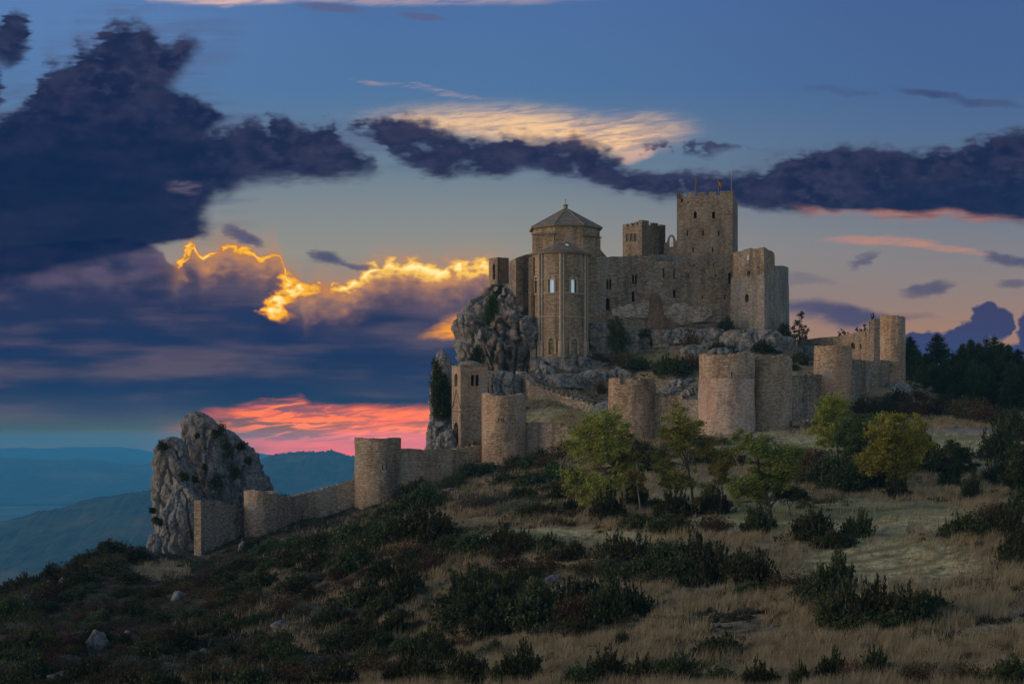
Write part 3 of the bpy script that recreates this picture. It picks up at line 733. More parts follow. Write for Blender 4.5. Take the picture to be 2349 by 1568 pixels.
def arc_block(mb, cx, cy, ro, ri, a0, a1, z0, z1, n=4):
    vs = []
    for z in (z0, z1):
        for r in (ro, ri):
            for i in range(n + 1):
                a = a0 + (a1 - a0) * i / n
                vs.append((cx + r * math.sin(a), cy - r * math.cos(a), z))
    k = n + 1; fs = []
    for i in range(n):
        fs += [(i, i + 1, 2 * k + i + 1, 2 * k + i), (k + i + 1, k + i, 3 * k + i, 3 * k + i + 1), (2 * k + i, 2 * k + i + 1, 3 * k + i + 1, 3 * k + i), (i + 1, i, k + i, k + i + 1)]
    fs += [(0, 2 * k, 3 * k, k), (n, k + n, 3 * k + n, 2 * k + n)]
    mb.add(vs, fs)
def round_tower(label, xl, xr, yt, yb, Y, mat='wall', rag=0.10, seed=0, merlons=(), batter=0.03, prof=None, slits=(), n=72, mh=0.9, cat='tower', rough=1.0, bands=None):
    """hollow half-open round tower; Y is the distance of its nearest face"""
    R = (xr - xl) / 2 * Y / F; R = R * (Y + R) / Y; cy = Y + R; cx = WX((xl + xr) / 2, cy)
    zt, zb = WZ(yt, Y), WZ(yb, Y) - 1.6
    rn = random.Random(seed)
    hs = [] 
    rg = [q + .10 * mnoise.noise(Vector((i * .21, seed, 0))) for i, q in enumerate(ragged(n, rag * 1.5, 2, 8, seed + 5))]
    for i in range(n):
        a = 2 * math.pi * i / n - math.pi
        h = zt + rg[i]
        if prof and abs(a) < 1.75: 
            pxx = (cx + R * math.sin(a)) / (cy - R * math.cos(a)) * F + CX
            for p0, p1, dy in prof:
                if p0 <= pxx < p1: h += -dy * Y / F
        hs.append(h)
    rows = max(8, int((zt - zb) / 0.9)); vs = []; fs = []
    for j in range(rows + 1):
        f = j / rows
        for i in range(n):
            a = 2 * math.pi * i / n - math.pi
            rr = R * (1 + batter * (1 - f) ** 1.5) + (rn.random() - .5) * .05 * rough + .16 * mnoise.noise(Vector((math.sin(a) * 2.2 + seed, math.cos(a) * 2.2, (zb + (zt - zb) * f) * .28)))
            z = zb + (zt - 0.5 - zb) * f if j < rows else hs[i]
            vs.append((cx + rr * math.sin(a), cy - rr * math.cos(a), z))
    th = min(0.9, R * .3)
    for i in range(n):
        a = 2 * math.pi * i / n - math.pi
        vs.append((cx + (R - th) * math.sin(a), cy - (R - th) * math.cos(a), hs[i]))
    for i in range(n):
        a = 2 * math.pi * i / n - math.pi
        vs.append((cx + (R - th) * math.sin(a), cy - (R - th) * math.cos(a), zt - 1.9))
    L = rows + 3
    for j in range(L - 1):
        for i in range(n):
            k = (i + 1) % n
            fs.append((j * n + i, j * n + k, (j + 1) * n + k, (j + 1) * n + i))
    fs.append(tuple(range((L - 1) * n, L * n))); fs.append(tuple(range(n))[::-1])
    mb = MB(); mb.add(vs, fs); me = mb.mesh('round_tower'); fix_normals(me)
    kids = []
    for (x0, x1, y0, y1) in slits:
        pxm = (x0 + x1) / 2; d = Vector(((pxm - CX) / F, 1, 0))
        a_ = d.x ** 2 + 1; b_ = -2 * (d.x * cx + cy); c_ = cx ** 2 + cy ** 2 - R ** 2
        disc = b_ * b_ - 4 * a_ * c_
        if disc < 0: continue
        s = (-b_ - math.sqrt(disc)) / (2 * a_); p = d * s
        nn = Vector((p.x - cx, p.y - cy, 0)).normalized(); t = Vector((-nn.y, nn.x, 0))
        if t.x < 0: t = -t
        fc = Face((p.x, p.y), (p.x + t.x, p.y + t.y)); fc.A = Vector((p.x, p.y, 0)); fc.t = t; fc.n = nn
        w, h, z0 = (x1 - x0) * s / F, (y1 - y0) * s / F, WZ(y1, s)
        pr = arch_profile(w, h, False)
        me = boolean(me, fix_normals(prism_between(fc, pr, 0, z0, 0.3, 0.6).mesh('cut'))); kids.append((fc, pr, z0))
    o = obj_from(me, 'round_tower', M[mat], None, True, (cx, cy, R)); tag(o, label, cat)
    if bands:
        zb_ = WZ(bands[0], Y); me.materials.append(M[bands[1]])
        for p_ in me.polygons:
            if p_.center.z > zb_: p_.material_index = 1
    for fc, pr, z0 in kids:
        q = prism_between(fc, [(x * 1.04, y) for x, y in pr], 0, z0, -0.45, 0.57).build('slit', M['void'], o); fix_normals(q.data)
    for (p0, p1, dy) in merlons:
        an = []
        for p in (p0, p1):
            best = min([(abs((cx + R * math.sin(a)) / (cy - R * math.cos(a)) * F + CX - p), a) for a in [(-90 + .5 * q) / 57.3 for q in range(361)]]); an.append(best[1])
        mb = MB(); arc_block(mb, cx, cy, R + .015, R - th - .01, an[0], an[1], zt - .3, zt + dy * Y / F)
        m_ = mb.build('merlon', M[mat], o, cyl=(cx, cy, R)); fix_normals(m_.data)
    return o
# ------------------------------------------------------------------ outer curtain wall, from its left end to the right
# (end pier) a straight wall running away from the viewer, its narrow end lit from the left
_e = P(461, 1146, 204); _f = P(566, 1163, 212)
_t = Vector((_f.x - _e.x, _f.y - _e.y, 0)).normalized(); _nb = Vector((-_t.y, _t.x, 0))
def end_wall():
    L = math.hypot(_f.x - _e.x, _f.y - _e.y); n = 14; th = 1.25; mb = MB(); vs = []
    prof = [(0, 1146), (.45, 1148), (.46, 1151), (.6, 1152), (.61, 1156), (.78, 1158), (.79, 1163), (1, 1164)]
    for f, yt in prof:
        p = Vector((_e.x, _e.y, 0)) + _t * (L * f); z = WZ(yt, p.y); zb = WZ(1297 - 50 * f, p.y) - 2.0
        q = p + _nb * th
        vs += [(p.x, p.y, zb), (p.x, p.y, z), (q.x, q.y, z), (q.x, q.y, zb)]
    fs = []; n = len(prof)
    for i in range(n - 1):
        a, b = i * 4, i * 4 + 4
        fs += [(a, b, b + 1, a + 1), (a + 1, b + 1, b + 2, a + 2), (a + 2, b + 2, b + 3, a + 3), (a + 3, b + 3, b, a)]
    fs += [(0, 1, 2, 3), (4 * n - 1, 4 * n - 2, 4 * n - 3, 4 * n - 4)]
    mb.add(vs, fs); o = mb.build('curtain_wall', M['wall_dark']); fix_normals(o.data); auto_uv(o.data)
    tag(o, 'dark stepped wall end at the far left beside the tall crag, its narrow end lit', 'wall')
end_wall()
round_tower('small grey brown round tower lowest on the left slope', 560, 636, 1127, 1235, 209, 'wall', .10, 21, prof=[(560, 585, -2), (612, 640, 3)])
wall('curtain_wall', 'long curved wall with stepped worn top climbing to the square-looking left tower',
     [(628, 1134, 1250, 211), (660, 1139, 1240, 214), (700, 1130, 1230, 216), (740, 1119, 1215, 217), (775, 1108, 1200, 218), (822, 1090, 1190, 218.5)], 1.3, 'wall', .10, 31)
round_tower('broad plain round tower standing against the red sky left of the bell tower', 813, 919, 1004, 1185, 216, 'wall', .06, 22, slits=[(876, 879, 1066, 1078), (884, 887, 1066, 1078)])
wall('curtain_wall', 'straight wall with uneven top running below the bell tower',
     [(905, 1026, 1150, 218.5), (945, 1028, 1140, 219), (1000, 1031, 1120, 220), (1035, 1030, 1110, 221), (1060, 1026, 1100, 222), (1085, 1021, 1095, 222.5), (1115, 1019, 1090, 223)], 1.4, 'wall', .10, 32)
round_tower('tall round tower in front of the bell tower with slits near its top', 1105, 1206, 904, 1090, 219, 'wall_warm', .10, 23, prof=[(1105, 1124, -3), (1124, 1180, 1), (1185, 1210, -3)],
            slits=[(1142.5, 1144.5, 958, 968), (1148.5, 1150.5, 958, 968), (1154, 1156, 958, 968), (1180.5, 1182.5, 960, 974), (1159, 1161, 1075, 1082)])
wall('curtain_wall', 'low wall with pale worn top below the dry grass bank and ramp',
     [(1196, 969, 1080, 222), (1240, 966, 1070, 221), (1262, 968, 1060, 220), (1285, 976, 1055, 219), (1315, 986, 1050, 218), (1400, 1000, 1045, 216)], 1.3, 'wall_dark', .08, 33)
round_tower('crenellated round tower with four merlons behind the leafy trees', 1395, 1504, 880, 1035, 210, 'wall_warm', .05, 24,
            merlons=[(1396, 1421, 14), (1434, 1451, 13), (1467, 1480, 14), (1488, 1501, 13)], slits=[(1474, 1476.5, 988, 1000)])
wall('curtain_wall', 'dark stained low wall with broken top joining the crenellated and the biggest tower',
     [(1495, 903, 1040, 212), (1512, 903, 1035, 211.5), (1520, 912, 1035, 211), (1540, 905, 1030, 210.5), (1558, 906, 1030, 210), (1564, 914, 1030, 209.5), (1600, 919, 1025, 208), (1622, 922, 1020, 206.5)], 1.4, 'wall_dark', .10, 34)
round_tower('biggest pinkish round tower with a worn rim and a darker upper third', 1603, 1730, 813, 1010, 204, 'wall_pink', .08, 25, batter=.035,
            prof=[(1600, 1622, -5), (1672, 1694, -4), (1694, 1716, -8), (1716, 1740, -2)], slits=[(1676.5, 1679, 853, 866)], bands=(868, 'wall_warm'))
round_tower('brown stained round tower half hidden behind the biggest tower', 1700, 1815, 819, 998, 208, 'wall', .10, 26, prof=[(1700, 1760, 0), (1775, 1800, -4), (1800, 1820, -1)])
wall('curtain_wall', 'dark rough wall between the brown stained tower and the yellowing tree',
     [(1800, 863, 985, 212), (1830, 862, 980, 214), (1862, 858, 975, 216), (1885, 856, 970, 217)], 1.4, 'wall_dark', .08, 35,
     openings=[(1842.5, 1845.5, 910, 924, 'slit')])
round_tower('round tower with a smooth rounded rim behind the yellowing tree', 1867, 1951, 792, 960, 216, 'wall_warm', .04, 27, slits=[(1907, 1909, 898, 906), (1923.5, 1925.5, 898, 906), (1942, 1944, 898, 906)])
wall('curtain_wall', 'grey wall over the low boulder leading to the tallest right tower',
     [(1944, 823, 950, 221), (1960, 823, 945, 222), (1985, 828, 930, 224), (2015, 826, 915, 226), (2030, 824, 910, 227), (2040, 817, 905, 228)], 1.4, 'wall_dark', .08, 36)
round_tower('tallest slender tower at the right end of the outer wall', 2019, 2075, 722, 900, 228, 'wall_warm', .05, 28, batter=.05, prof=[(2062, 2080, 4)])
wall('wall_turret', 'short dark turret just left of the tallest right tower', [(1992, 733, 850, 242), (2004, 731, 850, 240), (2026, 728, 850, 240)], 5.0, 'wall_dark', .06, 37, cat='turret')
wall('curtain_wall', 'long upper wall with slits rising towards the turret, sky behind it',
     [(1828, 783, 850, 266), (1850, 778, 850, 264), (1880, 774, 850, 262), (1921, 771, 850, 258), (1950, 764, 850, 254), (1975, 760, 850, 250), (1996, 757, 850, 247)], 1.3, 'wall', 0, 38,
     openings=[(1863, 1866, 788, 801, 'slit'), (1945, 1949, 786, 799, 'slit'), (1966, 1970, 788, 800, 'slit'), (1981, 1984, 762, 770, 'slit'), (1842, 1846, 806, 815, 'slit')])

# ------------------------------------------------------------------ bell tower (square, twin windows, low dome)
def corner_rect(px, Y, th, a, b):
    C = P(px, HY, Y); l = Vector((-math.cos(th), math.sin(th), 0)); r = Vector((math.sin(th), math.cos(th), 0))
    A, B = C + l * a, C + r * b
    return C, A, B, A + r * b
def block_poly(C, A, B, D): return [(A.x, A.y), (C.x, C.y), (B.x, B.y), (D.x, D.y)]
def bell_tower():
    C, A, B, D = corner_rect(1056, 234, math.radians(70), 4.39, 4.39)
    zt, zb = WZ(839, 234), WZ(1060, 234)
    mb = MB(); mb.prism(block_poly(C, A, B, D), zb, zt); me = fix_normals(mb.mesh('b'))
    fr, fl = Face(C, B), Face(A, C)
    me, k1 = cut_openings(me, fr, [(1080, 1088, 859, 885, 'arch'), (1090.5, 1098.5, 859, 885, 'arch'), (1085, 1087, 948, 956, 'slit')], .8)
    me, k2 = cut_openings(me, fl, [(1042, 1049, 856, 885, 'pointed'), (1040, 1051, 968, 1030, 'arch')], .8)
    root = empty('bell_tower', (C.x, C.y, zb), 'square stone bell tower with twin arched windows and a low dome', 'tower')
    o = obj_from(me, 'tower_shaft', M['wall_warm'], root)
    add_windows(root_shift(root, o), fr, k1, .8); add_windows(o, fl, k2, .8)
    # dome
    c = (C + A + B + D) * .25; R = 2.0; mb = MB(); n = 28; rows = 7; vs = []; fs = []
    for j in range(rows + 1):
        a = math.pi / 2 * j / rows
        for i in range(n): t = 2 * math.pi * i / n; vs.append((c.x + R * math.cos(a) * math.cos(t), c.y + R * math.cos(a) * math.sin(t), zt - .02 + 1.0 * math.sin(a)))
    for j in range(rows):
        for i in range(n): k = (i + 1) % n; fs.append((j * n + i, j * n + k, (j + 1) * n + k, (j + 1) * n + i))
    mb.add(vs, fs); mb.build('dome', M['trim_dark'], root, smooth=True)
    mb = MB()     # worn rim course
    for f0, f1, P0, P1 in ((0, 1, A, C), (0, 1, C, B), (0, 1, B, D), (0, 1, D, A)):
        d = (P1 - P0); L = d.length; d.normalize()
        k = int(L / .55)
        for i in range(k):
            q = P0 + d * (L * (i + .5) / k); nn = Vector((d.y, -d.x, 0)); 
            q = q - nn * .22; mb.box((q.x, q.y, zt + .09 + random.uniform(-.05, .05)), (L / k * .98, .46, .24), math.atan2(d.y, d.x))
    mb.build('parapet', M['wall_dark'], root)
    mb = MB()     # gable line of a lost roof on the left face
    for (x0, y0, x1, y1) in ((1038, 935, 1047, 893), (1047, 893, 1056, 935), (1038, 941, 1056, 943)):
        u0, z0 = fl.at(x0, y0); u1, z1 = fl.at(x1, y1)
        mb.tube([fl.pt(u0, z0, .04), fl.pt(u1, z1, .04)], [.11, .11], 6)
    mb.build('roof_scar', M['trim_dark'], root)
def root_shift(root, o): return o
bell_tower()

# ------------------------------------------------------------------ church: apse, drum, roof
def church():
    Yf = 252.0; R = 65 * 257 / F; cy = Yf + R; cx = WX(1284, cy)
    zc = WZ(578, Yf); zb = WZ(835, Yf) - 2
    root = empty('church', (cx, cy, zb), 'round church apse with two pale windows under an octagonal pointed roof', 'church')
    n = 60; poly = [(cx + R * math.sin(2 * math.pi * i / n), cy - R * math.cos(2 * math.pi * i / n)) for i in range(n)]
    mb = MB(); mb.prism(poly, zb, zc); me = fix_normals(mb.mesh('apse'))
    ups = []
    for (x0, x1, y0, y1, kind) in [(1257, 1270, 636, 671, 'arch glass framed'), (1309, 1322, 637, 671, 'arch glass framed'), (1227, 1232, 636, 671, 'arch framed'),
                                   (1258, 1271, 776, 812, 'arch framed blind'), (1309, 1324, 777, 812, 'arch framed blind'), (1314.5, 1318, 783, 795, 'slit')]:
        pxm = (x0 + x1) / 2; d = Vector(((pxm - CX) / F, 1, 0)); a_ = d.x ** 2 + 1; b_ = -2 * (d.x * cx + cy); c_ = cx ** 2 + cy ** 2 - R ** 2
        s = (-b_ - math.sqrt(b_ * b_ - 4 * a_ * c_)) / (2 * a_); p = d * s
        nn = Vector((p.x - cx, p.y - cy, 0)).normalized(); t = Vector((-nn.y, nn.x, 0)); t = -t if t.x < 0 else t
        fc = Face((p.x, p.y), (p.x + t.x, p.y + t.y)); fc.A = Vector((p.x, p.y, 0)); fc.t = t; fc.n = nn
        k = abs(t.x); w = (x1 - x0) * s / F / max(k, .5); h = (y1 - y0) * s / F; z0 = WZ(y1, s)
        pr = arch_profile(w, h, 'arch' in kind, n=9); dep = .28 if 'blind' in kind else .5
        me = boolean(me, fix_normals(prism_between(fc, pr, 0, z0, .4, dep).mesh('c')))
        ups.append((fc, pr, z0, w, h, kind, dep))
    apse = obj_from(me, 'apse', M['ashlar'], root, True, None)
    auto_uv(me, None)
    me_c = Vector(root.location); auto_uv(me, (cx - me_c.x, cy - me_c.y, R))
    for fc, pr, z0, w, h, kind, dep in ups:
        if 'blind' in kind:
            o = prism_between(fc, pr, 0, z0, -(dep - .06), dep - .005).build('blind_arch', M['ashlar'], root)
        else:
            q = pr if 'glass' not in kind else [(x * .62, y) for x, y in pr]
            o = prism_between(fc, q, 0, z0, -(dep - .10), dep - .02).build('window', M['glass' if 'glass' in kind else 'void'], root)
        fix_normals(o.data)
        if 'framed' in kind: add_frame(o, fc, pr, 0, z0, w, kind, .30)
    # mouldings round the apse
    def ring(y, hgt, out, name, mat='trim'):
        mb = MB(); z = WZ(y, Yf); arc_block(mb, cx, cy, R + out, R - .2, -math.pi * .62, math.pi * .62, z - hgt / 2, z + hgt / 2, 48); o = mb.build(name, M[mat], root); fix_normals(o.data)
    ring(577, .34, .34, 'cornice', 'trim_dark'); ring(639, .16, .10, 'string_course'); ring(672, .22, .14, 'string_course'); ring(726, .18, .12, 'string_course'); ring(783, .14, .10, 'string_course')
    for px, r in ((1236, .22), (1242, .16), (1283, .24), (1289.5, .17), (1339, .24), (1345, .17)):
        d = (px - 1284) / 66.0; a = math.asin(max(-.99, min(.99, d)))
        mb = MB(); x, y = cx + (R + .10) * math.sin(a), cy - (R + .10) * math.cos(a)
        mb.tube([(x, y, zb + 1), (x, y, WZ(782, Yf)), (x, y, WZ(780, Yf)), (x, y, zc - .15)], [r * 1.7, r * 1.7, r, r], 9); mb.build('column', M['trim'], root, smooth=True)
    # shallow half-cone roof of the apse
    mb = MB(); vs = [(cx, cy + 1.0, WZ(556, 257))]; m_ = 40
    for i in range(m_ + 1):
        a = -math.pi * .6 + math.pi * 1.2 * i / m_; vs.append((cx + (R + .42) * math.sin(a), cy - (R + .42) * math.cos(a), zc + .16))
    mb.add(vs, [(0, i, i + 1) for i in range(1, m_ + 1)]); mb.build('apse_roof', M['tiles'], root)
    # octagonal drum
    dc = Vector((WX(1297, 263), 263.0, 0)); RD = 82 * 260 / F; rot = math.radians(22.5 + 3.5)
    octo = [(dc.x + RD * math.sin(rot + math.pi / 4 * i), dc.y - RD * math.cos(rot + math.pi / 4 * i)) for i in range(8)]
    mb = MB(); zt = WZ(519, 258); zl = WZ(605, 258); mb.prism(octo, zl, zt); me = fix_normals(mb.mesh('drum'))
    f0 = Face(octo[7], octo[0]); me, k = cut_openings(me, f0, [(1294.5, 1305.5, 556, 568, 'arch glass framed')], .5)
    dr = obj_from(me, 'drum', M['ashlar'], root); 
    ups = [(f0, k)]
    for prof, u, z0, w, h, kind in k:
        circ = [(math.cos(t) * w * .36, h * .5 + math.sin(t) * w * .36) for t in [2 * math.pi * i / 14 for i in range(14)]]
        o = prism_between(f0, circ, u, z0, -.36, .46).build('oculus', M['glass'], root); fix_normals(o.data)
        mb = MB(); pts = [f0.pt(u + math.cos(t) * w * .62, z0 + h * .5 + math.sin(t) * w * .62, .06) for t in [2 * math.pi * i / 18 for i in range(19)]]
        mb.tube(pts, [.14] * 19, 6); mb.build('frame', M['trim_dark'], o)
    eav = [(dc.x + (RD + .45) * math.sin(rot + math.pi / 4 * i), dc.y - (RD + .45) * math.cos(rot + math.pi / 4 * i)) for i in range(8)]
    mb = MB(); mb.prism(eav, zt - .03, zt + .17); mb.build('cornice', M['trim_dark'], root)
    mb = MB(); za = WZ(477, 262); vs = [(x, y, zt + .17) for x, y in [(dc.x + (RD + .5) * math.sin(rot + math.pi / 4 * i), dc.y - (RD + .5) * math.cos(rot + math.pi / 4 * i)) for i in range(8)]]
    # slight ripple of the slab courses along each slope
    allv = []; rows = 9
    for j in range(rows + 1):
        f = j / rows
        for (x, y, z) in vs: allv.append((x + (dc.x - x) * f * .96, y + (dc.y - y) * f * .96, z + (za - z) * f))
    fs = [(j * 8 + i, j * 8 + (i + 1) % 8, (j + 1) * 8 + (i + 1) % 8, (j + 1) * 8 + i) for j in range(rows) for i in range(8)] + [tuple(range(rows * 8, rows * 8 + 8))]
    mb.add(allv, fs); rf = mb.build('roof', M['tiles'], root)
    mb = MB()
    for i in range(8): mb.tube([allv[i], allv[rows * 8 + i]], [.11, .09], 5)
    mb.build('hip_tile', M['trim_dark'], rf)
    mb = MB(); mb.tube([(dc.x, dc.y, za - .3), (dc.x, dc.y, za + .5), (dc.x, dc.y, za + .52), (dc.x, dc.y, za + .72)], [.42, .34, .46, .42], 10); mb.tube([(dc.x, dc.y, za + .7), (dc.x, dc.y, za + 1.5)], [.05, .04], 5); mb.tube([(dc.x, dc.y, za + 1.45), (dc.x, dc.y, za + 1.55), (dc.x, dc.y, za + 1.65)], [.04, .11, .04], 6)
    mb.build('finial', M['trim_dark'], root)
    # corner blocks with small hipped roofs
    for (pa, pb, Ya, Yb, dep, yt, yr) in ((1221, 1270, 258.5, 257.2, 6.0, 538, 530), (1336, 1377, 257.2, 259.0, 6.5, 544, 535)):
        A, B = P(pa, HY, Ya), P(pb, HY, Yb); t = (B - A).normalized(); bk = Vector((-t.y, t.x, 0)) * dep
        pl = [(A.x, A.y), (B.x, B.y), (B.x + bk.x, B.y + bk.y), (A.x + bk.x, A.y + bk.y)]
        mb = MB(); z1 = WZ(yt, 258); mb.prism(pl, zl, z1); o = mb.build('corner_block', M['ashlar'], root); fix_normals(o.data)
        mb = MB(); ex = .3; c = sum((Vector((x, y, 0)) for x, y in pl), Vector()) / 4
        q = [Vector((x, y, 0)) + (Vector((x, y, 0)) - c).normalized() * ex for x, y in pl]; ap = (A + B) * .5 + bk * .32
        vs = [(v.x, v.y, z1) for v in q] + [(v.x, v.y, z1 + .14) for v in q] + [(ap.x, ap.y, WZ(yr, 258) + .1)]
        mb.add(vs, [(3, 2, 1, 0), (0, 1, 5, 4), (1, 2, 6, 5), (2, 3, 7, 6), (3, 0, 4, 7), (4, 5, 8), (5, 6, 8), (6, 7, 8), (7, 4, 8)]); mb.build('corner_roof', M['tiles'], o)
    # sloping buttress at the right of the drum and nave flank behind
    mb = MB(); A, B = P(1376, HY, 259.5), P(1392, HY, 260)
    vs = [(A.x, A.y, zl), (B.x, B.y, zl), (B.x, B.y, WZ(590, 260)), (A.x, A.y, WZ(572, 260))]; vs += [(x, y + 5, z) for x, y, z in vs]
    mb.add(vs, [(0, 1, 2, 3), (7, 6, 5, 4), (0, 4, 5, 1), (1, 5, 6, 2), (2, 6, 7, 3), (3, 7, 4, 0)]); o = mb.build('buttress', M['ashlar'], root); fix_normals(o.data)
    # tall pier on the left of the apse, running down to the entrance stair
    A = P(1213, HY, 254.6); mb = MB()
    mb.prism([(A.x, A.y), (A.x + .75, A.y - .05), (A.x + .9, A.y + 4), (A.x, A.y + 4)], WZ(872, 254), WZ(588, 254)); o = mb.build('pier', M['ashlar'], root); fix_normals(o.data)
    for px, y0 in ((1217.5, 868), (1222.5, 864), (1227.5, 835)):
        mb = MB(); q = P(px, HY, 253.6); mb.tube([(q.x, q.y, WZ(y0, 253.6)), (q.x, q.y, WZ(800, 253.6)), (q.x, q.y + .5, WZ(790, 253.6))], [.17, .17, .1], 7); mb.build('column', M['trim'], root, smooth=True)
church()

# ------------------------------------------------------------------ upper castle blocks
def px_poly(pts): return [(WX(p, Y), Y) for p, Y in pts]
def ragged_prism(poly, z0, tops, rag=.14, step=.7, seed=0):
    """prism with a worn top edge; tops = z at each corner"""
    n = len(poly); pts = []; zs = []
    for i in range(n):
        a, b = Vector(poly[i] + (0,)), Vector(poly[(i + 1) % n] + (0,)); L = (b - a).length; k = max(1, int(L / step))
        for j in range(k): pts.append(tuple((a + (b - a) * j / k)[:2])); zs.append(tops[i] + (tops[(i + 1) % n] - tops[i]) * j / k)
    r = ragged(len(pts), rag, 1, 4, seed); m = len(pts)
    c = (sum(p[0] for p in pts) / m, sum(p[1] for p in pts) / m)
    vs = [(x, y, z0) for x, y in pts] + [(x, y, zs[i] + r[i]) for i, (x, y) in enumerate(pts)] + [(c[0] * .12 + x * .88, c[1] * .12 + y * .88, zs[i] - .1) for i, (x, y) in enumerate(pts)]
    fs = [tuple(range(m))[::-1], tuple(range(2 * m, 3 * m))]
    for i in range(m): k = (i + 1) % m; fs += [(i, k, m + k, m + i), (m + i, m + k, 2 * m + k, 2 * m + i)]
    mb = MB(); mb.add(vs, fs); return fix_normals(mb.mesh('prism'))
def hollow(me, poly, z0, z1, th):
    m = len(poly); c = Vector((sum(p[0] for p in poly) / m, sum(p[1] for p in poly) / m))
    q = []
    for i in range(m):      # inset polygon
        a, b, d = Vector(poly[i - 1]), Vector(poly[i]), Vector(poly[(i + 1) % m])
        e1, e2 = (b - a).normalized(), (d - b).normalized(); n1, n2 = Vector((-e1.y, e1.x)), Vector((-e2.y, e2.x))
        bis = (n1 + n2); bis = bis / max(.2, bis.dot(n1)); s = 1 if (b + bis * .1 - c).length < (b - c).length else -1
        p = b + bis * th * s; q.append((p.x, p.y))
    mb = MB(); mb.prism(q, z0, z1); return boolean(me, fix_normals(mb.mesh('h')))
def merlons_on(parent, A, B, n_list, z0, th, mat, inward):
    """n_list: (u0,u1,height) along A->B"""
    t = (B - A).normalized()
    for u0, u1, h in n_list:
        p0, p1 = A + t * u0, A + t * u1; q0, q1 = p0 + inward * th, p1 + inward * th; e = -inward * .012; p0, p1 = p0 + e, p1 + e
        mb = MB(); mb.prism([(p0.x, p0.y), (p1.x, p1.y), (q1.x, q1.y), (q0.x, q0.y)] if True else [], z0 - .35, z0 + h)
        o = mb.build('merlon', M[mat], parent); fix_normals(o.data)
def keep():
    A, B = P(1552, HY, 272.4), P(1680, HY, 270.0); t = (B - A).normalized(); bk = Vector((-t.y, t.x, 0)); dp = 9.2
    D, C2 = A + bk * dp, B + bk * dp; poly = [(A.x, A.y), (B.x, B.y), (C2.x, C2.y), (D.x, D.y)]
    zc = WZ(449, 271); zb = WZ(660, 271)
    mb = MB(); mb.prism(poly, zb, zc); me = fix_normals(mb.mesh('keep'))
    me = hollow(me, poly, zc - 2.6, zc + 1, .8)
    f = Face(A, B)
    sp = [(1590.5, 1597.5, 485, 501, 'arch'), (1632.5, 1639.5, 485, 501, 'arch')]
    sp += [(x - 1.6, x + 1.6, 528, 541, 'slit') for x in (1576, 1612, 1648)] + [(x - 1.5, x + 1.5, 567, 578, 'slit') for x in (1589, 1634)] + [(x - 1.2, x + 1.2, 604, 611, 'slit') for x in (1591, 1636)]
    sp += [(x - 1.6, x + 1.6, 463, 466, 'hole') for x in (1577.5, 1599, 1647)] + [(1561.5, 1566, 455, 464, 'hole')]
    sp += [(1613, 1617, 457, 462.5, 'arch through'), (1662, 1666, 456.5, 462, 'arch through')]
    me, k = cut_openings(me, f, sp, .75)
    root = empty('keep', (A.x, A.y, zb), 'tallest square keep with five merlons and flagpoles on top', 'castle keep')
    sh = obj_from(me, 'tower_shaft', M['keep'], root); add_windows(root, f, k, .75)
    L = (B - A).length; s = L / 128.0
    fr = [(0, 14, 1.1), (24, 42, 1.25), (49, 66, 1.25), (74, 90.5, 1.15), (99, 128, 1.3)]
    bx = root
    merlons_on(bx, A, B, [(a * s, b * s, h * (.62 if False else 1) * .55) for a, b, h in fr], zc, .8, 'keep', bk)
    merlons_on(bx, A, B, [(0, 10 * s, .66)], zc, .8, 'keep', bk)
    rt = -t
    merlons_on(bx, B, C2, [(.9, 2.0, .55), (3.2, 4.6, .35), (6, 7.2, .3), (8, 9.0, .25)], zc, .8, 'keep', rt)
    merlons_on(bx, D, C2, [(0.4, 1.6, .6), (2.6, 3.9, .6), (4.9, 6.1, .6), (7.2, 8.4, .6)], zc, .8, 'keep', -bk)
    # flagpoles standing on the platform
    for px, y0, kind in ((1592, 407, 'left'), (1645, 407, 'right')):
        p = A + t * ((px - 1552) * s) + bk * 1.6; zt = WZ(y0, p.y); zz = zc - 2.6
        r = empty('flagpole', (p.x, p.y, zz), 'thin pole with a %s on the keep' % ('slack narrow yellow flag' if kind == 'left' else 'red and yellow flag fluttering'), 'flag')
        mb = MB(); mb.tube([(p.x, p.y, zz), (p.x, p.y, zt)], [.06, .045], 6); mb.build('pole', M['steel'], r)
        w, h = (.24, 1.9) if kind == 'left' else (.55, 1.5)
        mb = MB(); nu, nv = 8, 9; vs = []; fs = []; mi = []
        for j in range(nv + 1):
            for i in range(nu + 1):
                a = i / nu; v = j / nv
                vs.append((p.x + .05 + a * w * (1 - .25 * v), p.y + .10 * math.sin(a * 7 + v * 3) * a, zt - .15 - v * h - a * .55))
        for j in range(nv):
            for i in range(nu): q = j * (nu + 1) + i; fs.append((q, q + 1, q + nu + 2, q + nu + 1)); mi.append(0)
        mb.add(vs, fs)
        uvn = {}
        o = mb.build('flag', [FLAG_R, FLAG_Y], r, smooth=True)
        st = [0 if (j < nv * .25 or j >= nv * .75) else 1 for j in range(nv) for i in range(nu)] if kind == 'right' else [1 if i % 2 == 0 else 0 for j in range(nv) for i in range(nu)]
        o.data.polygons.foreach_set('material_index', st)
    p = A + t * ((1675.5 - 1552) * s) + bk * 1.2; zt = WZ(377, p.y); zz = zc - 2.6
    r = empty('lightning_rod', (p.x, p.y, zz), 'tall bare metal rod on the right corner of the keep', 'rod')
    mb = MB(); mb.tube([(p.x, p.y, zz), (p.x, p.y, zt - 2.2)], [.075, .06], 6); mb.build('pole', M['steel'], r)
    mb = MB(); mb.tube([(p.x, p.y, zt - 2.2), (p.x, p.y, zt)], [.04, .02], 5); mb.build('tip', M['steel'], r)
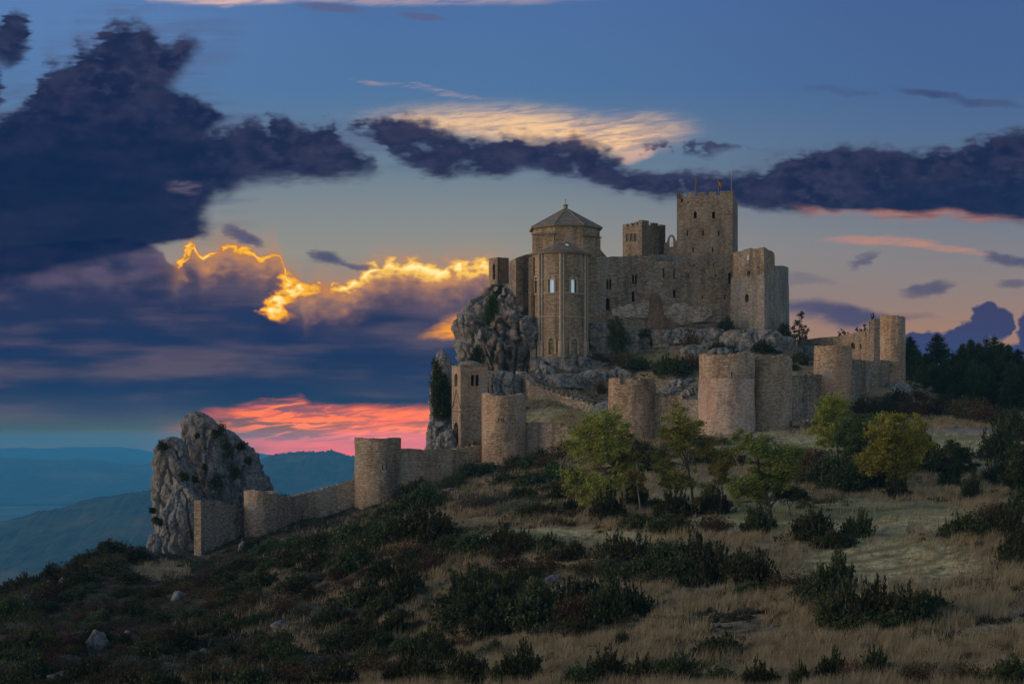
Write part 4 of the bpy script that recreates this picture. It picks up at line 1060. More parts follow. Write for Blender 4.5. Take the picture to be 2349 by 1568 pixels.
FLAG_R = flat('red flag cloth', (0.22, 0.03, 0.02), var=.1); FLAG_Y = flat('yellow flag cloth', (0.36, 0.23, 0.04), var=.1)
keep()

def small_tower():
    C, A, B, D = corner_rect(1472, 274, math.radians(50), 4.96, 6.0)
    zc, zb = WZ(514, 274), WZ(640, 274)
    poly = [(A.x, A.y), (C.x, C.y), (B.x, B.y), (D.x, D.y)]
    mb = MB(); mb.prism(poly, zb, zc); me = fix_normals(mb.mesh('t')); me = hollow(me, poly, zc - 1.6, zc + 1, .6)
    fl, fr = Face(A, C), Face(C, B)
    sp = []
    for x in (1438, 1447, 1456): sp += [(x - 3.1, x - .5, 536, 554, 'arch'), (x + .5, x + 3.1, 535, 553, 'arch')]
    sp += [(1441, 1443, 583, 592, 'slit'), (1458, 1460, 583, 592, 'slit')]
    me, k = cut_openings(me, fl, sp, .55)
    root = empty('crenellated_tower', (C.x, C.y, zb), 'smaller crenellated tower with three twin windows left of the keep', 'tower')
    obj_from(me, 'tower_shaft', M['keep'], root); add_windows(root, fl, k, .55)
    il, ir = (B - C).normalized(), (A - C).normalized()
    merlons_on(root, A, C, [(0, 1.0, .45), (1.55, 2.35, .5), (2.9, 3.6, .55), (4.0, 4.96, .75)], zc, .6, 'keep', il)
    merlons_on(root, C, B, [(.6, 1.75, .75), (2.6, 4.1, .5), (4.75, 6.0, .35)], zc, .6, 'keep', ir)
    merlons_on(root, A, D, [(.7, 1.9, .6), (2.8, 4.1, .6), (4.8, 6.0, .6)], zc, .6, 'keep', -ir)
    mb = MB()
    for x0, y0, x1, y1 in ((1433, 522.5, 1441, 521.5), (1444, 520.5, 1453, 519.5), (1455, 519, 1464, 518)):
        a, z = fl.at(x0, y0); b, z2 = fl.at(x1, y1); mb.tube([fl.pt(a, z, .05), fl.pt(b, z2, .05)], [.10, .10], 5)
    mb.build('label_mould', M['trim_dark'], root)
small_tower()

# ruined wall with the pointed arch between the two towers
def arch_wall():
    A, B = P(1522, HY, 276.0), P(1556, HY, 274.5)
    f = Face(A, B); L = (B - A).length; s = L / 34.0
    prof = [(0, 560), (6, 556), (9, 551), (11, 544), (14, 539.5), (17, 538), (20.5, 538.5), (24, 542), (26, 547), (28, 552), (34, 552)]
    vs = []; bk = Vector((0, .8, 0))
    for dx, y in prof:
        p = A + f.t * dx * s; z = WZ(y, p.y); vs += [(p.x, p.y, WZ(640, p.y)), (p.x, p.y, z), (p.x, p.y + .8, z), (p.x, p.y + .8, WZ(640, p.y))]
    n = len(prof); fs = []
    for i in range(n - 1):
        a, b = i * 4, i * 4 + 4; fs += [(a, b, b + 1, a + 1), (a + 1, b + 1, b + 2, a + 2), (a + 2, b + 2, b + 3, a + 3), (a + 3, b + 3, b, a)]
    fs += [(0, 1, 2, 3), (4 * n - 1, 4 * n - 2, 4 * n - 3, 4 * n - 4)]
    mb = MB(); mb.add(vs, fs); me = fix_normals(mb.mesh('aw'))
    me, k = cut_openings(me, f, [(1535.5, 1543.5, 543.5, 565.5, 'pointed through')], .6)
    o = obj_from(me, 'arch_wall', M['keep']); tag(o, 'ruined wall with an open pointed arch between keep and smaller tower', 'wall')
    mb = MB()
    u0, z0 = f.at(1536, 565.5); u1, z1 = f.at(1543, 560)
    for u in (u0 + .12, (u0 + u1) / 2, u1 - .12): mb.tube([f.pt(u, z0, -.4), f.pt(u, z0 + .75, -.4)], [.02, .02], 4)
    mb.tube([f.pt(u0, z0 + .75, -.4), f.pt(u1, z0 + .75, -.4)], [.025, .025], 4); mb.build('railing', M['steel'], o)
arch_wall()

# hall: the long wall with twin windows
def hall():
    st = [(1345, 589, 860, 258.0), (1376, 588, 850, 258.8), (1440, 587, 820, 260.2), (1496, 586, 800, 261.4), (1497, 598, 800, 261.5), (1560, 601, 800, 262.6), (1576, 605, 800, 263), (1578, 612, 800, 263), (1640, 612, 800, 264.0), (1682, 611, 800, 264.5)]
    me = wall_mesh(st, 3.2, .08, .9, 41); f = Face((WX(1345, 258), 258.0), (WX(1682, 264.5), 264.5))
    sp = []
    for x, y0, y1 in ((1397.3, 640, 663), (1457, 629, 650)): sp += [(x - 5.6, x - .7, y0, y1, 'arch'), (x + .9, x + 5.8, y0, y1, 'arch')]
    sp += [(1390.5, 1399.5, 683, 711, 'arch'), (1450.5, 1457, 667, 692, 'arch'), (1522.6, 1526, 614, 637, 'slit'), (1546.4, 1549.8, 616, 639, 'slit'), (1575, 1577.6, 626, 637, 'slit'), (1579.8, 1582.4, 626, 637, 'slit'),
           (1545.5, 1552.5, 664, 682, 'arch'), (1611, 1613.6, 675, 685, 'slit'), (1661, 1663.6, 676, 686, 'slit'), (1640.5, 1643, 627, 636, 'slit'), (1670.5, 1678, 626, 650, 'rect')]
    me, k = cut_openings(me, f, sp, .9)
    root = empty('hall', (WX(1345, 258), 258.0, WZ(765, 258)), 'long high hall wall with twin arched windows between church and keep', 'castle hall')
    obj_from(me, 'wall', M['hall'], root); add_windows(root, f, k, .9)
    st = [(1497, 583.5, 620, 265.0), (1550, 584, 620, 266), (1566, 586, 620, 266.3)]
    obj_from(wall_mesh(st, 2, .05, .9, 42), 'parapet', M['slate_wall'], root)
    # repaired lower courses, standing a hand proud of the old face
    def patch(name, mat, pts, out):
        us = [f.at(*p) for p in pts]; mb = MB(); n = len(us)
        a = [f.pt(u, z, out) for u, z in us]; b = [f.pt(u, z, -.2) for u, z in us]
        mb.add(a + b, [tuple(range(n))] + [(i, n + i, n + (i + 1) % n, (i + 1) % n) for i in range(n)]); o = mb.build(name, M[mat], root); fix_normals(o.data)
    rr = random.Random(5)
    def jag(pts, k=6, amp=2.2):
        out = []
        for i in range(len(pts)):
            a, b = pts[i], pts[(i + 1) % len(pts)]
            for j in range(k):
                t = j / k; x, y = a[0] + (b[0] - a[0]) * t, a[1] + (b[1] - a[1]) * t
                if j: x += rr.uniform(-amp, amp); y = round((y + rr.uniform(-amp, amp)) / 5.4) * 5.4
                out.append((x, y))
        return out
    patch('repair_patch', 'hall_pale', jag([(1516, 700), (1560, 698), (1600, 704), (1632, 706), (1634, 722), (1610, 742), (1560, 748), (1524, 744)]), .035)
    patch('repair_patch', 'hall_pale', jag([(1402, 706), (1436, 700), (1462, 696), (1490, 690), (1488, 715), (1484, 728), (1436, 728), (1404, 724)]), .035)
    patch('repair_patch', 'stain', jag([(1494, 676), (1505, 671), (1513, 680), (1519, 700), (1523, 722), (1560, 744), (1558, 760), (1484, 760), (1487, 716)], 5, 1.6), .07)
hall()

def corner_block():
    z = lambda y, Y=258: WZ(y, Y)
    root = empty('corner_block', (WX(1716, 257), 257.0, z(765)), 'ruined blocky corner tower with sky showing through its window holes', 'castle tower')
    body = [(1676, 262.6), (1753, 256.4), (1777, 260), (1797, 266), (1809, 274), (1795, 283), (1690, 281)]
    top = [(1680.5, 262.4), (1752, 256.8), (1775, 260.6), (1776.5, 274), (1692, 276)]
    # battered grey lower body
    lo = px_poly(body); c = Vector((sum(p[0] for p in lo) / 7, sum(p[1] for p in lo) / 7))
    mb = MB(); zb = z(790); zt = z(631); vs = []
    for f, zz in ((1.035, zb), (1.0, zt)): vs += [(c.x + (x - c.x) * f, c.y + (y - c.y) * f, zz) for x, y in lo]
    n = 7; mb.add(vs, [tuple(range(n))[::-1], tuple(range(n, 2 * n))] + [(i, (i + 1) % n, n + (i + 1) % n, n + i) for i in range(n)]); me = fix_normals(mb.mesh('body'))
    f = Face(lo[0], lo[1]); me, k = cut_openings(me, f, [(1709, 1717.5, 674, 692, 'arch framed')], .8)
    obj_from(me, 'lower_body', M['slate_wall'], root); add_windows(root, f, k, .8)
    tp = px_poly(top); me = ragged_prism(tp, zt + .004, [z(572), z(564.5, 256.8), z(581, 260), z(588, 274), z(578, 276)], .14, .7, 51)
    me = hollow(me, tp, z(615), z(540), .8)
    f = Face(tp[0], tp[1])
    me, k = cut_openings(me, f, [(1712.5, 1717.5, 585, 597, 'through'), (1706, 1708.5, 586, 589.5, 'through'), (1727.5, 1729.5, 587, 589.5, 'through'), (1712, 1720.5, 621, 635, 'arch'), (1738, 1740, 611, 615, 'hole')], .75)
    o = obj_from(me, 'ruined_storey', M['hall'], root)
    for prof, u, z0, w, h, kind in k:
        if 'through' in kind: continue
        pane = prism_between(f, [(x * 1.05, y) for x, y in prof], u, z0, -.62, .72).build('window', M['void'], root); fix_normals(pane.data)
        if 'arch' in kind:
            g = prism_between(f, [(x * .42 + .12, y * .62 + h * .16) for x, y in prof], u, z0, -.5, .6).build('pane', M['glass'], pane); fix_normals(g.data)  # added glowing sheet standing in for the sky seen through this arch
    wing = px_poly([(1768, 262.2), (1796.5, 266.2), (1808, 274.2), (1800, 282), (1768, 282)])
    obj_from(ragged_prism(wing, zt + .004, [z(608, 262), z(609, 266), z(613, 274), z(613, 282), z(608, 282)], .08, .8, 52), 'side_wing', M['slate_wall'], root)
corner_block()

# two roofless blocks on the crag left of the church
def left_blocks():
    C, A, B, D = corner_rect(1141, 263, math.radians(48), 2.3, 2.6)
    poly = [(A.x, A.y), (C.x, C.y), (B.x, B.y), (D.x, D.y)]
    me = ragged_prism(poly, WZ(720, 263), [WZ(593, 264), WZ(589, 263), WZ(590, 264), WZ(590, 265)], .06, .6, 53)
    fl = Face(A, C); me, k = cut_openings(me, fl, [(1129.5, 1135, 605, 641, 'pointed')], .5)
    o = obj_from(me, 'ruined_house', M['ashlar']); tag(o, 'small roofless block with a tall pointed window at the cliff edge', 'building'); add_windows(o, fl, k, .5)
    C, A, B, D = corner_rect(1183, 259, math.radians(60), 2.2, 2.8)
    poly = [(A.x, A.y), (C.x, C.y), (B.x, B.y), (D.x, D.y)]
    me = ragged_prism(poly, WZ(750, 259), [WZ(598, 260), WZ(592, 259), WZ(581, 260), WZ(590, 262)], .06, .6, 54)
    o = obj_from(me, 'ruined_house', M['wall_dark']); tag(o, 'tall dark roofless block squeezed between cliff block and apse', 'building')
left_blocks()
# ------------------------------------------------------------------ ground
def project(x, y, z): 
    y = np.maximum(y, 1.0); return x / y * F + CX, HY - z / y * F
def soft_blobs(px, py, L):
    r = np.zeros_like(px)
    for cx, cy, rx, ry, a in L:
        d = ((px - cx) / rx) ** 2 + ((py - cy) / ry) ** 2
        r = np.maximum(r, a * sst(d, 1.3, 0.5))
    return r
GREEN = [(1760, 1040, 150, 26, .9), (1700, 1015, 70, 14, .8), (2190, 1003, 90, 8, .8), (1830, 1175, 260, 22, .8), (1650, 1130, 160, 25, .6), (2050, 1165, 180, 22, .6), (1120, 1228, 150, 16, .8), (1340, 1250, 190, 14, .7),
         (2245, 1085, 40, 10, .9), (1560, 850, 60, 18, .6), (1290, 905, 60, 12, .5), (1900, 945, 40, 12, .7), (2100, 1240, 160, 20, .35), (1480, 815, 60, 22, .5)]
MOWN = [(1900, 1185, 420, 42, 1), (2050, 1290, 220, 60, 1), (1250, 1235, 330, 26, 1), (1760, 1030, 220, 40, 1), (2200, 1030, 180, 45, 1), (1650, 1145, 200, 30, 1), (1500, 1290, 300, 14, .6), (1900, 1330, 250, 30, .8)]
BARE = [(2210, 988, 120, 5, 1), (2160, 1060, 90, 26, .35), (1760, 1005, 60, 8, .4), (1650, 1090, 60, 12, .3)]
ROCKY = [(1620, 785, 240, 34, .9), (1330, 850, 120, 34, .7), (1590, 880, 60, 22, .6), (1130, 900, 70, 60, .8), (1030, 1128, 80, 8, .8), (400, 1280, 90, 40, .5), (1400, 945, 50, 14, .8), (1730, 1190, 40, 10, .7), (270, 1260, 60, 30, .4)]
_gpx, _gpy = project(_mx, _my, GZ)
_gg = soft_blobs(_gpx, _gpy, GREEN); _gm = soft_blobs(_gpx, _gpy, MOWN + [(1290, 955, 120, 22, .55), (1490, 870, 60, 24, .4)]); _gb = soft_blobs(_gpx, _gpy, BARE); _gr = soft_blobs(_gpx, _gpy, ROCKY)
# cover wildness: how much dry standing grass (right and foreground) against dark scrub (left slope)
_gd = sst(_gpx + (_gpy - 1300) * .9, 500, 1500) * sst(_my, 30, 60)
_gd = np.maximum(_gd, soft_blobs(_gpx, _gpy, [(370, 1310, 70, 26, .9), (900, 1305, 120, 30, .7), (1260, 945, 130, 60, .9), (1100, 1105, 120, 24, .8), (1050, 1195, 160, 16, 1), (1230, 1480, 180, 40, .9), (1120, 1380, 60, 80, .7), (630, 1330, 50, 18, .7), (690, 1500, 60, 16, .8), (1510, 870, 60, 60, .9), (1430, 860, 120, 40, .7), (1640, 830, 160, 50, .6)]))
def along(px, py, pts, w):
    d = np.full(px.shape, 1e9)
    for (x0, y0), (x1, y1) in zip(pts, pts[1:]):
        t = np.clip(((px - x0) * (x1 - x0) + (py - y0) * (y1 - y0) * 9) / ((x1 - x0) ** 2 + (y1 - y0) ** 2 * 9 + 1e-6), 0, 1)
        d = np.minimum(d, np.hypot((px - x0 - t * (x1 - x0)) * .33, py - y0 - t * (y1 - y0)))
    return sst(d, w, w * .3)
TRACKS = [[(1180, 1222), (1400, 1240), (1600, 1268), (1780, 1284), (1950, 1272), (2080, 1250), (2130, 1254), (2160, 1272), (2130, 1292), (2030, 1306), (1880, 1316)],
          [(1180, 1230), (1400, 1250), (1600, 1280), (1780, 1297), (1960, 1288), (2060, 1272)], [(2130, 1222), (2190, 1240), (2215, 1262), (2190, 1284)], [(1830, 1165), (1980, 1172), (2120, 1160), (2180, 1165)], [(1700, 1160), (1850, 1185), (2000, 1192)]]
_gt = np.maximum.reduce([along(_gpx, _gpy, t, 5.5) for t in TRACKS]) * .8
def ground_mat():
    m, N, b = new_mat('hillside earth and grass')
    geo = N.node('ShaderNodeNewGeometry'); p = geo.outputs['Position']
    a = N.node('ShaderNodeAttribute'); a.attribute_name = 'cover'
    sp = N.node('ShaderNodeSeparateColor'); N.link(a.outputs['Color'], sp.inputs[0]); g, mo, ro = (E(N, s) for s in sp.outputs)
    a2 = N.node('ShaderNodeAttribute'); a2.attribute_name = 'dry'; sp2 = N.node('ShaderNodeSeparateColor'); N.link(a2.outputs['Color'], sp2.inputs[0]); dr, ba, tk = (E(N, s) for s in sp2.outputs)
    n1 = N.noise(p, .22, 6, .65); n2 = N.noise(p, 1.1, 6, .7); n3 = N.noise(p, 5.0, 4, .7)
    c = N.mix(N.ss(n2, .35, .65), C4(.028, .024, .015), C4(.075, .058, .036))
    c = N.mix(dr * N.ss(n1 * .6 + n2 * .4, .36, .56), c, N.mix(N.ss(n3, .3, .7), C4(.17, .125, .07), C4(.32, .245, .14)))
    c = N.mix(mo * N.ss(n2, .25, .5), c, N.mix(N.ss(n2, .36, .62), C4(.22, .205, .095), C4(.46, .40, .215)))
    c = N.mix(g * N.ss(n1 * .5 + n2 * .5, .38, .54), c, N.mix(N.ss(n3, .3, .7), C4(.07, .10, .032), C4(.14, .175, .06)))
    c = N.mix(ro * N.ss(n2, .50, .62) * .8, c, N.mix(N.ss(n3, .35, .65), C4(.12, .115, .11), C4(.30, .29, .28)))
    c = N.mix(ba, c, N.mix(N.ss(n3, .3, .7), C4(.16, .145, .13), C4(.25, .235, .215)))
    c = N.mix(tk * N.ss(n2, .3, .55, .5, 1.0), c, N.mix(N.ss(n3, .3, .7), C4(.06, .06, .028), C4(.11, .10, .05)))
    N.link(c, b.inputs['Base Color'])
    bm = N.node('ShaderNodeBump'); bm.inputs['Strength'].default_value = .9; bm.inputs['Distance'].default_value = .15
    N.link((n2 + n3 * .5).s, bm.inputs['Height']); N.link(bm.outputs[0], b.inputs['Normal'])
    return m
M['ground'] = ground_mat()
def build_ground():
    ny, nx = GZ.shape
    idx = np.arange(nx * ny).reshape(ny, nx)
    q = np.stack([idx[:-1, :-1].ravel(), idx[:-1, 1:].ravel(), idx[1:, 1:].ravel(), idx[1:, :-1].ravel()], 1)
    me = np_mesh('ground', np.stack([_mx.ravel(), _my.ravel(), GZ.ravel()], 1), q, True)
    for nm, ch in (('cover', (_gg, _gm, _gr)), ('dry', (_gd, _gb, _gt))):
        ca = me.color_attributes.new(nm, 'FLOAT_COLOR', 'POINT')
        ca.data.foreach_set('color', np.stack([*(c.ravel() for c in ch), np.ones(nx * ny)], 1).astype(np.float32).ravel())
    o = obj_from(me, 'ground', M['ground'], uv=False); tag(o, kind='structure')
build_ground()

# ------------------------------------------------------------------ far country: plain, hills, mountains
def far_mat():
    m, N, b = new_mat('wooded far slopes')
    geo = N.node('ShaderNodeNewGeometry'); p = geo.outputs['Position']
    ps = N.node('ShaderNodeSeparateXYZ'); N.link(p, ps.inputs[0]); x, y, z = (E(N, s) for s in ps.outputs)
    n = N.noise(N.vec(x * .003, y * .0022, z * .008), 1.0, 8, .68); f = N.noise(N.vec(x * .03, y * .018, z * .05), 1.0, 4, .7)
    fld = N.voronoi(N.vec(x * .004, y * .002, z * .01), 1.0, 'F1', 1)
    c = N.mix(N.ss(f, .35, .65), C4(.020, .036, .034), C4(.052, .070, .056))
    c = N.mix(N.ss(n, .50, .62) * .8, c, C4(.12, .095, .06))
    c = N.mix(N.ss(n, .66, .72) * .8, c, C4(.26, .21, .15))
    N.link(c, b.inputs['Base Color'])
    return m
M['far'] = far_mat()
def plain_mat():
    m, N, b = new_mat('cultivated plain')
    geo = N.node('ShaderNodeNewGeometry'); p = geo.outputs['Position']
    ps = N.node('ShaderNodeSeparateXYZ'); N.link(p, ps.inputs[0]); x, y, z = (E(N, s) for s in ps.outputs)
    v = N.node('ShaderNodeTexVoronoi'); N.link(N.vec(x * .0022, y * .0012, 0.0), v.inputs['Vector'])
    s = N.node('ShaderNodeSeparateColor'); N.link(v.outputs['Color'], s.inputs[0])
    c = N.mix(E(N, s.outputs[0]), C4(.05, .075, .075), C4(.125, .135, .115)); N.link(c, b.inputs['Base Color'])
    return m
M['plain'] = plain_mat()
def hill(name, prof, Yr, Yf, zbase, amp, seed, back=1.5, fuzz=0.0):
    """a ridge: crest given in sheet units at distance Yr, slope coming forward to Yf"""
    pxs = np.linspace(prof[0][0], prof[-1][0], 420); crest = np.interp(pxs, [p[0] for p in prof], [p[1] for p in prof])
    rows = 46; V = []
    for j in range(rows + 14):
        f = j / rows
        Y = Yf + (Yr - Yf) * f if f <= 1 else Yr + (f - 1) * (Yr - Yf) * back * 3
        x = (pxs - CX) * Yr / F
        zc = (HY - crest) * Yr / F
        k = sst(np.full_like(x, f), 0, 1) if f <= 1 else 1 - sst(np.full_like(x, f - 1), 0, .35)
        nz = (fbm(x * 6 / Yr * 4, np.full_like(x, Y * 6 / Yr * 4), 6, seed) - .5)
        z = zbase + (zc - zbase) * k + nz * amp * (np.minimum(f, 1) if f <= 1 else 1) * (1 - .55 * (abs(f - 1) < .02))
        if fuzz: z = z + (vnoise(x * .35, np.full_like(x, Y) * .02, 4) + rng.random(len(x)) * .5) * fuzz * (1.0 if abs(f - 1) < .03 else .25)
        V.append(np.stack([x * (Y / Yr) ** .35, np.full_like(x, Y), z], 1))
    nx = len(pxs); idx = np.arange(nx * len(V)).reshape(len(V), nx)
    q = np.stack([idx[:-1, :-1].ravel(), idx[:-1, 1:].ravel(), idx[1:, 1:].ravel(), idx[1:, :-1].ravel()], 1)
    o = obj_from(np_mesh(name, np.concatenate(V), q, True), name, M['far'], uv=False); tag(o, kind='structure')
def far_country():
    ys = np.concatenate([np.linspace(250, 2000, 30), np.geomspace(2100, 15600, 60)]); us = np.linspace(-1.0, 1.0, 120)
    yy, uu = np.meshgrid(ys, us, indexing='ij'); x = uu * np.minimum(500 + yy * .55, 9300)
    z = -330 + (fbm(x * .0008, yy * .0008, 4, 5) - .5) * 40 * sst(yy, 3000, 9000)
    idx = np.arange(x.size).reshape(x.shape)
    q = np.stack([idx[:-1, :-1].ravel(), idx[:-1, 1:].ravel(), idx[1:, 1:].ravel(), idx[1:, :-1].ravel()], 1)
    o = obj_from(np_mesh('plain', np.stack([x.ravel(), yy.ravel(), z.ravel()], 1), q, True), 'plain', M['plain'], uv=False); tag(o, kind='structure')
    hill('hill', [(-500, 1330), (-250, 1285), (-60, 1222), (30, 1202), (70, 1192), (120, 1180), (165, 1160), (190, 1152), (240, 1140), (280, 1132), (345, 1121), (470, 1112), (560, 1190), (640, 1300)], 3600, 1800, -326, 75, 31, fuzz=5)
    hill('hill', [(380, 1180), (470, 1112), (560, 1082), (592, 1066), (630, 1054), (670, 1048), (700, 1046), (750, 1047), (800, 1052), (860, 1060), (960, 1085), (1100, 1130)], 5500, 3400, -326, 90, 32, fuzz=8)
    hill('hill', [(-900, 1046), (-300, 1050), (0, 1046), (60, 1052), (130, 1058), (220, 1060), (350, 1063), (460, 1068), (700, 1080)], 9400, 7800, -326, 90, 34)
    hill('mountains', [(-900, 1030), (-200, 1022), (0, 1026), (60, 1025), (110, 1029), (180, 1027), (250, 1027), (290, 1031), (330, 1039), (380, 1046), (480, 1050), (560, 1042), (600, 1048), (700, 1054), (820, 1050), (900, 1052), (1400, 1050), (2000, 1045), (3200, 1045)], 14400, 12200, -326, 130, 33)
far_country()

# ------------------------------------------------------------------ crags
def crag_mesh(lobes, seed=0, res=(150, 120)):
    """each lobe: rows (py, xl, xr), Y of its middle, depth/width ratio, roughness"""
    V, Q = [], []; base = 0
    for li, (rows, Y, dr, amp) in enumerate(lobes):
        nt, nz = res
        py = np.array([r[0] for r in rows], float); xl = np.array([r[1] for r in rows], float); xr = np.array([r[2] for r in rows], float)
        yq = np.linspace(py[0], py[-1], nz); L = np.interp(yq, py, xl); R = np.interp(yq, py, xr)
        th = np.linspace(0, 2 * np.pi, nt, endpoint=False)
        ct, st = np.cos(th), np.sin(th); e = .8
        ct = np.sign(ct) * np.abs(ct) ** e; st = np.sign(st) * np.abs(st) ** e
        cx = (L + R) / 2; hw = (R - L) / 2; k = Y / F
        x = (cx[:, None] - CX + hw[:, None] * ct) * k; y = Y + hw[:, None] * st * k * dr; z = np.repeat(((HY - yq) * k)[:, None], nt, 1)
        hwm = (hw * k)[:, None]
        out = np.empty(x.shape)
        for j in range(nz):
            for i in range(nt):
                p = Vector((x[j, i] + seed * 31, y[j, i], z[j, i] * .75))
                f1 = mnoise.fractal(p * .11, 1.0, 2.0, 4) * .9
                w = mnoise.noise(p * .5) * .5
                q = Vector((p.x + w, p.y + w, p.z * .62 - w * .6))
                d1, c1 = mnoise.voronoi(q * .40); d2, c2 = mnoise.voronoi(q * 1.05 + Vector((9, 3, 1)))
                b1 = mnoise.noise(c1[0] * 3.7); b2 = mnoise.noise(c2[0] * 3.1)          # fractured blocks, each set in or out
                s = p.z * .50 + p.x * .30 + f1 * .8 + w * .4; s -= math.floor(s)           # tilted bedding
                fs = abs(mnoise.noise(Vector((p.x * .62 + w, p.y * .62, p.z * .10 + seed))))  # upright fissures
                gr = min(fs, .10) / .10
                out[j, i] = f1 * .95 + b1 * .40 + b2 * .15 + (s - .5) * .24 + (gr - 1) * .42 + mnoise.fractal(p * 1.8, .7, 2.0, 3) * .10 + .24
        a = amp * np.minimum(1, hwm / 2.0)
        nx_, ny_ = ct, st / max(dr, .3)
        x = x + out * a * nx_; y = y + out * a * ny_ * .9; z = z + out * a * .25
        V.append(np.stack([x.ravel(), y.ravel(), z.ravel()], 1))
        idx = np.arange(nt * nz).reshape(nz, nt) + base; nxt = np.roll(idx, -1, 1)
        Q.append(np.stack([idx[:-1].ravel(), idx[1:].ravel(), nxt[1:].ravel(), nxt[:-1].ravel()], 1))
        tip = idx[0]; V.append(np.array([[x[0].mean(), y[0].mean(), z[0].mean() + .15]])); ti = base + nt * nz
        Q.append(np.stack([tip, np.roll(tip, -1), np.full(nt, ti), np.full(nt, ti)], 1)[:, [0, 1, 2, 2]] if False else np.stack([tip, np.roll(tip, -1), np.roll(tip, -1), np.full(nt, ti)], 1)[:0])
        # close the top with a fan of quads
        Q.append(np.stack([tip[0:-1:2], tip[1::2], np.roll(tip, -2)[0::2], np.full(nt // 2, ti)], 1))
        base = ti + 1
    return np_mesh('crag', np.concatenate(V), np.concatenate(Q), False)
def crag(name, label, lobes, mat='rock', cat='rock', seed=0, res=(150, 120)):
    me = crag_mesh(lobes, seed, res); fix_normals(me)
    o = obj_from(me, name, M[mat], uv=False); tag(o, label, cat); return o
CRAG1 = crag('crag', 'tall forked grey crag standing alone at the left end of the wall', [
    ([(944, 442, 458), (952, 430, 472), (970, 424, 490), (1000, 423, 510), (1040, 424, 520), (1080, 418, 525), (1130, 408, 530), (1220, 395, 520), (1310, 385, 500)], 222, .7, 1.6),
    ([(1003, 388, 408), (1012, 374, 418), (1034, 360, 426), (1060, 352, 432), (1110, 346, 450), (1160, 348, 455), (1230, 354, 455), (1320, 350, 455)], 216, .8, 1.5),
    ([(962, 474, 492), (972, 468, 500), (990, 466, 524), (1010, 464, 546), (1030, 460, 566), (1060, 455, 582), (1085, 450, 594), (1110, 440, 602), (1160, 430, 606), (1230, 420, 600)], 226, .8, 1.8),
    ([(1120, 395, 440), (1140, 380, 452), (1200, 366, 458), (1260, 362, 460), (1320, 355, 470)], 211, .6, 1.0)], 'rock', seed=1)
ob = crag('crag', 'low dark rocky shoulder at the foot of the forked crag', [([(1225, 345, 362), (1240, 338, 370), (1270, 332, 372), (1310, 325, 375)], 205, .8, .8)], 'rock', seed=4, res=(50, 36))
CRAG2 = crag('crag', 'pointed rock fin with one ivy clad side left of the bell tower', [
    ([(801, 1009, 1014), (808, 1003, 1020), (825, 997, 1030), (850, 992, 1044), (900, 987, 1050), (960, 985, 1052), (1000, 981, 1056), (1060, 975, 1060)], 246, .9, .8),
    ([(968, 992, 1030), (980, 984, 1048), (1010, 982, 1060), (1060, 978, 1066)], 242, .6, 1.0)], 'rock', seed=2, res=(90, 70))
CRAG3 = crag('crag', 'high cliff of grey rock carrying the church and the blocks beside it', [
    ([(652, 1122, 1168), (662, 1112, 1184), (690, 1092, 1200), (720, 1080, 1215), (750, 1070, 1225), (800, 1068, 1232), (850, 1062, 1238), (920, 1070, 1235), (1020, 1076, 1220)], 262, .55, 2.6),
    ([(728, 1172, 1212), (745, 1140, 1222), (765, 1112, 1228), (800, 1104, 1230), (850, 1100, 1232), (900, 1104, 1226), (1000, 1100, 1220)], 256.5, .42, 2.2),
    ([(852, 1120, 1170), (870, 1116, 1186), (920, 1112, 1190), (1000, 1110, 1195)], 245, .5, 1.1)], 'rock', seed=3)
crag('outcrop', 'broad rough rock directly under the church apse', [
    ([(822, 1226, 1352), (832, 1222, 1372), (850, 1222, 1385), (880, 1226, 1390), (920, 1230, 1390)], 254.5, .35, 1.2)], 'rock_warm', seed=5, res=(110, 50))
crag('outcrop', 'rough pale rock between apse and hall behind the climbing shrub', [
    ([(742, 1362, 1392), (752, 1352, 1404), (785, 1346, 1408), (820, 1342, 1412), (855, 1340, 1415)], 258, .6, 1.2), ([(758, 1432, 1462), (770, 1424, 1476), (800, 1420, 1482), (830, 1415, 1486), (860, 1410, 1480)], 259, .6, 1.2)], 'rock_pale', seed=6, res=(80, 50))
def outcrop(px, py, w, h, label, mat='rock_pale', seed=0, Y=None):
    g = ground(px, py, 228); Yg = Y if Y is not None else (g.y if g is not None else 262.0)
    h = h * .8
    rows = [(py - h, px - w * .16, px + w * .20), (py - h * .86, px - w * .30, px + w * .34), (py - h * .5, px - w * .44, px + w * .46), (py - h * .1, px - w * .5, px + w * .5), (py + 14, px - w * .52, px + w * .52)]
    return crag('outcrop', label, [(rows, Yg + w * .1 * Yg / F, .5, .95)], mat, seed=seed, res=(90, 44))
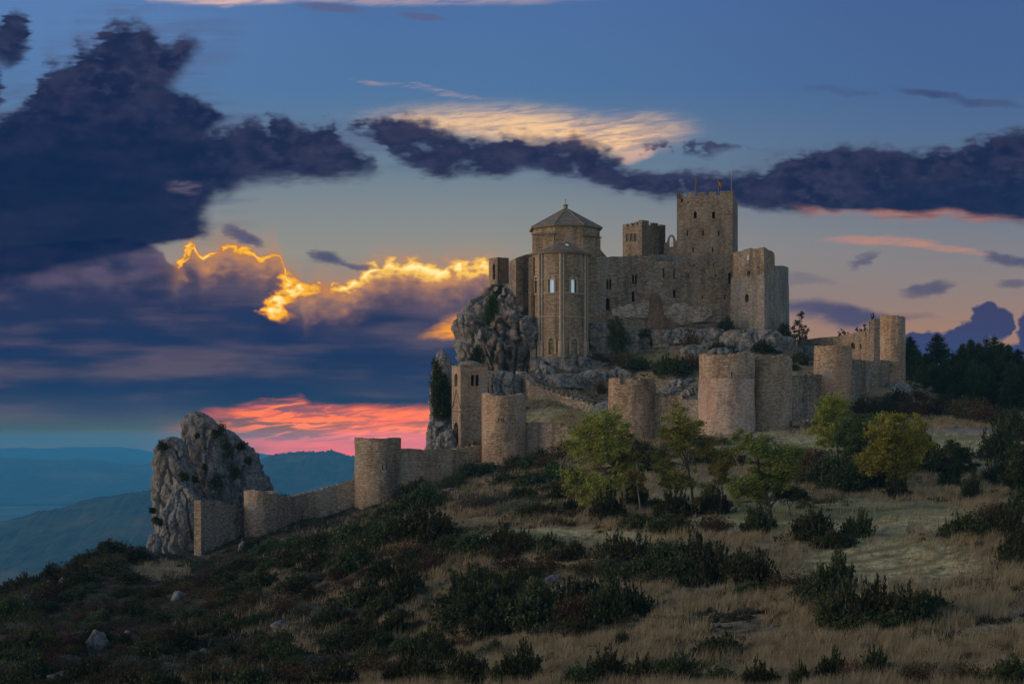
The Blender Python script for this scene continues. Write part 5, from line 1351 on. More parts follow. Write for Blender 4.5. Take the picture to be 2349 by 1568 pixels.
for k, (px, py, w, h, l, mt) in enumerate([
    (1512, 786, 84, 34, 'pale ledge below the left half of the hall', 'rock_pale'), (1570, 776, 80, 30, 'pale ledge below the red brown patch of the hall', 'rock_pale'), (1628, 776, 84, 28, 'pale ledge below the middle of the hall', 'rock_pale'),
    (1690, 786, 80, 34, 'pale ledge left of the foot of the ruined corner tower', 'rock_pale'), (1745, 788, 92, 38, 'broad pale ledge under the ruined corner tower', 'rock_pale'), (1800, 800, 60, 34, 'pale ledge right of the foot of the ruined corner tower', 'rock'),
    (1600, 808, 70, 20, 'flat rock halfway down below the hall', 'rock_pale'), (1660, 812, 70, 18, 'flat rock just above the biggest tower', 'rock'), (1555, 884, 60, 18, 'whitish slab left of the biggest tower', 'rock_pale'), (1594, 906, 66, 24, 'whitish broken slab against the biggest tower', 'rock_pale'), (1530, 902, 50, 16, 'small whitish slab above the low dark wall', 'rock_pale'),
    (1300, 880, 70, 28, 'rough rock below the apse beside the ramp', 'rock'), (1248, 866, 46, 36, 'upright rock between pier and ramp', 'rock'), (1360, 868, 70, 24, 'pale rock above the lower end of the ramp', 'rock_pale'), (1420, 862, 70, 20, 'low rock in the grass above the crenellated tower', 'rock'), (1846, 812, 50, 22, 'rock at the left end of the upper wall', 'rock')]):
    outcrop(px, py, w, h, l, mt, 20 + k)
crag('boulder', 'big smooth grey boulder beside the foot of the tallest right tower', [
    ([(876, 2042, 2066), (882, 2036, 2080), (893, 2028, 2092), (910, 2020, 2098)], 227, .7, .5)], 'rock', seed=9, res=(60, 30))
crag('boulder', 'flat pale slab of rock beside the lower end of the ramp', [
    ([(921, 1384, 1396), (927, 1370, 1406), (940, 1352, 1412), (960, 1345, 1415)], 235, .8, .5)], 'rock_pale', seed=10, res=(60, 26))
crag('outcrop', 'grey rocks breaking out below the bell tower and the fin', [
    ([(985, 1024, 1040), (1000, 1000, 1046), (1030, 992, 1050), (1060, 988, 1055)], 236, .7, 1.0)], 'rock', seed=12, res=(60, 40))

# loose boulders
def boulder_mesh(seed, flatn=.7):
    bm = bmesh.new(); bmesh.ops.create_icosphere(bm, subdivisions=4, radius=1.0)
    for v in bm.verts:
        p = v.co.copy(); q = p + Vector((seed * 7.3, 0, 0))
        d = mnoise.voronoi(q * 1.5)[0]
        r = 1 + .30 * mnoise.fractal(q * .8, 1, 2, 4) + .30 * min(d[1] - d[0], .6) + .07 * mnoise.fractal(q * 4, 1, 2, 3)
        v.co = Vector((p.x * r, p.y * r * .85, max(p.z * r * flatn, -.5)))
    me = bpy.data.meshes.new('boulder'); bm.to_mesh(me); bm.free()
    me.polygons.foreach_set('use_smooth', [True] * len(me.polygons)); return me
BM = []
for s in range(6):
    me = boulder_mesh(s, (.7, .9, .55, .75, .6, .8)[s]); me.materials.append(M[('rock_dull', 'rock', 'rock_dull', 'rock', 'rock_dull', 'rock')[s]]); BM.append(me)
LANDMARKS = []     # (name, px, py) used to say where a plant or stone stands
def say(lbl): return ' '.join(lbl.split()[:16])
def place_boulder(px, py, wpx, hpx, v, label, group=None, Y=None, name='boulder'):
    p = ground(px, py) if Y is None else P(px, py, Y)
    if p is None: return None
    k = p.y / F; o = bpy.data.objects.new(name, BM[v]); link(o)
    o.location = (p.x, p.y + wpx * k * .3, p.z + hpx * k * .12); o.scale = (wpx * k * .5, wpx * k * .42, hpx * k * .62)
    o.rotation_euler = (random.uniform(-.2, .2), random.uniform(-.2, .2), random.uniform(0, 6.28))
    return tag(o, label, 'rock', group)
for px, py, w, h, v, l in [
    (405, 1376, 34, 26, 1, 'round pale boulder alone among dark scrub below the wall end'), (221, 1492, 48, 74, 0, 'tall pitted grey boulder standing on the lower left slope'),
    (642, 1444, 56, 34, 2, 'slanting grey slab of rock in the scrub below the long wall'), (150, 1568, 90, 48, 2, 'dark jagged rock in the bottom left corner'),
    (105, 1352, 40, 34, 0, 'dark rock on the far left ridge line'), (148, 1338, 26, 26, 4, 'small dark rock right of the ridge rock on the far left'),
    (268, 1262, 52, 24, 2, 'low grey outcrop on the ridge left of the forked crag'), (556, 1262, 18, 26, 1, 'narrow upright pale stone at the foot of the small tower'),
    (1270, 1342, 44, 26, 1, 'pale heap of stones in the middle of the dark foreground shrubs'), (1300, 1352, 34, 20, 3, 'pale stones right of the stone heap in the foreground shrubs'), (1312, 1366, 26, 12, 5, 'single white stone lowest of the foreground stone heap'),
    (1005, 1138, 48, 16, 3, 'white ledge of rock on the grassy rise below the wall'), (1120, 1122, 40, 12, 5, 'small white outcrop right of the ledge on the grassy rise'), (1035, 1124, 50, 10, 3, 'thin white rock strip behind the ledge on the grassy rise'),
    (1677, 1230, 26, 18, 1, 'white boulder in dry grass left of the forked tree'), (1768, 1222, 18, 16, 0, 'dark grey stone at the foot of the forked tree'), (1792, 1232, 22, 14, 4, 'flat grey stone below the forked tree'), (1843, 1237, 22, 16, 1, 'pale stone between the two round bushes in the meadow'),
    (1730, 1196, 34, 10, 3, 'low rubble of pale stones left of the forked tree'), (1990, 1149, 10, 7, 5, 'bright white stone on the far meadow edge'), (2002, 1144, 8, 6, 5, 'tiny white stone behind the bright one on the meadow edge'), (1962, 1150, 8, 6, 3, 'small white stone leftmost on the meadow edge'), (2032, 1146, 8, 8, 1, 'ochre stone rightmost on the meadow edge'),
    (2150, 948, 26, 12, 3, 'pale stone in the dark scrub below the pine wood'), (2172, 946, 34, 16, 1, 'larger pale stone next to the track below the pine wood'), (2244, 977, 8, 5, 5, 'small ochre stone beside the gravel track'), (2125, 958, 8, 5, 5, 'small white stone left end of the gravel track'),
    (345, 1512, 26, 16, 4, 'small grey rock right of the tall pitted boulder'), (290, 1455, 16, 12, 1, 'pale stone above the tall pitted boulder'), (375, 1562, 34, 10, 3, 'flat pale rock at the bottom edge left of centre'), (430, 1562, 30, 10, 1, 'second flat pale rock at the bottom edge'),
    (830, 1500, 24, 10, 3, 'small pale rock in tan grass lower left of centre'), (945, 1412, 22, 12, 1, 'pale stone beside a big shrub in the left foreground'), (900, 1420, 26, 10, 3, 'flat stones under a big shrub in the left foreground'), (1325, 1530, 24, 10, 3, 'white stone in tan grass near the bottom edge'), (1345, 1530, 18, 18, 0, 'dark stone right of the white one near the bottom edge'), (1584, 1420, 18, 7, 5, 'small white stone alone in the tan grass'),
    (1240, 1502, 14, 8, 5, 'little white stone under a bottom edge shrub')]:
    place_boulder(px, py, w, h, v, l)
# boulders strewn on the castle slope
ORD = [w + ' ' for w in 'first second third fourth fifth sixth seventh eighth ninth tenth eleventh twelfth thirteenth fourteenth fifteenth sixteenth seventeenth eighteenth nineteenth twentieth'.split()] + ['twenty-%s ' % w for w in 'first second third fourth fifth sixth seventh eighth ninth'.split()]
for i, (px, py, w, h) in enumerate([(1262, 872, 26, 20), (1300, 880, 20, 16), (1352, 822, 26, 18), (1380, 838, 30, 18), (1420, 846, 22, 14), (1395, 800, 26, 20), (1500, 770, 34, 22), (1530, 782, 26, 18), (1560, 765, 40, 20), (1602, 760, 36, 20), (1640, 762, 40, 22), (1682, 768, 34, 26), (1725, 770, 36, 24), (1762, 772, 40, 30), (1800, 782, 34, 24), (1825, 806, 30, 22), (1660, 790, 30, 16), (1620, 795, 26, 14), (1700, 800, 26, 16), (1585, 872, 34, 12), (1560, 880, 26, 14), (1600, 890, 30, 18), (1628, 905, 26, 12), (1540, 895, 20, 12), (1590, 915, 30, 10), (1640, 880, 22, 12), (1330, 868, 22, 14), (1370, 862, 18, 14), (1455, 800, 24, 22), (1475, 785, 26, 22), (1780, 800, 26, 14), (1850, 802, 24, 14), (1245, 845, 20, 24), (1320, 838, 24, 12)]):
    g = ground(px, py + 4, 228)
    if g is None: continue
    where = 'apse' if px < 1420 else ('hall' if px < 1670 else 'corner tower')
    LANDMARKS.append((where, px, py))
    place_boulder(px, py + 4, w * 1.15, h * 1.2, (i * 5 + 1) % 6, '', None, Y=g.y)
_bs = [o for o in COL.objects if o.name.startswith('boulder') and o.get('label', None) is None and o.type == 'MESH']
for where in ('apse', 'hall', 'corner tower'):
    L = sorted([(lm[1], o) for lm, o in zip(LANDMARKS, _bs) if lm[0] == where], key=lambda q: q[0])
    for k, (x, o) in enumerate(L):
        tag(o, 'pale boulder on the slope below the %s, %sfrom the left' % (where, ORD[k]), 'rock', 'boulders strewn below the castle')
LANDMARKS.clear()

def scattered_stones():
    r = np.random.default_rng(61); V = []; Q = []; b = 0
    o8 = np.array([(1, 0, 0), (.6, .7, .1), (0, 1, 0), (-.7, .6, 0), (-1, 0, .1), (-.6, -.7, 0), (0, -1, 0), (.7, -.6, 0), (.45, .3, .6), (-.3, .45, .65), (-.4, -.35, .6), (.35, -.4, .55)])
    fq = [(0, 1, 8, 7), (1, 2, 9, 8), (2, 3, 4, 9), (4, 5, 10, 9), (5, 6, 11, 10), (6, 7, 8, 11), (8, 9, 10, 11)]
    for _ in range(620):
        y = 62 * (235 / 62) ** r.uniform(); x = r.uniform(-.40, .50) * y; s = r.uniform(.07, .22) * (1 + (r.random() < .12))
        if vnoise(np.array(x * .09), np.array(y * .09), 5) < .42: continue
        a = r.uniform(0, 6.28); p = o8 * r.uniform(.75, 1.25, (12, 3)) * np.array([1.2, .9, r.uniform(.6, 1.1)]) * s
        p = np.stack([p[:, 0] * math.cos(a) - p[:, 1] * math.sin(a), p[:, 0] * math.sin(a) + p[:, 1] * math.cos(a), p[:, 2]], 1) + np.array([x, y, float(H(x, y)) + .02])
        V.append(p); Q.append(np.array(fq) + b); b += 12
    o = obj_from(np_mesh('scattered_stones', np.concatenate(V), np.concatenate(Q)), 'scattered_stones', M['rock'], uv=False); tag(o, kind='stuff')
scattered_stones()

# ------------------------------------------------------------------ ramp to the gate, its wall, blocks and railing
RST = [(1182, 850, 950, 246.5), (1200, 866, 955, 244.5), (1216, 881, 958, 242.5), (1245, 893, 962, 240.5), (1275, 903, 965, 239), (1310, 915, 968, 237), (1350, 931, 975, 235), (1402, 951, 985, 232)]
wall('ramp_wall', 'rubble wall carrying the ramp that slopes down from the church gate', RST, 1.0, 'rubble', 0.05, 61, cat='wall')
def ramp():
    W = [Vector((WX(p, Y), Y, WZ(yt, Y))) for p, yt, yb, Y in RST]; vs = []
    for w in W: vs += [(w.x + .8, w.y + .8, w.z - .25), (w.x + 1.6, w.y + 4.4, w.z + .15)]
    mb = MB(); mb.add(vs, [(2 * i, 2 * i + 2, 2 * i + 3, 2 * i + 1) for i in range(len(W) - 1)]); o = mb.build('ramp_path', flat('pale gravel', (.34, .32, .30), bump=.03), uv=False); tag(o, kind='structure')
    L = [(W[i], W[i + 1]) for i in range(2, len(W) - 1)]
    k = 0; pr = None; tot = sum((b - a).length for a, b in L)
    def at(s):
        for a, b in L:
            l = (b - a).length
            if s <= l: return a.lerp(b, s / l), (b - a).normalized()
            s -= l
        return L[-1][1], (L[-1][1] - L[-1][0]).normalized()
    mesh = None
    ords = ['topmost', 'second from the top', 'third from the top', 'fourth from the top', 'fifth from the top', 'sixth from the top', 'seventh from the top', 'eighth from the top', 'ninth from the top', 'tenth from the top', 'eleventh from the top', 'twelfth from the top', 'thirteenth from the top', 'fourteenth from the top', 'fifteenth from the top', 'lowest']
    for i in range(16):
        p, d = at(1.6 + (tot - 1.8) * i / 15)
        if mesh is None:
            mb = MB(); mb.box((0, 0, .2), (.62, .5, .75), 0, 0, .93); mesh = mb.mesh('kerb_block'); mesh.materials.append(M['wall_dark']); auto_uv(mesh)
        o = bpy.data.objects.new('kerb_block', mesh); link(o); o.location = (p.x + .2, p.y + .25, p.z); o.rotation_euler = (0, 0, math.atan2(d.y, d.x)); o.scale = (random.uniform(.85, 1.15), 1, random.uniform(.8, 1.15))
        tag(o, 'squat dark stone block on the ramp wall edge, %s' % ords[i], 'stone block', 'stone blocks along the ramp wall')
    root = empty('railing', (W[2].x, W[2].y + 1.5, W[2].z), 'thin metal railing running along the ramp above the wall', 'railing')
    tops = []
    for i in range(20):
        p, d = at(tot * i / 19); q = Vector((p.x + .6, p.y + 1.6, p.z - .1)); tops.append(q + Vector((0, 0, 1.15)))
        mb = MB(); mb.tube([q, q + Vector((0, 0, 1.15))], [.03, .03], 5); mb.build('post', M['steel'], root, uv=False)
    mb = MB(); mb.tube(tops, [.03] * 20, 5); mb.tube([t - Vector((0, 0, .5)) for t in tops], [.018] * 20, 4); mb.build('rail', M['steel'], root, uv=False)
    # entrance steps below the pier
    root = empty('stone_steps', (WX(1210, 250), 250, WZ(872, 250)), 'short flight of stone steps at the foot of the church pier', 'steps')
    for i in range(5):
        mb = MB(); a = P(1207, 868 - i * 2.4, 249 + i * .5); mb.box((a.x, a.y, a.z - .3), (2.6, .6, .6), .1); mb.build('step', M['trim_dark'], root)
ramp()

# small man-made things on the meadow
def info_panel():
    g = ground(1858, 982); k = g.y / F
    root = empty('information_panel', g, 'pair of brown metal panels standing by the low stone wall', 'sign')
    for dx in (-.42, .28):
        mb = MB(); mb.box((g.x + dx, g.y, g.z + .62), (.56, .14, 1.3), .25); o = mb.build('panel', M['brown_panel'], root)
        mb = MB(); mb.box((g.x + dx + .02, g.y - .08, g.z + 1.08), (.46, .03, .30), .25); mb.build('face', M['paper'], o)
info_panel()
wall('dry_stone_wall', 'low dry stone wall of ochre rubble under the yellowing tree', [(1817, 965, 982, 209), (1835, 963, 982, 209), (1860, 966, 982, 209.5), (1902, 967, 982, 210)], .7, 'rubble', .07, 71)
def cairn():
    g = ground(1960, 1346); root = empty('cairn', g, 'small cairn of stacked flat stones beside a short post in the grass', 'cairn'); z = g.z
    for i, (w, h) in enumerate([(.62, .2), (.52, .17), (.42, .16), (.34, .15), (.24, .2)]):
        o = bpy.data.objects.new('stone', BM[(i * 2) % 6]); link(o, root); o.location = (random.uniform(-.05, .05), random.uniform(-.05, .05), z - g.z + h * .5); o.scale = (w * .5, w * .45, h * .75); o.rotation_euler = (0, 0, i * 1.3); z += h
    g = ground(1974, 1346); root = empty('wooden_post', g, 'short weathered wooden post right of the little cairn', 'post')
    mb = MB(); mb.tube([(g.x, g.y, g.z - .2), (g.x + .02, g.y, g.z + .85), (g.x + .02, g.y, g.z + .9)], [.09, .08, .03], 7); mb.build('shaft', flat('weathered wood', (.13, .11, .09)), root, uv=False)
cairn()

# ------------------------------------------------------------------ evening haze between the castle hill and the mountains
def haze():
    mb = MB(); x0, x1, y0, y1, z0, z1 = -9600, 9600, -300, 15900, -620, 52
    mb.add([(x, y, z) for z in (z0, z1) for x, y in ((x0, y0), (x1, y0), (x1, y1), (x0, y1))], [(3, 2, 1, 0), (4, 5, 6, 7), (0, 1, 5, 4), (1, 2, 6, 5), (2, 3, 7, 6), (3, 0, 4, 7)])
    m = bpy.data.materials.new('evening haze'); m.use_nodes = True; t = m.node_tree; t.nodes.clear()
    out = t.nodes.new('ShaderNodeOutputMaterial'); v = t.nodes.new('ShaderNodeVolumePrincipled')
    v.inputs['Density'].default_value = HAZE_D; v.inputs['Color'].default_value = HAZE_C; v.inputs['Anisotropy'].default_value = HAZE_G
    v.inputs['Density Attribute'].default_value = ''; v.inputs['Color Attribute'].default_value = ''; v.inputs['Temperature Attribute'].default_value = ''
    t.links.new(v.outputs[0], out.inputs['Volume']); m.cycles.homogeneous_volume = True
    o = obj_from(mb.mesh('haze'), 'haze', m, uv=False); tag(o, kind='stuff'); o.display_type = 'WIRE'
HAZE_D, HAZE_C, HAZE_G = 0.95e-4, (.13, .60, 1.0, 1), -.45
haze()
# ------------------------------------------------------------------ plants
def leaf_mat(name, c1, c2, trans=.25, rough=.7):
    m, N, b = new_mat(name)
    geo = N.node('ShaderNodeNewGeometry'); oi = N.node('ShaderNodeObjectInfo')
    r = E(N, geo.outputs['Random Per Island']); q = E(N, oi.outputs['Random'])
    n = N.ss(N.noise(geo.outputs['Position'], 1.1, 3, .6), .3, .7)
    c = N.mix((r * .55 + n * .75 - .15).min(1.0), C4(*c1), C4(*c2))
    hsv = N.node('ShaderNodeHueSaturation'); N.link(c, hsv.inputs['Color']); N.put(q * .08 + .455, hsv.inputs['Hue']); N.put(q * .75 + .6, hsv.inputs['Value'])
    N.link(hsv.outputs[0], b.inputs['Base Color']); b.inputs['Roughness'].default_value = rough
    if trans:
        t = N.node('ShaderNodeBsdfTranslucent'); N.link(hsv.outputs[0], t.inputs[0]); mx = N.node('ShaderNodeMixShader'); mx.inputs[0].default_value = trans
        out = [n_ for n_ in N.t.nodes if n_.type == 'OUTPUT_MATERIAL'][0]
        N.link(b.outputs[0], mx.inputs[1]); N.link(t.outputs[0], mx.inputs[2]); N.link(mx.outputs[0], out.inputs[0])
    return m
M['juniper'] = leaf_mat('juniper needles', (.019, .024, .010), (.056, .062, .024), .1)
M['box'] = leaf_mat('box leaves', (.022, .034, .014), (.066, .082, .030), .15)
M['rust'] = leaf_mat('rusty autumn leaves', (.036, .024, .014), (.10, .058, .028), .15)
M['sage'] = leaf_mat('grey green lavender leaves', (.05, .058, .046), (.12, .13, .10), .1)
M['willow'] = leaf_mat('yellow green almond leaves', (.10, .11, .024), (.38, .37, .09), .3)
M['dark_tree'] = leaf_mat('dark green oak leaves', (.030, .052, .018), (.085, .115, .038), .2)
M['golden'] = leaf_mat('golden autumn leaves', (.115, .12, .018), (.38, .35, .055), .25)
M['lime'] = leaf_mat('lime green autumn leaves', (.08, .095, .018), (.32, .29, .05), .25)
M['pine'] = leaf_mat('pine needles', (.014, .026, .012), (.045, .066, .026), .1)
M['ivy'] = leaf_mat('ivy leaves', (.024, .042, .014), (.07, .10, .03), .15)
M['bark'] = flat('grey brown bark', (.075, .06, .05), bump=.05, sc=6)
M['bark_pale'] = flat('pale bare twigs', (.20, .17, .15), sc=6)
M['straw'] = leaf_mat('dry standing grass', (.255, .22, .105), (.54, .455, .25), .3)
M['short'] = leaf_mat('short meadow grass', (.20, .185, .085), (.44, .37, .20), .25)

def leaves(cen, axis, ln, wd, r, flop=.5, quad=True):
    """small leaf faces: centre, main direction, length, width"""
    n = len(cen); a = axis + r.normal(0, flop, (n, 3)); a /= np.linalg.norm(a, axis=1)[:, None] + 1e-9
    s = np.cross(a, r.normal(0, 1, (n, 3))); s /= np.linalg.norm(s, axis=1)[:, None] + 1e-9
    ln = (ln * r.uniform(.6, 1.3, n))[:, None]; wd = (wd * r.uniform(.7, 1.3, n))[:, None]
    v = np.stack([cen - a * ln * .5, cen + s * wd * .5, cen + a * ln * .5, cen - s * wd * .5], 1).reshape(-1, 3)
    return v, np.arange(4 * n).reshape(n, 4)
def shrub_mesh(seed, kind):
    r = np.random.default_rng(seed); V = []; 
    if kind in ('juniper', 'box'):
        ns = 95 if kind == 'juniper' else 110
        lob = r.uniform(-.75, .75, (6, 2)); lobh = r.uniform(.42, 1.0, 6) if kind == 'juniper' else r.uniform(.7, .95, 6)
        for i in range(ns):
            k = r.integers(0, 6); x, y = lob[k] * .7 + r.normal(0, .26, 2)
            d = math.hypot(x, y); h = lobh[k] * max(.15, 1 - .62 * d ** 1.6) * (r.uniform(.7, 1.08) if kind == 'juniper' else r.uniform(.5, 1.0))
            b = np.array([x * .8, y * .8, h * .25]); t = np.array([x * 1.08 + r.normal(0, .05), y * 1.08 + r.normal(0, .05), h])
            m = 40; f = r.uniform(.0, 1, m)[:, None]; c = b + (t - b) * f + r.normal(0, 1, (m, 3)) * .085 * (1.15 - f)
            ax = (t - b) / np.linalg.norm(t - b)
            if kind == 'box': c = c + r.normal(0, .05, (m, 3))
            V.append(leaves(c, np.repeat(ax[None], m, 0), .115 if kind == 'juniper' else .085, .042 if kind == 'juniper' else .055, r, .45 if kind == 'juniper' else 1.2))
        m = 1100; p = r.normal(0, .38, (m, 3)); p[:, 2] = np.abs(p[:, 2]) * .55
        V.append(leaves(p, r.normal(0, 1, (m, 3)), .12, .07, r))
    elif kind == 'rust':
        for i in range(90):
            an = r.uniform(0, 6.28); rad = r.uniform(.1, 1) ** .7; t = np.array([math.cos(an) * rad, math.sin(an) * rad, (1 - .55 * rad ** 2) * r.uniform(.6, 1.05)])
            b = t * np.array([.25, .25, 0]); m = 22; f = r.uniform(.1, 1, m)[:, None]; c = b + (t - b) * f + r.normal(0, .06, (m, 3))
            V.append(leaves(c, np.repeat((t - b)[None], m, 0), .11, .045, r, .6))
        m = 600; p = r.normal(0, .38, (m, 3)); p[:, 2] = np.abs(p[:, 2]) * .5; V.append(leaves(p, r.normal(0, 1, (m, 3)), .12, .05, r))
    else:                                   # sage: low dense cushion
        m = 2000; p = r.normal(0, 1, (m, 3)); p /= np.linalg.norm(p, axis=1)[:, None]; p[:, 2] = np.abs(p[:, 2])
        lump = 1 + .25 * np.sin(p[:, 0] * 6 + seed) * np.cos(p[:, 1] * 5); c = p * (r.uniform(.55, 1.03, m) * lump)[:, None]
        V.append(leaves(c, p + np.array([0, 0, .6]), .15, .035, r, .35))
    vs, qs, b = [], [], 0
    for v, q in V: vs.append(v); qs.append(q + b); b += len(v)
    me = np_mesh(kind, np.concatenate(vs), np.concatenate(qs)); me.materials.append(M[kind]); return me
SHRUB = {k: [shrub_mesh(s * 11 + 5, k) for s in range(n)] for k, n in (('juniper', 4), ('box', 4), ('rust', 3), ('sage', 2))}
KINDNAME = {'juniper': 'dark green juniper', 'box': 'green bushy shrub', 'rust': 'rusty brown shrub', 'sage': 'grey green cushion shrub'}
SH = []
def shrub(px, py, w, h, kind, var=None, Y=None, min_y=45, sink=.06):
    g = ground(px, py, min_y) if Y is None else Vector((WX(px, Y), Y, float(H(WX(px, Y), Y))))
    if g is None: return None
    k = g.y / F; o = bpy.data.objects.new({'juniper': 'juniper', 'box': 'shrub', 'rust': 'rusty_shrub', 'sage': 'cushion_shrub'}[kind], SHRUB[kind][(len(SH) if var is None else var) % len(SHRUB[kind])]); link(o)
    hz = h * k; o.location = (g.x, g.y + w * k * .25, g.z - hz * sink); o.scale = (w * k * .58, w * k * .58, hz * (1.42 if kind in ('juniper', 'box') and py > 1000 and not (px < 780 and py < 1400) else 1.1)); o.rotation_euler = (0, 0, random.uniform(0, 6.28))
    SH.append((px, py, w, h, kind, o)); return o
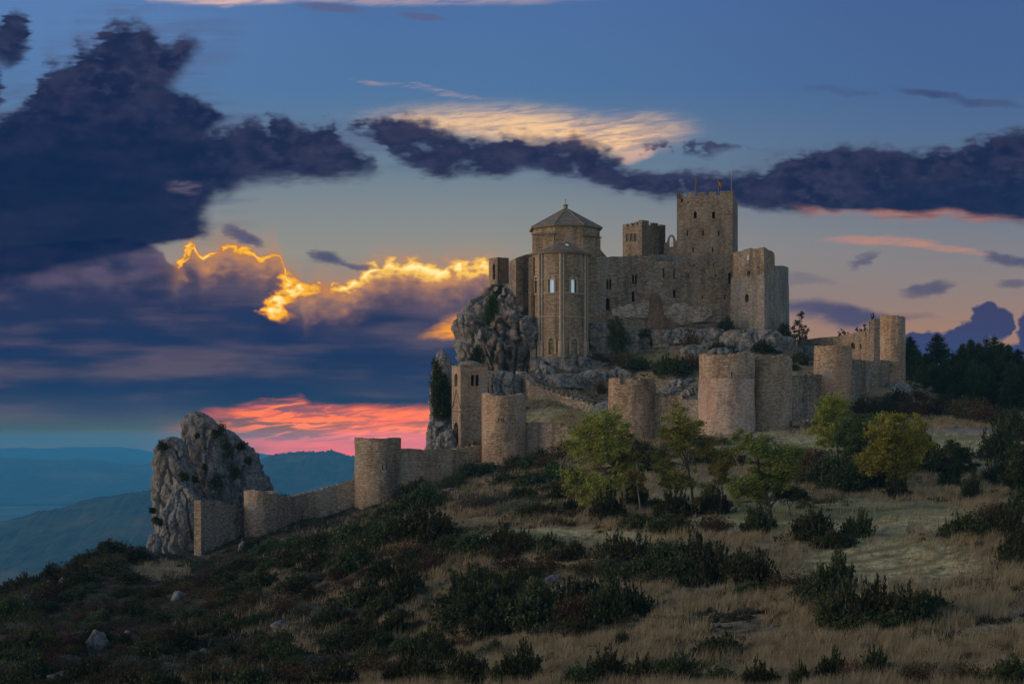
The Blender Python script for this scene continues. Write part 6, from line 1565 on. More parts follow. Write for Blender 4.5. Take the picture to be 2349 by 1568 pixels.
# --- shrubs read off the photograph: (x, y of the foot, width, height, kind)
SHL = [
 # below and among the leafy trees
 (1400, 1195, 80, 62, 'juniper'), (1460, 1165, 60, 70, 'juniper'), (1555, 1190, 90, 62, 'juniper'), (1540, 1222, 96, 44, 'box'), (1640, 1178, 76, 50, 'juniper'), (1640, 1222, 90, 50, 'rust'), (1745, 1225, 78, 62, 'juniper'),
 (1870, 1240, 100, 74, 'juniper'), (1905, 1258, 70, 40, 'box'), (1970, 1232, 76, 54, 'juniper'), (1940, 1254, 60, 26, 'box'), (1460, 1212, 90, 34, 'box'), (1500, 1166, 50, 22, 'box'), (1240, 1190, 110, 34, 'box'), (1180, 1178, 90, 28, 'sage'), (1120, 1165, 100, 30, 'sage'),
 (1480, 1080, 70, 60, 'rust'), (1510, 1060, 60, 50, 'rust'), (1470, 1045, 60, 40, 'rust'), (1620, 1070, 80, 50, 'rust'), (1690, 1070, 70, 40, 'rust'), (1850, 1110, 90, 80, 'rust'), (1900, 1120, 90, 80, 'box'), (1870, 1060, 70, 45, 'rust'), (1940, 1130, 100, 60, 'box'), (2010, 1120, 110, 70, 'juniper'), (2060, 1145, 60, 50, 'juniper'), (1960, 1085, 80, 50, 'rust'),
 (1600, 1020, 60, 26, 'juniper'), (1650, 1022, 60, 28, 'rust'), (1560, 1025, 50, 20, 'box'), (1450, 1030, 60, 26, 'juniper'), (2105, 1080, 90, 90, 'juniper'), (2230, 1150, 48, 60, 'juniper'), (2150, 1085, 50, 60, 'box'), (2185, 1120, 60, 40, 'box'),
 # right edge
 (2310, 1060, 110, 80, 'juniper'), (2330, 1010, 80, 50, 'juniper'), (2290, 1110, 70, 56, 'juniper'), (2340, 1120, 70, 60, 'box'), (2200, 1230, 80, 44, 'juniper'), (2250, 1235, 100, 60, 'box'), (2310, 1240, 110, 70, 'juniper'), (2345, 1200, 90, 80, 'box'), (2285, 1190, 90, 44, 'rust'), (2330, 1300, 80, 60, 'juniper'), (2345, 1270, 60, 60, 'box'), (2280, 1272, 26, 18, 'juniper'),
 # band of junipers across the foreground
 (1150, 1262, 80, 50, 'juniper'), (1090, 1272, 90, 50, 'box'), (1200, 1265, 70, 44, 'juniper'), (1260, 1272, 80, 46, 'juniper'), (1310, 1285, 70, 36, 'box'), (1410, 1290, 80, 50, 'juniper'), (1470, 1300, 90, 56, 'juniper'), (1530, 1305, 90, 60, 'box'), (1590, 1315, 100, 70, 'juniper'), (1640, 1330, 90, 60, 'juniper'), (1560, 1340, 100, 60, 'box'), (1480, 1330, 90, 44, 'box'), (1610, 1345, 60, 40, 'juniper'),
 (1250, 1320, 90, 50, 'rust'), (1340, 1320, 90, 44, 'rust'), (1180, 1310, 90, 40, 'rust'), (1390, 1325, 60, 34, 'box'), (1690, 1335, 70, 56, 'juniper'), (1745, 1350, 80, 68, 'juniper'), (1790, 1365, 80, 56, 'rust'), (1850, 1360, 90, 58, 'rust'), (1915, 1375, 90, 84, 'juniper'), (1880, 1385, 90, 50, 'box'), (1720, 1370, 70, 30, 'box'),
 (1950, 1440, 110, 80, 'juniper'), (2020, 1445, 120, 84, 'juniper'), (2090, 1440, 110, 76, 'juniper'), (2150, 1420, 80, 56, 'juniper'), (1900, 1420, 80, 60, 'rust'), (2060, 1450, 100, 40, 'box'), (1985, 1455, 100, 44, 'box'),
 (1665, 1515, 120, 58, 'juniper'), (1620, 1508, 60, 40, 'box'), (1910, 1560, 70, 62, 'juniper'), (1960, 1568, 70, 60, 'rust'), (2010, 1562, 80, 76, 'juniper'), (2120, 1575, 110, 60, 'rust'), (2230, 1580, 120, 60, 'rust'), (2330, 1582, 110, 70, 'box'), (1840, 1590, 60, 70, 'juniper'), (1740, 1590, 100, 60, 'juniper'), (1650, 1590, 90, 60, 'box'), (1560, 1580, 120, 70, 'juniper'), (1480, 1575, 100, 70, 'juniper'), (1400, 1565, 110, 60, 'juniper'), (1330, 1585, 90, 60, 'box'),
 (1090, 1400, 130, 80, 'juniper'), (1160, 1420, 140, 90, 'juniper'), (1240, 1440, 140, 90, 'box'), (1140, 1460, 130, 60, 'juniper'), (1060, 1450, 90, 70, 'box'), (1320, 1440, 130, 80, 'rust'), (1400, 1430, 110, 80, 'juniper'), (1460, 1420, 90, 60, 'juniper'), (1330, 1480, 90, 56, 'juniper'), (1270, 1470, 90, 40, 'box'), (1110, 1350, 90, 40, 'box'), (1190, 1350, 80, 44, 'box'), (1310, 1390, 80, 50, 'juniper'), (1360, 1375, 50, 40, 'juniper'), (1430, 1480, 34, 30, 'juniper'), (1060, 1420, 90, 60, 'juniper'),
 (935, 1382, 90, 80, 'juniper'), (880, 1420, 90, 56, 'box'), (960, 1380, 40, 30, 'sage'), (840, 1395, 100, 60, 'juniper'), (870, 1340, 80, 60, 'juniper'), (900, 1460, 70, 56, 'juniper'), (780, 1480, 90, 40, 'box'), (760, 1440, 90, 50, 'juniper'),
 (990, 1540, 120, 90, 'juniper'), (1060, 1580, 130, 80, 'box'), (1130, 1510, 60, 40, 'box'), (1190, 1575, 120, 86, 'juniper'), (1030, 1500, 100, 50, 'rust'), (930, 1575, 110, 70, 'juniper'), (850, 1560, 100, 60, 'rust'), (760, 1590, 120, 70, 'juniper'), (660, 1585, 120, 60, 'rust'), (560, 1590, 120, 60, 'box'),
 # slope between the wall and the foreground
 (960, 1240, 130, 76, 'juniper'), (900, 1250, 120, 60, 'box'), (1000, 1250, 90, 60, 'juniper'), (850, 1260, 110, 56, 'juniper'), (1030, 1270, 90, 40, 'box'), (940, 1285, 110, 50, 'rust'), (990, 1310, 90, 44, 'rust'), (800, 1250, 100, 50, 'box'), (740, 1260, 90, 50, 'box'), (680, 1262, 90, 44, 'box'), (620, 1270, 80, 46, 'box'), (580, 1265, 60, 46, 'juniper'), (660, 1300, 80, 50, 'juniper'), (730, 1310, 90, 50, 'juniper'), (810, 1310, 90, 60, 'box'), (880, 1200, 80, 40, 'box'), (930, 1190, 90, 50, 'box'), (980, 1170, 80, 60, 'box'), (960, 1130, 60, 34, 'box'), (920, 1148, 50, 34, 'box'), (1040, 1120, 60, 30, 'box'), (1080, 1100, 60, 40, 'box'), (1130, 1085, 60, 30, 'box'), (1180, 1080, 70, 36, 'box'), (1230, 1070, 70, 40, 'box'), (1280, 1060, 60, 44, 'rust'), (1160, 1115, 70, 30, 'box'), (1220, 1120, 80, 40, 'box'), (1280, 1110, 80, 50, 'box'), (1200, 1150, 80, 34, 'box'), (1290, 1150, 70, 40, 'juniper'), (1250, 1100, 60, 30, 'rust'), (1300, 1040, 50, 34, 'rust'),
 (560, 1310, 80, 40, 'box'), (500, 1320, 60, 30, 'box'), (520, 1345, 90, 44, 'box'), (600, 1350, 90, 50, 'juniper'), (470, 1350, 70, 40, 'rust'),
 # left ridge
 (330, 1235, 70, 60, 'juniper'), (290, 1250, 60, 44, 'juniper'), (250, 1270, 70, 40, 'box'), (200, 1290, 70, 36, 'juniper'), (150, 1300, 60, 30, 'box'), (110, 1330, 60, 40, 'juniper'), (60, 1345, 60, 34, 'juniper'), (20, 1360, 60, 36, 'juniper'), (300, 1290, 80, 44, 'juniper'), (240, 1320, 90, 44, 'box'), (180, 1350, 90, 44, 'juniper'), (290, 1340, 70, 40, 'box'), (90, 1390, 90, 44, 'rust'), (30, 1420, 100, 44, 'box'), (345, 1260, 40, 60, 'juniper'), (170, 1318, 50, 40, 'juniper'), (120, 1318, 40, 30, 'juniper'), (270, 1240, 50, 34, 'rust'),
 # behind the left walls
 (545, 1146, 80, 50, 'box'), (600, 1140, 60, 40, 'juniper'), (520, 1150, 60, 44, 'juniper'), (640, 1132, 60, 34, 'box'), (690, 1130, 50, 28, 'juniper'), (618, 1104, 26, 34, 'box'),
 # castle slope
 (1560, 862, 100, 56, 'juniper'), (1530, 850, 60, 40, 'juniper'), (1590, 850, 60, 44, 'rust'), (1470, 850, 80, 34, 'juniper'), (1430, 840, 70, 36, 'rust'), (1590, 790, 60, 40, 'rust'), (1665, 760, 40, 36, 'juniper'), (1650, 808, 44, 30, 'juniper'), (1680, 812, 40, 30, 'juniper'), (1750, 812, 60, 34, 'juniper'), (1800, 790, 50, 50, 'juniper'), (1835, 835, 50, 34, 'juniper'), (1820, 850, 40, 24, 'juniper'), (1640, 905, 40, 30, 'juniper'), (1605, 905, 34, 20, 'rust'), (1625, 880, 30, 22, 'juniper'), (1380, 905, 30, 34, 'rust'), (1605, 760, 40, 14, 'rust'), (1260, 830, 30, 20, 'rust'), (1370, 835, 60, 30, 'rust'), (1410, 815, 50, 40, 'rust'),
 # below the right walls and the pines
 (1990, 955, 70, 44, 'rust'), (2030, 950, 80, 50, 'juniper'), (2090, 955, 80, 56, 'rust'), (2140, 955, 70, 50, 'rust'), (1975, 940, 50, 30, 'juniper'), (2200, 965, 90, 56, 'rust'), (2260, 972, 90, 60, 'rust'), (2320, 980, 90, 60, 'juniper'), (2060, 925, 60, 34, 'juniper'), (2110, 920, 60, 34, 'rust'), (2290, 945, 90, 44, 'rust'), (2170, 935, 80, 40, 'juniper'), (2230, 940, 70, 40, 'rust'),
 # small cushions in the tan grass
 (1720, 1412, 34, 18, 'sage'), (1545, 1395, 30, 20, 'sage'), (1730, 1395, 40, 18, 'rust'), (1800, 1420, 44, 18, 'rust'), (1830, 1395, 40, 18, 'sage'), (1770, 1412, 46, 20, 'rust'), (1985, 1495, 36, 18, 'sage'), (1945, 1492, 34, 20, 'sage'), (1890, 1482, 34, 18, 'rust'), (1800, 1470, 30, 16, 'rust'), (2200, 1500, 60, 24, 'sage'), (2300, 1500, 80, 30, 'rust'), (2240, 1520, 70, 24, 'rust'), (2330, 1470, 60, 30, 'rust'), (1560, 1450, 40, 20, 'rust'), (1590, 1430, 30, 14, 'sage'), (2060, 1510, 40, 16, 'rust'), (2150, 1540, 50, 20, 'rust'),
]
for s in SHL:
    if 1000 < s[0] < 2160 and 1280 < s[1] < 1462 and s[4] in ('juniper', 'box'): s = (s[0], s[1], s[2] * 1.22, s[3] * 1.12, s[4])
    if s[4] == 'rust' and 1400 < s[0] < 2000 and 1000 < s[1] < 1160 and s[0] % 20 == 0: s = s[:4] + ('box',)
    my = 225 if (s[1] < 915 and s[0] < 1870) else (226 if (s[0] < 700 and s[1] < 1150) else 45)
    shrub(*s, min_y=my)
# the rest of the left slope, thickly overgrown
_r = random.Random(11); tries = 0; n0 = len(SH)
while len(SH) - n0 < 215 and tries < 9000:
    tries += 1; px, py = (_r.uniform(0, 1000), _r.uniform(1290, 1590)) if _r.random() < .72 else (_r.uniform(700, 1330), _r.uniform(1060, 1290))
    if py > 1290 and (py < 1362 - px * .52 + 24 or (310 < px < 450 and py < 1352)): continue
    if py <= 1290 and (py < 1255 - (px - 640) * .36 + 26 or soft_blobs(np.array([px]), np.array([py]), MOWN + [(1100, 1108, 90, 14, 1), (1060, 1196, 150, 14, 1)])[0] > .3): continue
    if any(abs(px - q[0]) < (q[2]) * .30 and abs(py - q[1]) < q[3] * .30 for q in SH): continue
    if any(abs(px - x) < 50 and -6 < py - y < 44 for x, y in ((405, 1376), (221, 1492), (642, 1444))): continue
    k = _r.choice(['juniper', 'box', 'box', 'rust', 'rust', 'sage']); w = _r.uniform(40, 90) * (1.1 if py > 1480 else .8 if py > 1290 else .7)
    shrub(px, py, w, w * _r.uniform(.42, .62) * (.7 if k == 'sage' else 1), k)
# say where each one stands, by the nearest thing one can find
LM = [('round pale boulder', 405, 1376), ('tall pitted boulder', 221, 1492), ('slanting rock slab', 642, 1444), ('forked crag', 450, 1280), ('dark wall end', 490, 1280), ('small lowest tower', 600, 1225), ('broad left tower', 865, 1170), ('slit-topped tower', 1155, 1060), ('crenellated tower', 1450, 1010), ('biggest pinkish tower', 1665, 990),
      ('brown stained tower', 1772, 970), ('yellowing tree', 1910, 1050), ('golden tree', 2050, 1110), ('forked tree', 1768, 1190), ('big leafy tree', 1400, 1160), ('slim tall tree', 1585, 1150), ('cairn', 1962, 1340), ('meadow stone', 1990, 1149), ('tallest right tower', 2050, 880), ('gravel track', 2210, 988), ('pale stone heap', 1285, 1350), ('white meadow boulder', 1677, 1230),
      ('bottom left rock', 150, 1560), ('left ridge rock', 105, 1345), ('ruined corner tower', 1740, 755), ('hall', 1560, 750), ('church apse', 1290, 825), ('ramp', 1320, 930), ('white rock ledge', 1040, 1130), ('lone white stone', 1584, 1420), ('bottom edge stone', 1335, 1530), ('right frame edge', 2348, 1250), ('bottom right corner', 2348, 1568), ('pale stone on the left slope', 290, 1455), ('flat bottom edge rock', 400, 1562), ('dry grass patch below the crag', 370, 1310), ('tan grass patch left of centre', 690, 1500), ('left frame edge', 0, 1450), ('narrow upright stone', 556, 1262), ('tan strip by the stone slab', 900, 1305), ('curved stepped wall', 720, 1200), ('wall below the bell tower', 1000, 1100), ('low wall under the ramp', 1260, 1050), ('green mown strip', 1100, 1228)]
def locate(items, fmt):
    groups = {}
    for it in items:
        px, py, kind = it[0], it[1], it[2]; n, lx, ly = min(LM, key=lambda q: math.hypot((px - q[1]), 1.4 * (py - q[2])))
        dx, dy = px - lx, (py - ly) * 1.4
        d = ('right of' if dx > 0 else 'left of') if abs(dx) > abs(dy) else ('below' if dy > 0 else 'above')
        groups.setdefault((kind, n, d), []).append((math.hypot(dx, dy), it))
    nth = [''] + ORD[1:]
    for (kind, n, d), L in groups.items():
        L.sort(key=lambda q: q[0])
        for i, (_, it) in enumerate(L):
            lab = '%s %s the %s' % (fmt[kind], d, n) if len(L) == 1 else '%s, %snearest %s the %s' % (fmt[kind], nth[min(i, len(nth) - 1)], d, n)
            it[3]['label'] = lab
def tone(w, h, kind):
    return ('big ' if w >= 95 else 'small ' if w < 50 else '') + ('tall ' if h > .85 * w else 'low ' if h < .42 * w else '') + KINDNAME[kind]
items = [(px, py, tone(w, h, k), o) for px, py, w, h, k, o in SH]
locate(items, {t: t for t in set(i[2] for i in items)})
for px, py, w, h, k, o in SH: tag(o, None, 'shrub', {'juniper': 'dark junipers on the hillside', 'box': 'green shrubs on the hillside', 'rust': 'rusty shrubs on the hillside', 'sage': 'grey green cushion shrubs'}[k])

# ---- undergrowth nobody could count: tiny shrublets and dwarf heath between the shrubs
def undergrowth():
    r = np.random.default_rng(21); N_ = 20000
    u = r.uniform(-.46, .58, N_ * 6); Y = 60 * (250 / 60) ** r.uniform(0, 1, N_ * 6); x = u * Y; z = H(x, Y)
    px, py = project(x, Y, z)
    left = 1 - sst(px + (py - 1300) * .9, 500, 1300)
    dens = .13 + .87 * left + .55 * (fbm(x * .2, Y * .2, 3, 77) > .57)
    thick = soft_blobs(px, py, [(1130, 1115, 260, 80, 1), (900, 1240, 330, 80, 1), (1200, 1160, 160, 40, .9), (1450, 1190, 120, 40, .7), (1850, 1110, 130, 60, .9), (2180, 930, 220, 44, 1), (1500, 840, 130, 40, .6), (1620, 800, 250, 50, .65), (1390, 850, 130, 50, .55), (1400, 1320, 330, 26, .6), (1230, 1430, 230, 60, .7), (1500, 1050, 180, 40, .9), (1040, 1250, 200, 24, .8)])
    dens = np.maximum(dens, thick)
    dens = dens * (1 - soft_blobs(px, py, MOWN) * (1 - .8 * thick)) * (1 - soft_blobs(px, py, BARE)) * (1 - .93 * soft_blobs(px, py, [(370, 1310, 60, 22, 1), (1260, 950, 120, 50, 1), (900, 1305, 90, 16, .8), (630, 1330, 40, 14, .8), (690, 1500, 60, 16, 1), (1230, 1480, 150, 24, .9), (1120, 1105, 70, 10, .9), (1060, 1195, 120, 10, 1), (405, 1372, 26, 16, 1), (221, 1480, 34, 40, 1), (642, 1440, 36, 20, 1), (150, 1560, 50, 24, 1)]))
    gap = fbm(x * .13, Y * .13, 3, 8)
    keep_ = r.random(len(x)) < np.clip(dens * sst(gap, .24, .40), 0, 1)
    x, Y, z, left, thick = (a[keep_][:N_] for a in (x, Y, z, left, thick)); n = len(x); m = 72
    sc = r.uniform(.20, .46, n) + np.maximum(left, thick) * r.uniform(.0, .50, n)
    p = r.normal(0, 1, (n, m, 3)); p /= np.linalg.norm(p, axis=2)[..., None]; p[..., 2] = np.abs(p[..., 2]) * r.uniform(.7, 1.25, (n, 1))
    c = p * r.uniform(.35, 1.08, (n, m, 1)) * sc[:, None, None] * np.array([1.15, 1.15, 1.0]) + np.stack([x, Y, z - .05], 1)[:, None]
    v, q = leaves(c.reshape(-1, 3), p.reshape(-1, 3) + np.array([0, 0, .9]), .19, .066, r, .45)
    half = (fbm(x * .3, Y * .3, 2, 30) > .52)
    mats = [leaf_mat('dwarf juniper', (.016, .022, .011), (.050, .058, .026), .1), leaf_mat('dwarf heath', (.026, .020, .013), (.075, .052, .030), .1)]
    me = np_mesh('undergrowth', v, q)
    for q_ in mats: me.materials.append(q_)
    me.polygons.foreach_set('material_index', np.repeat(half.astype(np.int32), m))
    o = bpy.data.objects.new('undergrowth', me); link(o); tag(o, kind='stuff')
undergrowth()

# ---- standing dry grass and short meadow grass
def grass(name, N_, wildness, lo, hi, wd, mat, seed, lean=.18, clump=True):
    r = np.random.default_rng(seed)
    u = r.uniform(-.46, .58, N_ * 4); Y = 60 * (250 / 60) ** r.uniform(0, 1, N_ * 4)
    x = u * Y; px, py = project(x, Y, H(x, Y)); w = wildness(px, py, x, Y)
    k = r.random(len(x)) < w; x, Y = x[k][:N_], Y[k][:N_]
    n = len(x); m = 3
    x = np.repeat(x, m) + r.normal(0, .09, n * m); Y = np.repeat(Y, m) + r.normal(0, .09, n * m); z = H(x, Y) - .02
    h = r.uniform(lo, hi, n * m) * (.45 + .55 * fbm(x * .4, Y * .4, 2, 4) + .55 * sst(fbm(x * .95, Y * .95, 2, 57), .42, .62)); W = wd * (.6 + Y / 130.0)
    a = r.uniform(0, 6.28, n * m); b = np.stack([x, Y, z], 1); s = np.stack([np.cos(a), np.sin(a) * .4, np.zeros_like(a)], 1) * W[:, None]
    tip = b + np.stack([h * (lean + r.normal(0, .22, n * m)), h * r.normal(0, .2, n * m), h], 1)
    v = np.stack([b - s, b + s, tip], 1).reshape(-1, 3); q = np.arange(3 * n * m).reshape(-1, 3)
    me = np_mesh(name, v, q); me.materials.append(M[mat]); o = bpy.data.objects.new(name, me); link(o); tag(o, kind='stuff')
def wild(px, py, x, Y):
    d = sst(px + (py - 1300) * .9, 450, 1450) * .95
    d = np.maximum(d, soft_blobs(px, py, [(370, 1310, 70, 26, .9), (900, 1305, 120, 30, .7), (1260, 945, 130, 60, .9), (1100, 1105, 120, 24, .7), (1080, 1196, 180, 16, 1), (1230, 1480, 180, 40, .9), (1120, 1380, 60, 80, .6), (630, 1330, 50, 18, .7), (690, 1500, 60, 16, .8), (1480, 870, 80, 40, .5), (1340, 1170, 60, 30, 1), (1950, 1130, 240, 14, 1)]))
    n = fbm(x * .22, Y * .22, 4, 17)
    tuft = .30 + .70 * sst(fbm(x * .95, Y * .95, 2, 57), .42, .60)
    return d * tuft * sst(n, .36, .54) * (1 - .93 * soft_blobs(px, py, MOWN)) * (1 - soft_blobs(px, py, BARE)) * (1 - .8 * soft_blobs(px, py, ROCKY)) * np.where((py < 960) & (px > 1330), .25, 1)
grass('dry_grass', 195000, wild, .28, .78, .020, 'straw', 31)
def mown(px, py, x, Y): return soft_blobs(px, py, MOWN) * .8 * (.3 + .7 * sst(fbm(x * .5, Y * .5, 3, 2), .35, .6)) * (1 - .6 * soft_blobs(px, py, GREEN))
grass('meadow_grass', 70000, mown, .05, .16, .024, 'short', 32, .1)

# ------------------------------------------------------------------ broad-leaved trees
def tree(name, label, base, trunk, blobs, mat, nleaf=9000, leaf=(.27, .075), wind=(.6, 0, .2), bare=(), seed=0, tw=.16, gap=.5, cat='tree', flop=.55, Y=None, bark='bark', group=None):
    """base (px,py); trunk: list of limbs, each a list of sheet points; crown: blobs (px,py,rx,ry)"""
    r = np.random.default_rng(seed); g = ground(*base) if Y is None else Vector((WX(base[0], Y), Y, WZ(base[1], Y)))
    Y0 = g.y + .3; k = Y0 / F
    root = empty(name, (g.x, Y0, g.z), label, cat, group)
    def W(px, py, dy=0.0): return Vector((WX(px, Y0) , Y0 + dy, WZ(py, Y0)))
    mb = MB(); rn = random.Random(seed)
    for li, limb in enumerate(trunk):
        pts = [W(*limb[0])]; 
        dy = rn.uniform(-.9, .9) if li else 0
        for i, p in enumerate(limb[1:]): pts.append(W(p[0], p[1], dy * (i + 1) / len(limb)))
        if li == 0: pts[0].z = g.z - .3
        # add small bends
        fine = [pts[0]]
        for a, b in zip(pts, pts[1:]): fine += [a.lerp(b, .5) + Vector((rn.uniform(-.08, .08), rn.uniform(-.08, .08), 0)), b]
        w0 = tw if li == 0 else tw * .55
        mb.tube(fine, [w0 * (1 - .75 * i / (len(fine) - 1)) for i in range(len(fine))], 7)
    # limbs reaching into each crown mass
    top = W(*trunk[0][-1])
    for b in blobs:
        c = W(b[0], b[1]); s = trunk[0][max(0, len(trunk[0]) // 2)]; st = W(*s)
        if (c - st).length > .6: mb.tube([st, st.lerp(c, .5) + Vector((0, rn.uniform(-.3, .3), .15)), c], [tw * .35, tw * .22, tw * .06], 5)
    tr = mb.build('trunk', M[bark], root, smooth=True, uv=False)
    if bare:
        mb = MB()
        for limb in bare:
            pts = [W(*p) for p in limb]; mb.tube(pts, [.05 * (1 - .8 * i / (len(pts) - 1)) + .008 for i in range(len(pts))], 5)
            for i in range(5):
                f = rn.uniform(.35, 1); a = pts[0].lerp(pts[-1], f); mb.tube([a, a + Vector((rn.uniform(-.5, .5), rn.uniform(-.3, .3), rn.uniform(.2, .8)))], [.018, .005], 4)
        mb.build('bare_branch', M['bark_pale'], root, uv=False)
    area = sum(b[2] * b[3] for b in blobs); V = []; Q = []; bs = 0
    for bi, b in enumerate(blobs):
        b = (b[0], b[1], b[2] * 1.16, b[3] * 1.18); n = int(2.1 * nleaf * b[2] * b[3] / area / 1.27); c = np.array(W(b[0], b[1], r.uniform(-.8, .8) * b[2] * k * .6)); R = np.array([b[2] * k, b[2] * k * .9, b[3] * k])
        nc = max(10, int(30 * (b[2] * b[3] / 1600.0) ** .6)); d = r.normal(0, 1, (nc, 3)); d /= np.linalg.norm(d, axis=1)[:, None]
        sub = c + d * R * r.uniform(.30, 1.10, (nc, 1)); sr = r.uniform(.13, .44, nc) * R.min()
        idx = r.integers(0, nc, n); p = sub[idx] + r.normal(0, 1, (n, 3)) * (sr[idx] * .62)[:, None] * np.array([1.25, 1.1, .8])
        ax = np.repeat(np.array([wind]), n, 0) + (p - c) / R * .35
        v, q = leaves(p, ax, leaf[0], leaf[1], r, flop); V.append(v); Q.append(q + bs); bs += len(v)
    v = np.concatenate(V) - np.array(root.location); me = np_mesh('crown', v, np.concatenate(Q)); me.materials.append(M[mat] if isinstance(mat, str) else mat)
    o = bpy.data.objects.new('crown', me); link(o, root); return root
tree('leafy_tree', 'big pale green leafy tree swaying in front of the crenellated tower', (1412, 1180), [[(1412, 1180), (1410, 1120), (1408, 1070), (1415, 1020)], [(1410, 1090), (1430, 1030), (1440, 990)], [(1408, 1110), (1370, 1060), (1350, 1010)]],
     [(1362, 985, 44, 38), (1392, 962, 34, 26), (1340, 1025, 36, 34), (1420, 1005, 34, 36), (1385, 1040, 40, 26), (1335, 1100, 40, 30), (1375, 1120, 40, 30), (1308, 1088, 22, 20), (1446, 1050, 20, 40), (1430, 1085, 26, 30), (1350, 1140, 26, 16)], 'willow', 15000, bare=[[(1420, 1060), (1436, 1010), (1448, 985)], [(1412, 1100), (1385, 1075), (1352, 1062)]], seed=1, tw=.2)
tree('young_tree', 'slender young tree with thin pale trunk beside the big leafy tree', (1467, 1180), [[(1467, 1180), (1465, 1140), (1462, 1100), (1460, 1060)]], [(1462, 1090, 12, 22), (1456, 1050, 14, 20), (1470, 1120, 9, 12), (1448, 1130, 9, 9)], 'willow', 1500, seed=2, tw=.08, bark='bark_pale')
tree('leafy_tree', 'slim tall olive green tree with bare twigs before the low dark wall', (1592, 1162), [[(1592, 1162), (1586, 1120), (1578, 1070), (1570, 1030)], [(1580, 1080), (1556, 1040), (1540, 1010)]],
     [(1554, 958, 28, 24), (1572, 985, 30, 26), (1546, 1000, 26, 22), (1560, 1022, 24, 16), (1520, 1060, 24, 30), (1535, 1095, 26, 26), (1560, 1108, 18, 14), (1580, 1100, 12, 12)], 'willow', 7500, bare=[[(1578, 1070), (1566, 1040), (1552, 1020)], [(1580, 1080), (1590, 1050), (1592, 1030)], [(1590, 1120), (1610, 1080), (1618, 1050)], [(1586, 1100), (1560, 1086), (1545, 1070)]], seed=3, tw=.15)
tree('leafy_tree', 'light green tree with two tufted crowns in front of the biggest tower', (1660, 1165), [[(1660, 1165), (1657, 1130), (1652, 1095), (1656, 1050)], [(1655, 1110), (1668, 1085), (1672, 1060)]],
     [(1622, 1030, 28, 22), (1660, 1048, 30, 22), (1646, 1075, 20, 20), (1655, 1098, 18, 14), (1632, 1130, 20, 20), (1612, 1150, 16, 20), (1640, 1160, 18, 14)], 'willow', 6000, bare=[[(1662, 1120), (1676, 1085), (1682, 1070)]], seed=4, tw=.13)
M['mid'] = leaf_mat('mid green almond leaves', (.06, .088, .022), (.22, .25, .07), .25)
tree('leafy_tree', 'forked tree with dark trunk and wind blown green crown in the meadow', (1768, 1200), [[(1768, 1200), (1764, 1160), (1756, 1130), (1748, 1095), (1736, 1050)], [(1762, 1150), (1775, 1130), (1790, 1105)], [(1764, 1158), (1740, 1148), (1700, 1150), (1682, 1158)], [(1766, 1165), (1780, 1148), (1795, 1140)]],
     [(1718, 1012, 34, 24), (1735, 1040, 26, 20), (1790, 1055, 44, 34), (1812, 1035, 26, 18), (1785, 1095, 36, 24), (1720, 1108, 36, 26), (1695, 1128, 26, 22), (1735, 1135, 26, 16), (1745, 1080, 24, 18)], 'mid', 11000, bare=[[(1736, 1070), (1722, 1030), (1716, 1005)], [(1748, 1095), (1738, 1050), (1742, 1010)], [(1712, 1090), (1690, 1060), (1680, 1040)], [(1720, 1100), (1700, 1085), (1684, 1075)]], seed=5, tw=.2)
tree('young_tree', 'small thin stemmed tree right of the forked tree', (1812, 1186), [[(1812, 1186), (1810, 1165), (1805, 1150), (1800, 1130)], [(1810, 1162), (1820, 1148), (1826, 1135)]], [(1815, 1130, 26, 14), (1840, 1138, 20, 10), (1795, 1135, 16, 10)], 'dark_tree', 2400, seed=6, tw=.07)
tree('yellowing_tree', 'yellowing airy tree left of the golden one before the smooth rimmed tower', (1925, 1075), [[(1925, 1075), (1920, 1030), (1915, 980), (1910, 940)]],
     [(1905, 918, 28, 20), (1922, 940, 28, 22), (1896, 950, 24, 20), (1880, 968, 20, 12), (1912, 985, 26, 22), (1885, 1000, 26, 18), (1905, 1015, 18, 14)], 'lime', 7500, seed=7, tw=.14, wind=(.3, 0, .5))
tree('dark_tree', 'dull dark green tree squeezed between the yellowing and golden trees', (1962, 1100), [[(1962, 1100), (1962, 1050), (1966, 1000), (1970, 970)]], [(1960, 985, 36, 28), (1995, 962, 30, 16), (1945, 1020, 34, 28), (1975, 1020, 30, 30), (1955, 1060, 34, 24)], 'dark_tree', 8500, seed=8, tw=.14)
tree('golden_tree', 'golden yellow autumn tree with dense crown in the right meadow', (2052, 1128), [[(2052, 1128), (2050, 1090), (2052, 1040), (2058, 990)]],
     [(2050, 962, 30, 20), (2082, 985, 34, 28), (2022, 1000, 32, 28), (2055, 1020, 46, 32), (1996, 1050, 26, 20), (2100, 1025, 28, 30), (2030, 1055, 36, 26), (2075, 1060, 40, 30), (2012, 1080, 26, 14), (2062, 1095, 24, 14), (1984, 1072, 14, 14)], 'golden', 17000, seed=9, tw=.2, wind=(.1, 0, .7), leaf=(.22, .10))
tree('dark_tree', 'rounded blue green tree standing right of the golden one', (2188, 1118), [[(2188, 1118), (2187, 1090), (2192, 1060), (2190, 1030)]], [(2190, 1030, 26, 20), (2165, 1055, 24, 22), (2215, 1050, 24, 18), (2190, 1075, 34, 20), (2170, 1090, 24, 14), (2225, 1070, 18, 12)], 'dark_tree', 7000, seed=10, tw=.13)
tree('leafy_tree', 'bright green tree cut by the right frame edge', (2335, 1140), [[(2335, 1140), (2333, 1100), (2338, 1060)]], [(2335, 1050, 28, 22), (2350, 1075, 30, 26), (2318, 1090, 26, 18), (2345, 1105, 28, 20)], 'dark_tree', 5500, seed=12, tw=.13)
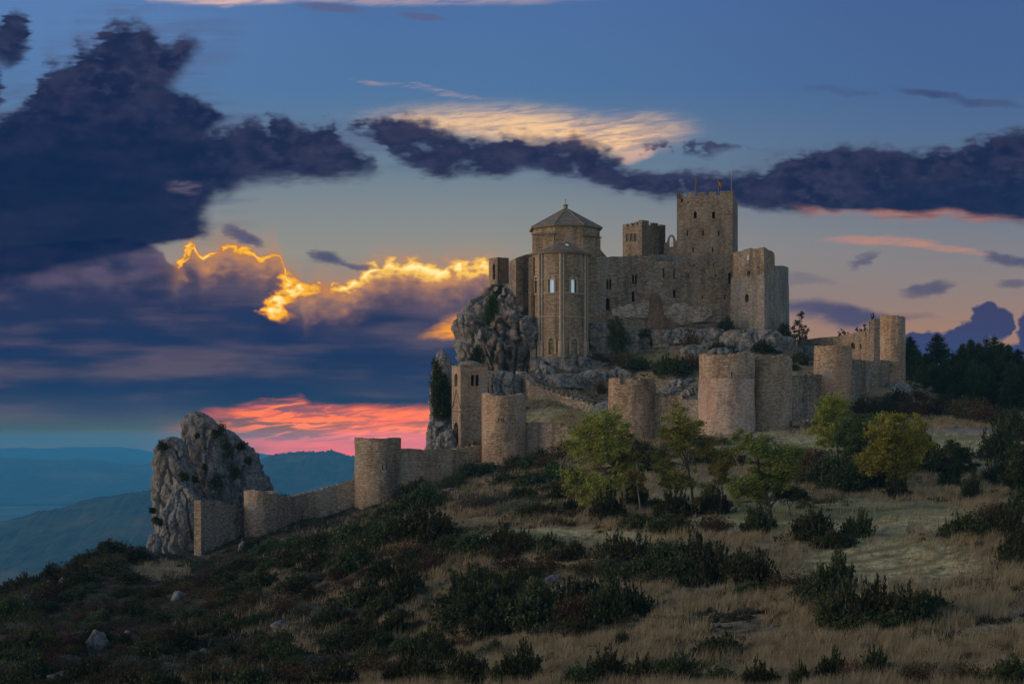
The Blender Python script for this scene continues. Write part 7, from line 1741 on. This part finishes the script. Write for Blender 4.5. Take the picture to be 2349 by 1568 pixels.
# climbers and bushes on rock and hall foot
def climber(name, label, blobs, Y, mat, n, seed, leaf=(.24, .16)):
    r = np.random.default_rng(seed); V = []; Q = []; b0 = 0; area = sum(b[2] * b[3] for b in blobs)
    for px, py, rx, ry, *dd in blobs:
        YY = dd[0] if dd else Y; m = int(n * rx * ry / area); k = YY / F; c = np.array(P(px, py, YY))
        d = r.normal(0, 1, (m, 3)); d /= np.linalg.norm(d, axis=1)[:, None]; p = c + d * np.array([rx * k, min(rx * k * .6, 1.3), ry * k]) * r.uniform(.45, 1.08, (m, 1)) + r.normal(0, .12, (m, 3))
        v, q = leaves(p, d + np.array([0, -.4, -.5]), leaf[0], leaf[1], r, .8); V.append(v); Q.append(q + b0); b0 += len(v)
    me = np_mesh(name, np.concatenate(V), np.concatenate(Q)); me.materials.append(M[mat]); o = bpy.data.objects.new(name, me); link(o); tag(o, label, 'ivy')
climber('ivy', 'thick ivy clothing the left side of the pointed rock fin', [(1003, 850, 12, 22, 242), (1000, 880, 15, 30, 241.5), (1004, 915, 18, 34, 241.5), (1012, 945, 22, 22, 241.5), (1022, 900, 16, 30, 242), (996, 830, 7, 12, 243), (1026, 940, 14, 18, 242), (1018, 870, 9, 16, 243)], 242, 'ivy', 9500, 41)
climber('ivy', 'ivy patch hanging high on the cliff below the small block', [(1128, 690, 12, 18, 252.5), (1122, 716, 11, 22, 252.5), (1134, 705, 10, 20, 252.5), (1118, 738, 7, 12, 252.5)], 252.5, 'ivy', 2600, 42)
climber('ivy', 'bright ivy patch on the cliff just above the bell tower dome', [(1096, 805, 11, 14, 252.5), (1088, 818, 10, 16, 252), (1102, 822, 10, 14, 252)], 252, 'ivy', 1800, 43)
climber('climbing_shrub', 'tall dark green shrub climbing at the left foot of the hall', [(1415, 750, 16, 22), (1412, 785, 22, 28), (1430, 775, 14, 22), (1400, 745, 8, 14)], 254, 'dark_tree', 4200, 44)
climber('climbing_shrub', 'small bright green bush clinging to rock under the hall', [(1480, 765, 15, 14), (1495, 780, 12, 14), (1483, 790, 14, 12)], 257, 'dark_tree', 1600, 45)
climber('climbing_shrub', 'dark bush hugging the right foot of the ruined corner tower', [(1800, 765, 14, 26), (1790, 785, 18, 18), (1808, 785, 12, 20)], 258, 'juniper', 3000, 46)
for px, py, w, Yc, l in [(372, 1018, 26, 211, 'dark bush on the left shoulder of the forked crag'), (425, 1092, 22, 210, 'dark bush in a cleft at the middle of the forked crag'), (500, 985, 34, 217, 'bush on the saddle right of the crag summit'), (520, 1030, 36, 217, 'bushes high on the right flank of the forked crag'), (555, 1020, 26, 219, 'bush on the right skyline of the forked crag'), (452, 1000, 10, 214, 'small bush right under the crag summit'), (448, 1098, 16, 211, 'round bush in the central gully of the forked crag'), (530, 1080, 40, 216, 'dark bush low on the right flank of the forked crag'), (500, 1110, 44, 214, 'dark bush at the right foot of the forked crag'), (470, 1070, 14, 212, 'tiny bush in the middle of the crag face'), (352, 1172, 16, 208, 'dark bush halfway down the left edge of the crag'), (362, 1200, 24, 207, 'dark bush near the lower left edge of the crag'), (565, 1062, 22, 219, 'bush on the right shoulder of the forked crag')]:
    climber('crag_bush', l, [(px + random.uniform(-.3, .3) * w, py + random.uniform(-.35, .35) * w, w * random.uniform(.2, .42), w * random.uniform(.2, .42)) for _ in range(4)], Yc, 'juniper', int(260 + w * 22), int(px), (.24, .12))

# ------------------------------------------------------------------ pines
def pine_meshes(seed, whorls=13, top=1.0, dens=1.0, spread=.30):
    r = np.random.default_rng(seed); mb = MB(); H_ = 10.0
    mb.tube([(0, 0, -.4), (.05, 0, 4), (0, .05, 7.5), (0, 0, H_)], [.17, .13, .07, .015], 7)
    V = []
    for i in range(whorls):
        f = i / (whorls - 1); z = H_ * (.20 + .78 * f); L = H_ * spread * (1 - f) ** .75 * r.uniform(.75, 1.1) + .25
        nb = 6 if f < .8 else 4
        a0 = r.uniform(0, 6.28)
        for b in range(nb):
            a = a0 + 6.28 * b / nb + r.uniform(-.3, .3); l = L * r.uniform(.65, 1.15)
            t = np.array([math.cos(a) * l, math.sin(a) * l, z + l * r.uniform(.12, .40)]); s = np.array([0, 0, z])
            mb.tube([tuple(s), tuple((s + t) / 2 + [0, 0, -.08]), tuple(t)], [.045 * (1.2 - f), .03, .01], 4)
            m = int((16 + 22 * l) * dens); ff = r.uniform(.30, 1.04, m)[:, None]; c = s + (t - s) * ff + r.normal(0, 1, (m, 3)) * np.array([.26, .26, .17])
            ax = (t - s) / np.linalg.norm(t - s) + np.array([0, 0, .75])
            V.append(leaves(c, np.repeat(ax[None], m, 0), .42, .085, r, .45))
    m = int(30 * dens); c = np.array([0, 0, H_ * .985]) + r.normal(0, 1, (m, 3)) * np.array([.12, .12, .3]); V.append(leaves(c, np.repeat(np.array([[0, 0, 1.]]), m, 0), .45, .08, r, .35))
    vs, qs, b = [], [], 0
    for v, q in V: vs.append(v); qs.append(q + b); b += len(v)
    cm = np_mesh('crown', np.concatenate(vs), np.concatenate(qs)); cm.materials.append(M['pine'])
    tm = mb.mesh('trunk', True); tm.materials.append(M['bark']); return tm, cm
PM = [pine_meshes(s, spread=sp, dens=3.0) for s, sp in ((51, .34), (52, .40), (53, .30), (54, .44))] + [pine_meshes(55, 12, dens=1.5, spread=.36)]
PINES = []
def pine(px, ytop, Y, v, ybase=None, wide=1.0, mat=None):
    x = WX(px, Y); zb = float(H(x, Y)) if ybase is None else WZ(ybase, Y); h = WZ(ytop, Y) - zb
    root = empty('pine_tree', (x, Y, zb)); tm, cm = PM[v % len(PM)]
    for nm, me in (('trunk', tm), ('crown', cm)):
        o = bpy.data.objects.new(nm, me); link(o, root)
    s = h / 10.0; root.scale = (s * wide, s * wide, s); root.rotation_euler = (0, 0, random.uniform(0, 6.28)); PINES.append((px, ytop, root)); return root
for i, (px, yt, Y, w) in enumerate([(2086, 775, 246, 1.1), (2100, 800, 242, 1.1), (2122, 812, 250, .9), (2149, 770, 252, 1.0), (2166, 818, 244, 1.1), (2186, 815, 256, .9), (2208, 792, 250, 1.1), (2226, 782, 258, .9), (2243, 790, 262, 1.1), (2262, 780, 252, 1.0), (2280, 776, 258, .9), (2296, 790, 250, 1.1), (2312, 794, 246, 1.0), (2334, 804, 252, 1.1), (2352, 820, 244, 1.1),
        (2112, 838, 236, 1.2), (2140, 832, 238, 1.2), (2175, 842, 236, 1.2), (2204, 826, 240, 1.2), (2232, 828, 238, 1.2), (2258, 836, 236, 1.2), (2290, 826, 238, 1.3), (2320, 832, 234, 1.2), (2345, 842, 236, 1.2), (2090, 842, 240, 1.0), (2156, 862, 232, 1.3), (2216, 866, 232, 1.3), (2275, 866, 230, 1.3), (2335, 872, 228, 1.3), (2122, 872, 232, 1.2), (2246, 876, 230, 1.2), (2186, 876, 231, 1.2), (2306, 878, 228, 1.2), (2096, 880, 234, 1.1)]):
    pine(px, yt, Y, i, None, w)
for i, (px, yt, Y, w) in enumerate([(2385, 800, 250, 1.1), (2420, 830, 244, 1.2), (2455, 795, 254, 1.1), (2490, 820, 246, 1.2), (2530, 800, 250, 1.2), (2570, 825, 244, 1.2)]): pine(px, yt, Y, i, None, w)
_nth = ORD
for k, (px, yt, o) in enumerate(sorted(PINES, key=lambda q: q[0])):
    tag(o, 'dark pine of the wood right of the tallest tower, %sfrom the left' % (_nth[k] if k < len(_nth) else ['thirtieth ', 'thirty-first ', 'thirty-second ', 'thirty-third ', 'thirty-fourth ', 'thirty-fifth ', 'thirty-sixth ', 'thirty-seventh ', 'thirty-eighth ', 'thirty-ninth ', 'fortieth ', 'forty-first '][k - len(_nth)]), 'pine', 'pines of the wood on the right')
for px, yt, Y, yb, l in [(1832, 712, 272, 830, 'sparse backlit pine just right of the ruined corner tower'), (1822, 735, 270, 830, 'shorter sparse pine tucked behind the ruined corner tower'), (1846, 752, 272, 835, 'low sparse pine outermost right of the corner tower'),
                         (1926, 752, 276, 830, 'small pine top peeping over the upper wall left'), (1938, 758, 274, 830, 'second small pine top peeping over the upper wall'), (1970, 748, 272, 830, 'pine tip over the upper wall below the turret'), (2007, 722, 270, 830, 'pine tip seen above the short dark turret'), (1990, 742, 270, 830, 'pine twig beside the turret left edge')]:
    h = yb - yt; n = 7 if h > 95 else 3; rr = random.Random(px)
    bl = [(px + rr.uniform(-10, 14) * (1.2 - q / n) * (1 if n > 3 else .6), yt + 7 + (72 if n > 3 else 26) * q / n, rr.uniform(6, 11) * (.6 + .6 * q / n) * (1 if n > 3 else .7), rr.uniform(6, 9) * (1 if n > 3 else .75)) for q in range(n)]
    tree('pine_tree', l, (px, yb), [[(px, yb), (px + 1, yb - h * .5), (px, yt + 4)]], bl, 'pine', 900 if n > 3 else 260, leaf=(.36, .07), wind=(.1, 0, .8), seed=px, tw=.12, cat='pine', Y=Y)
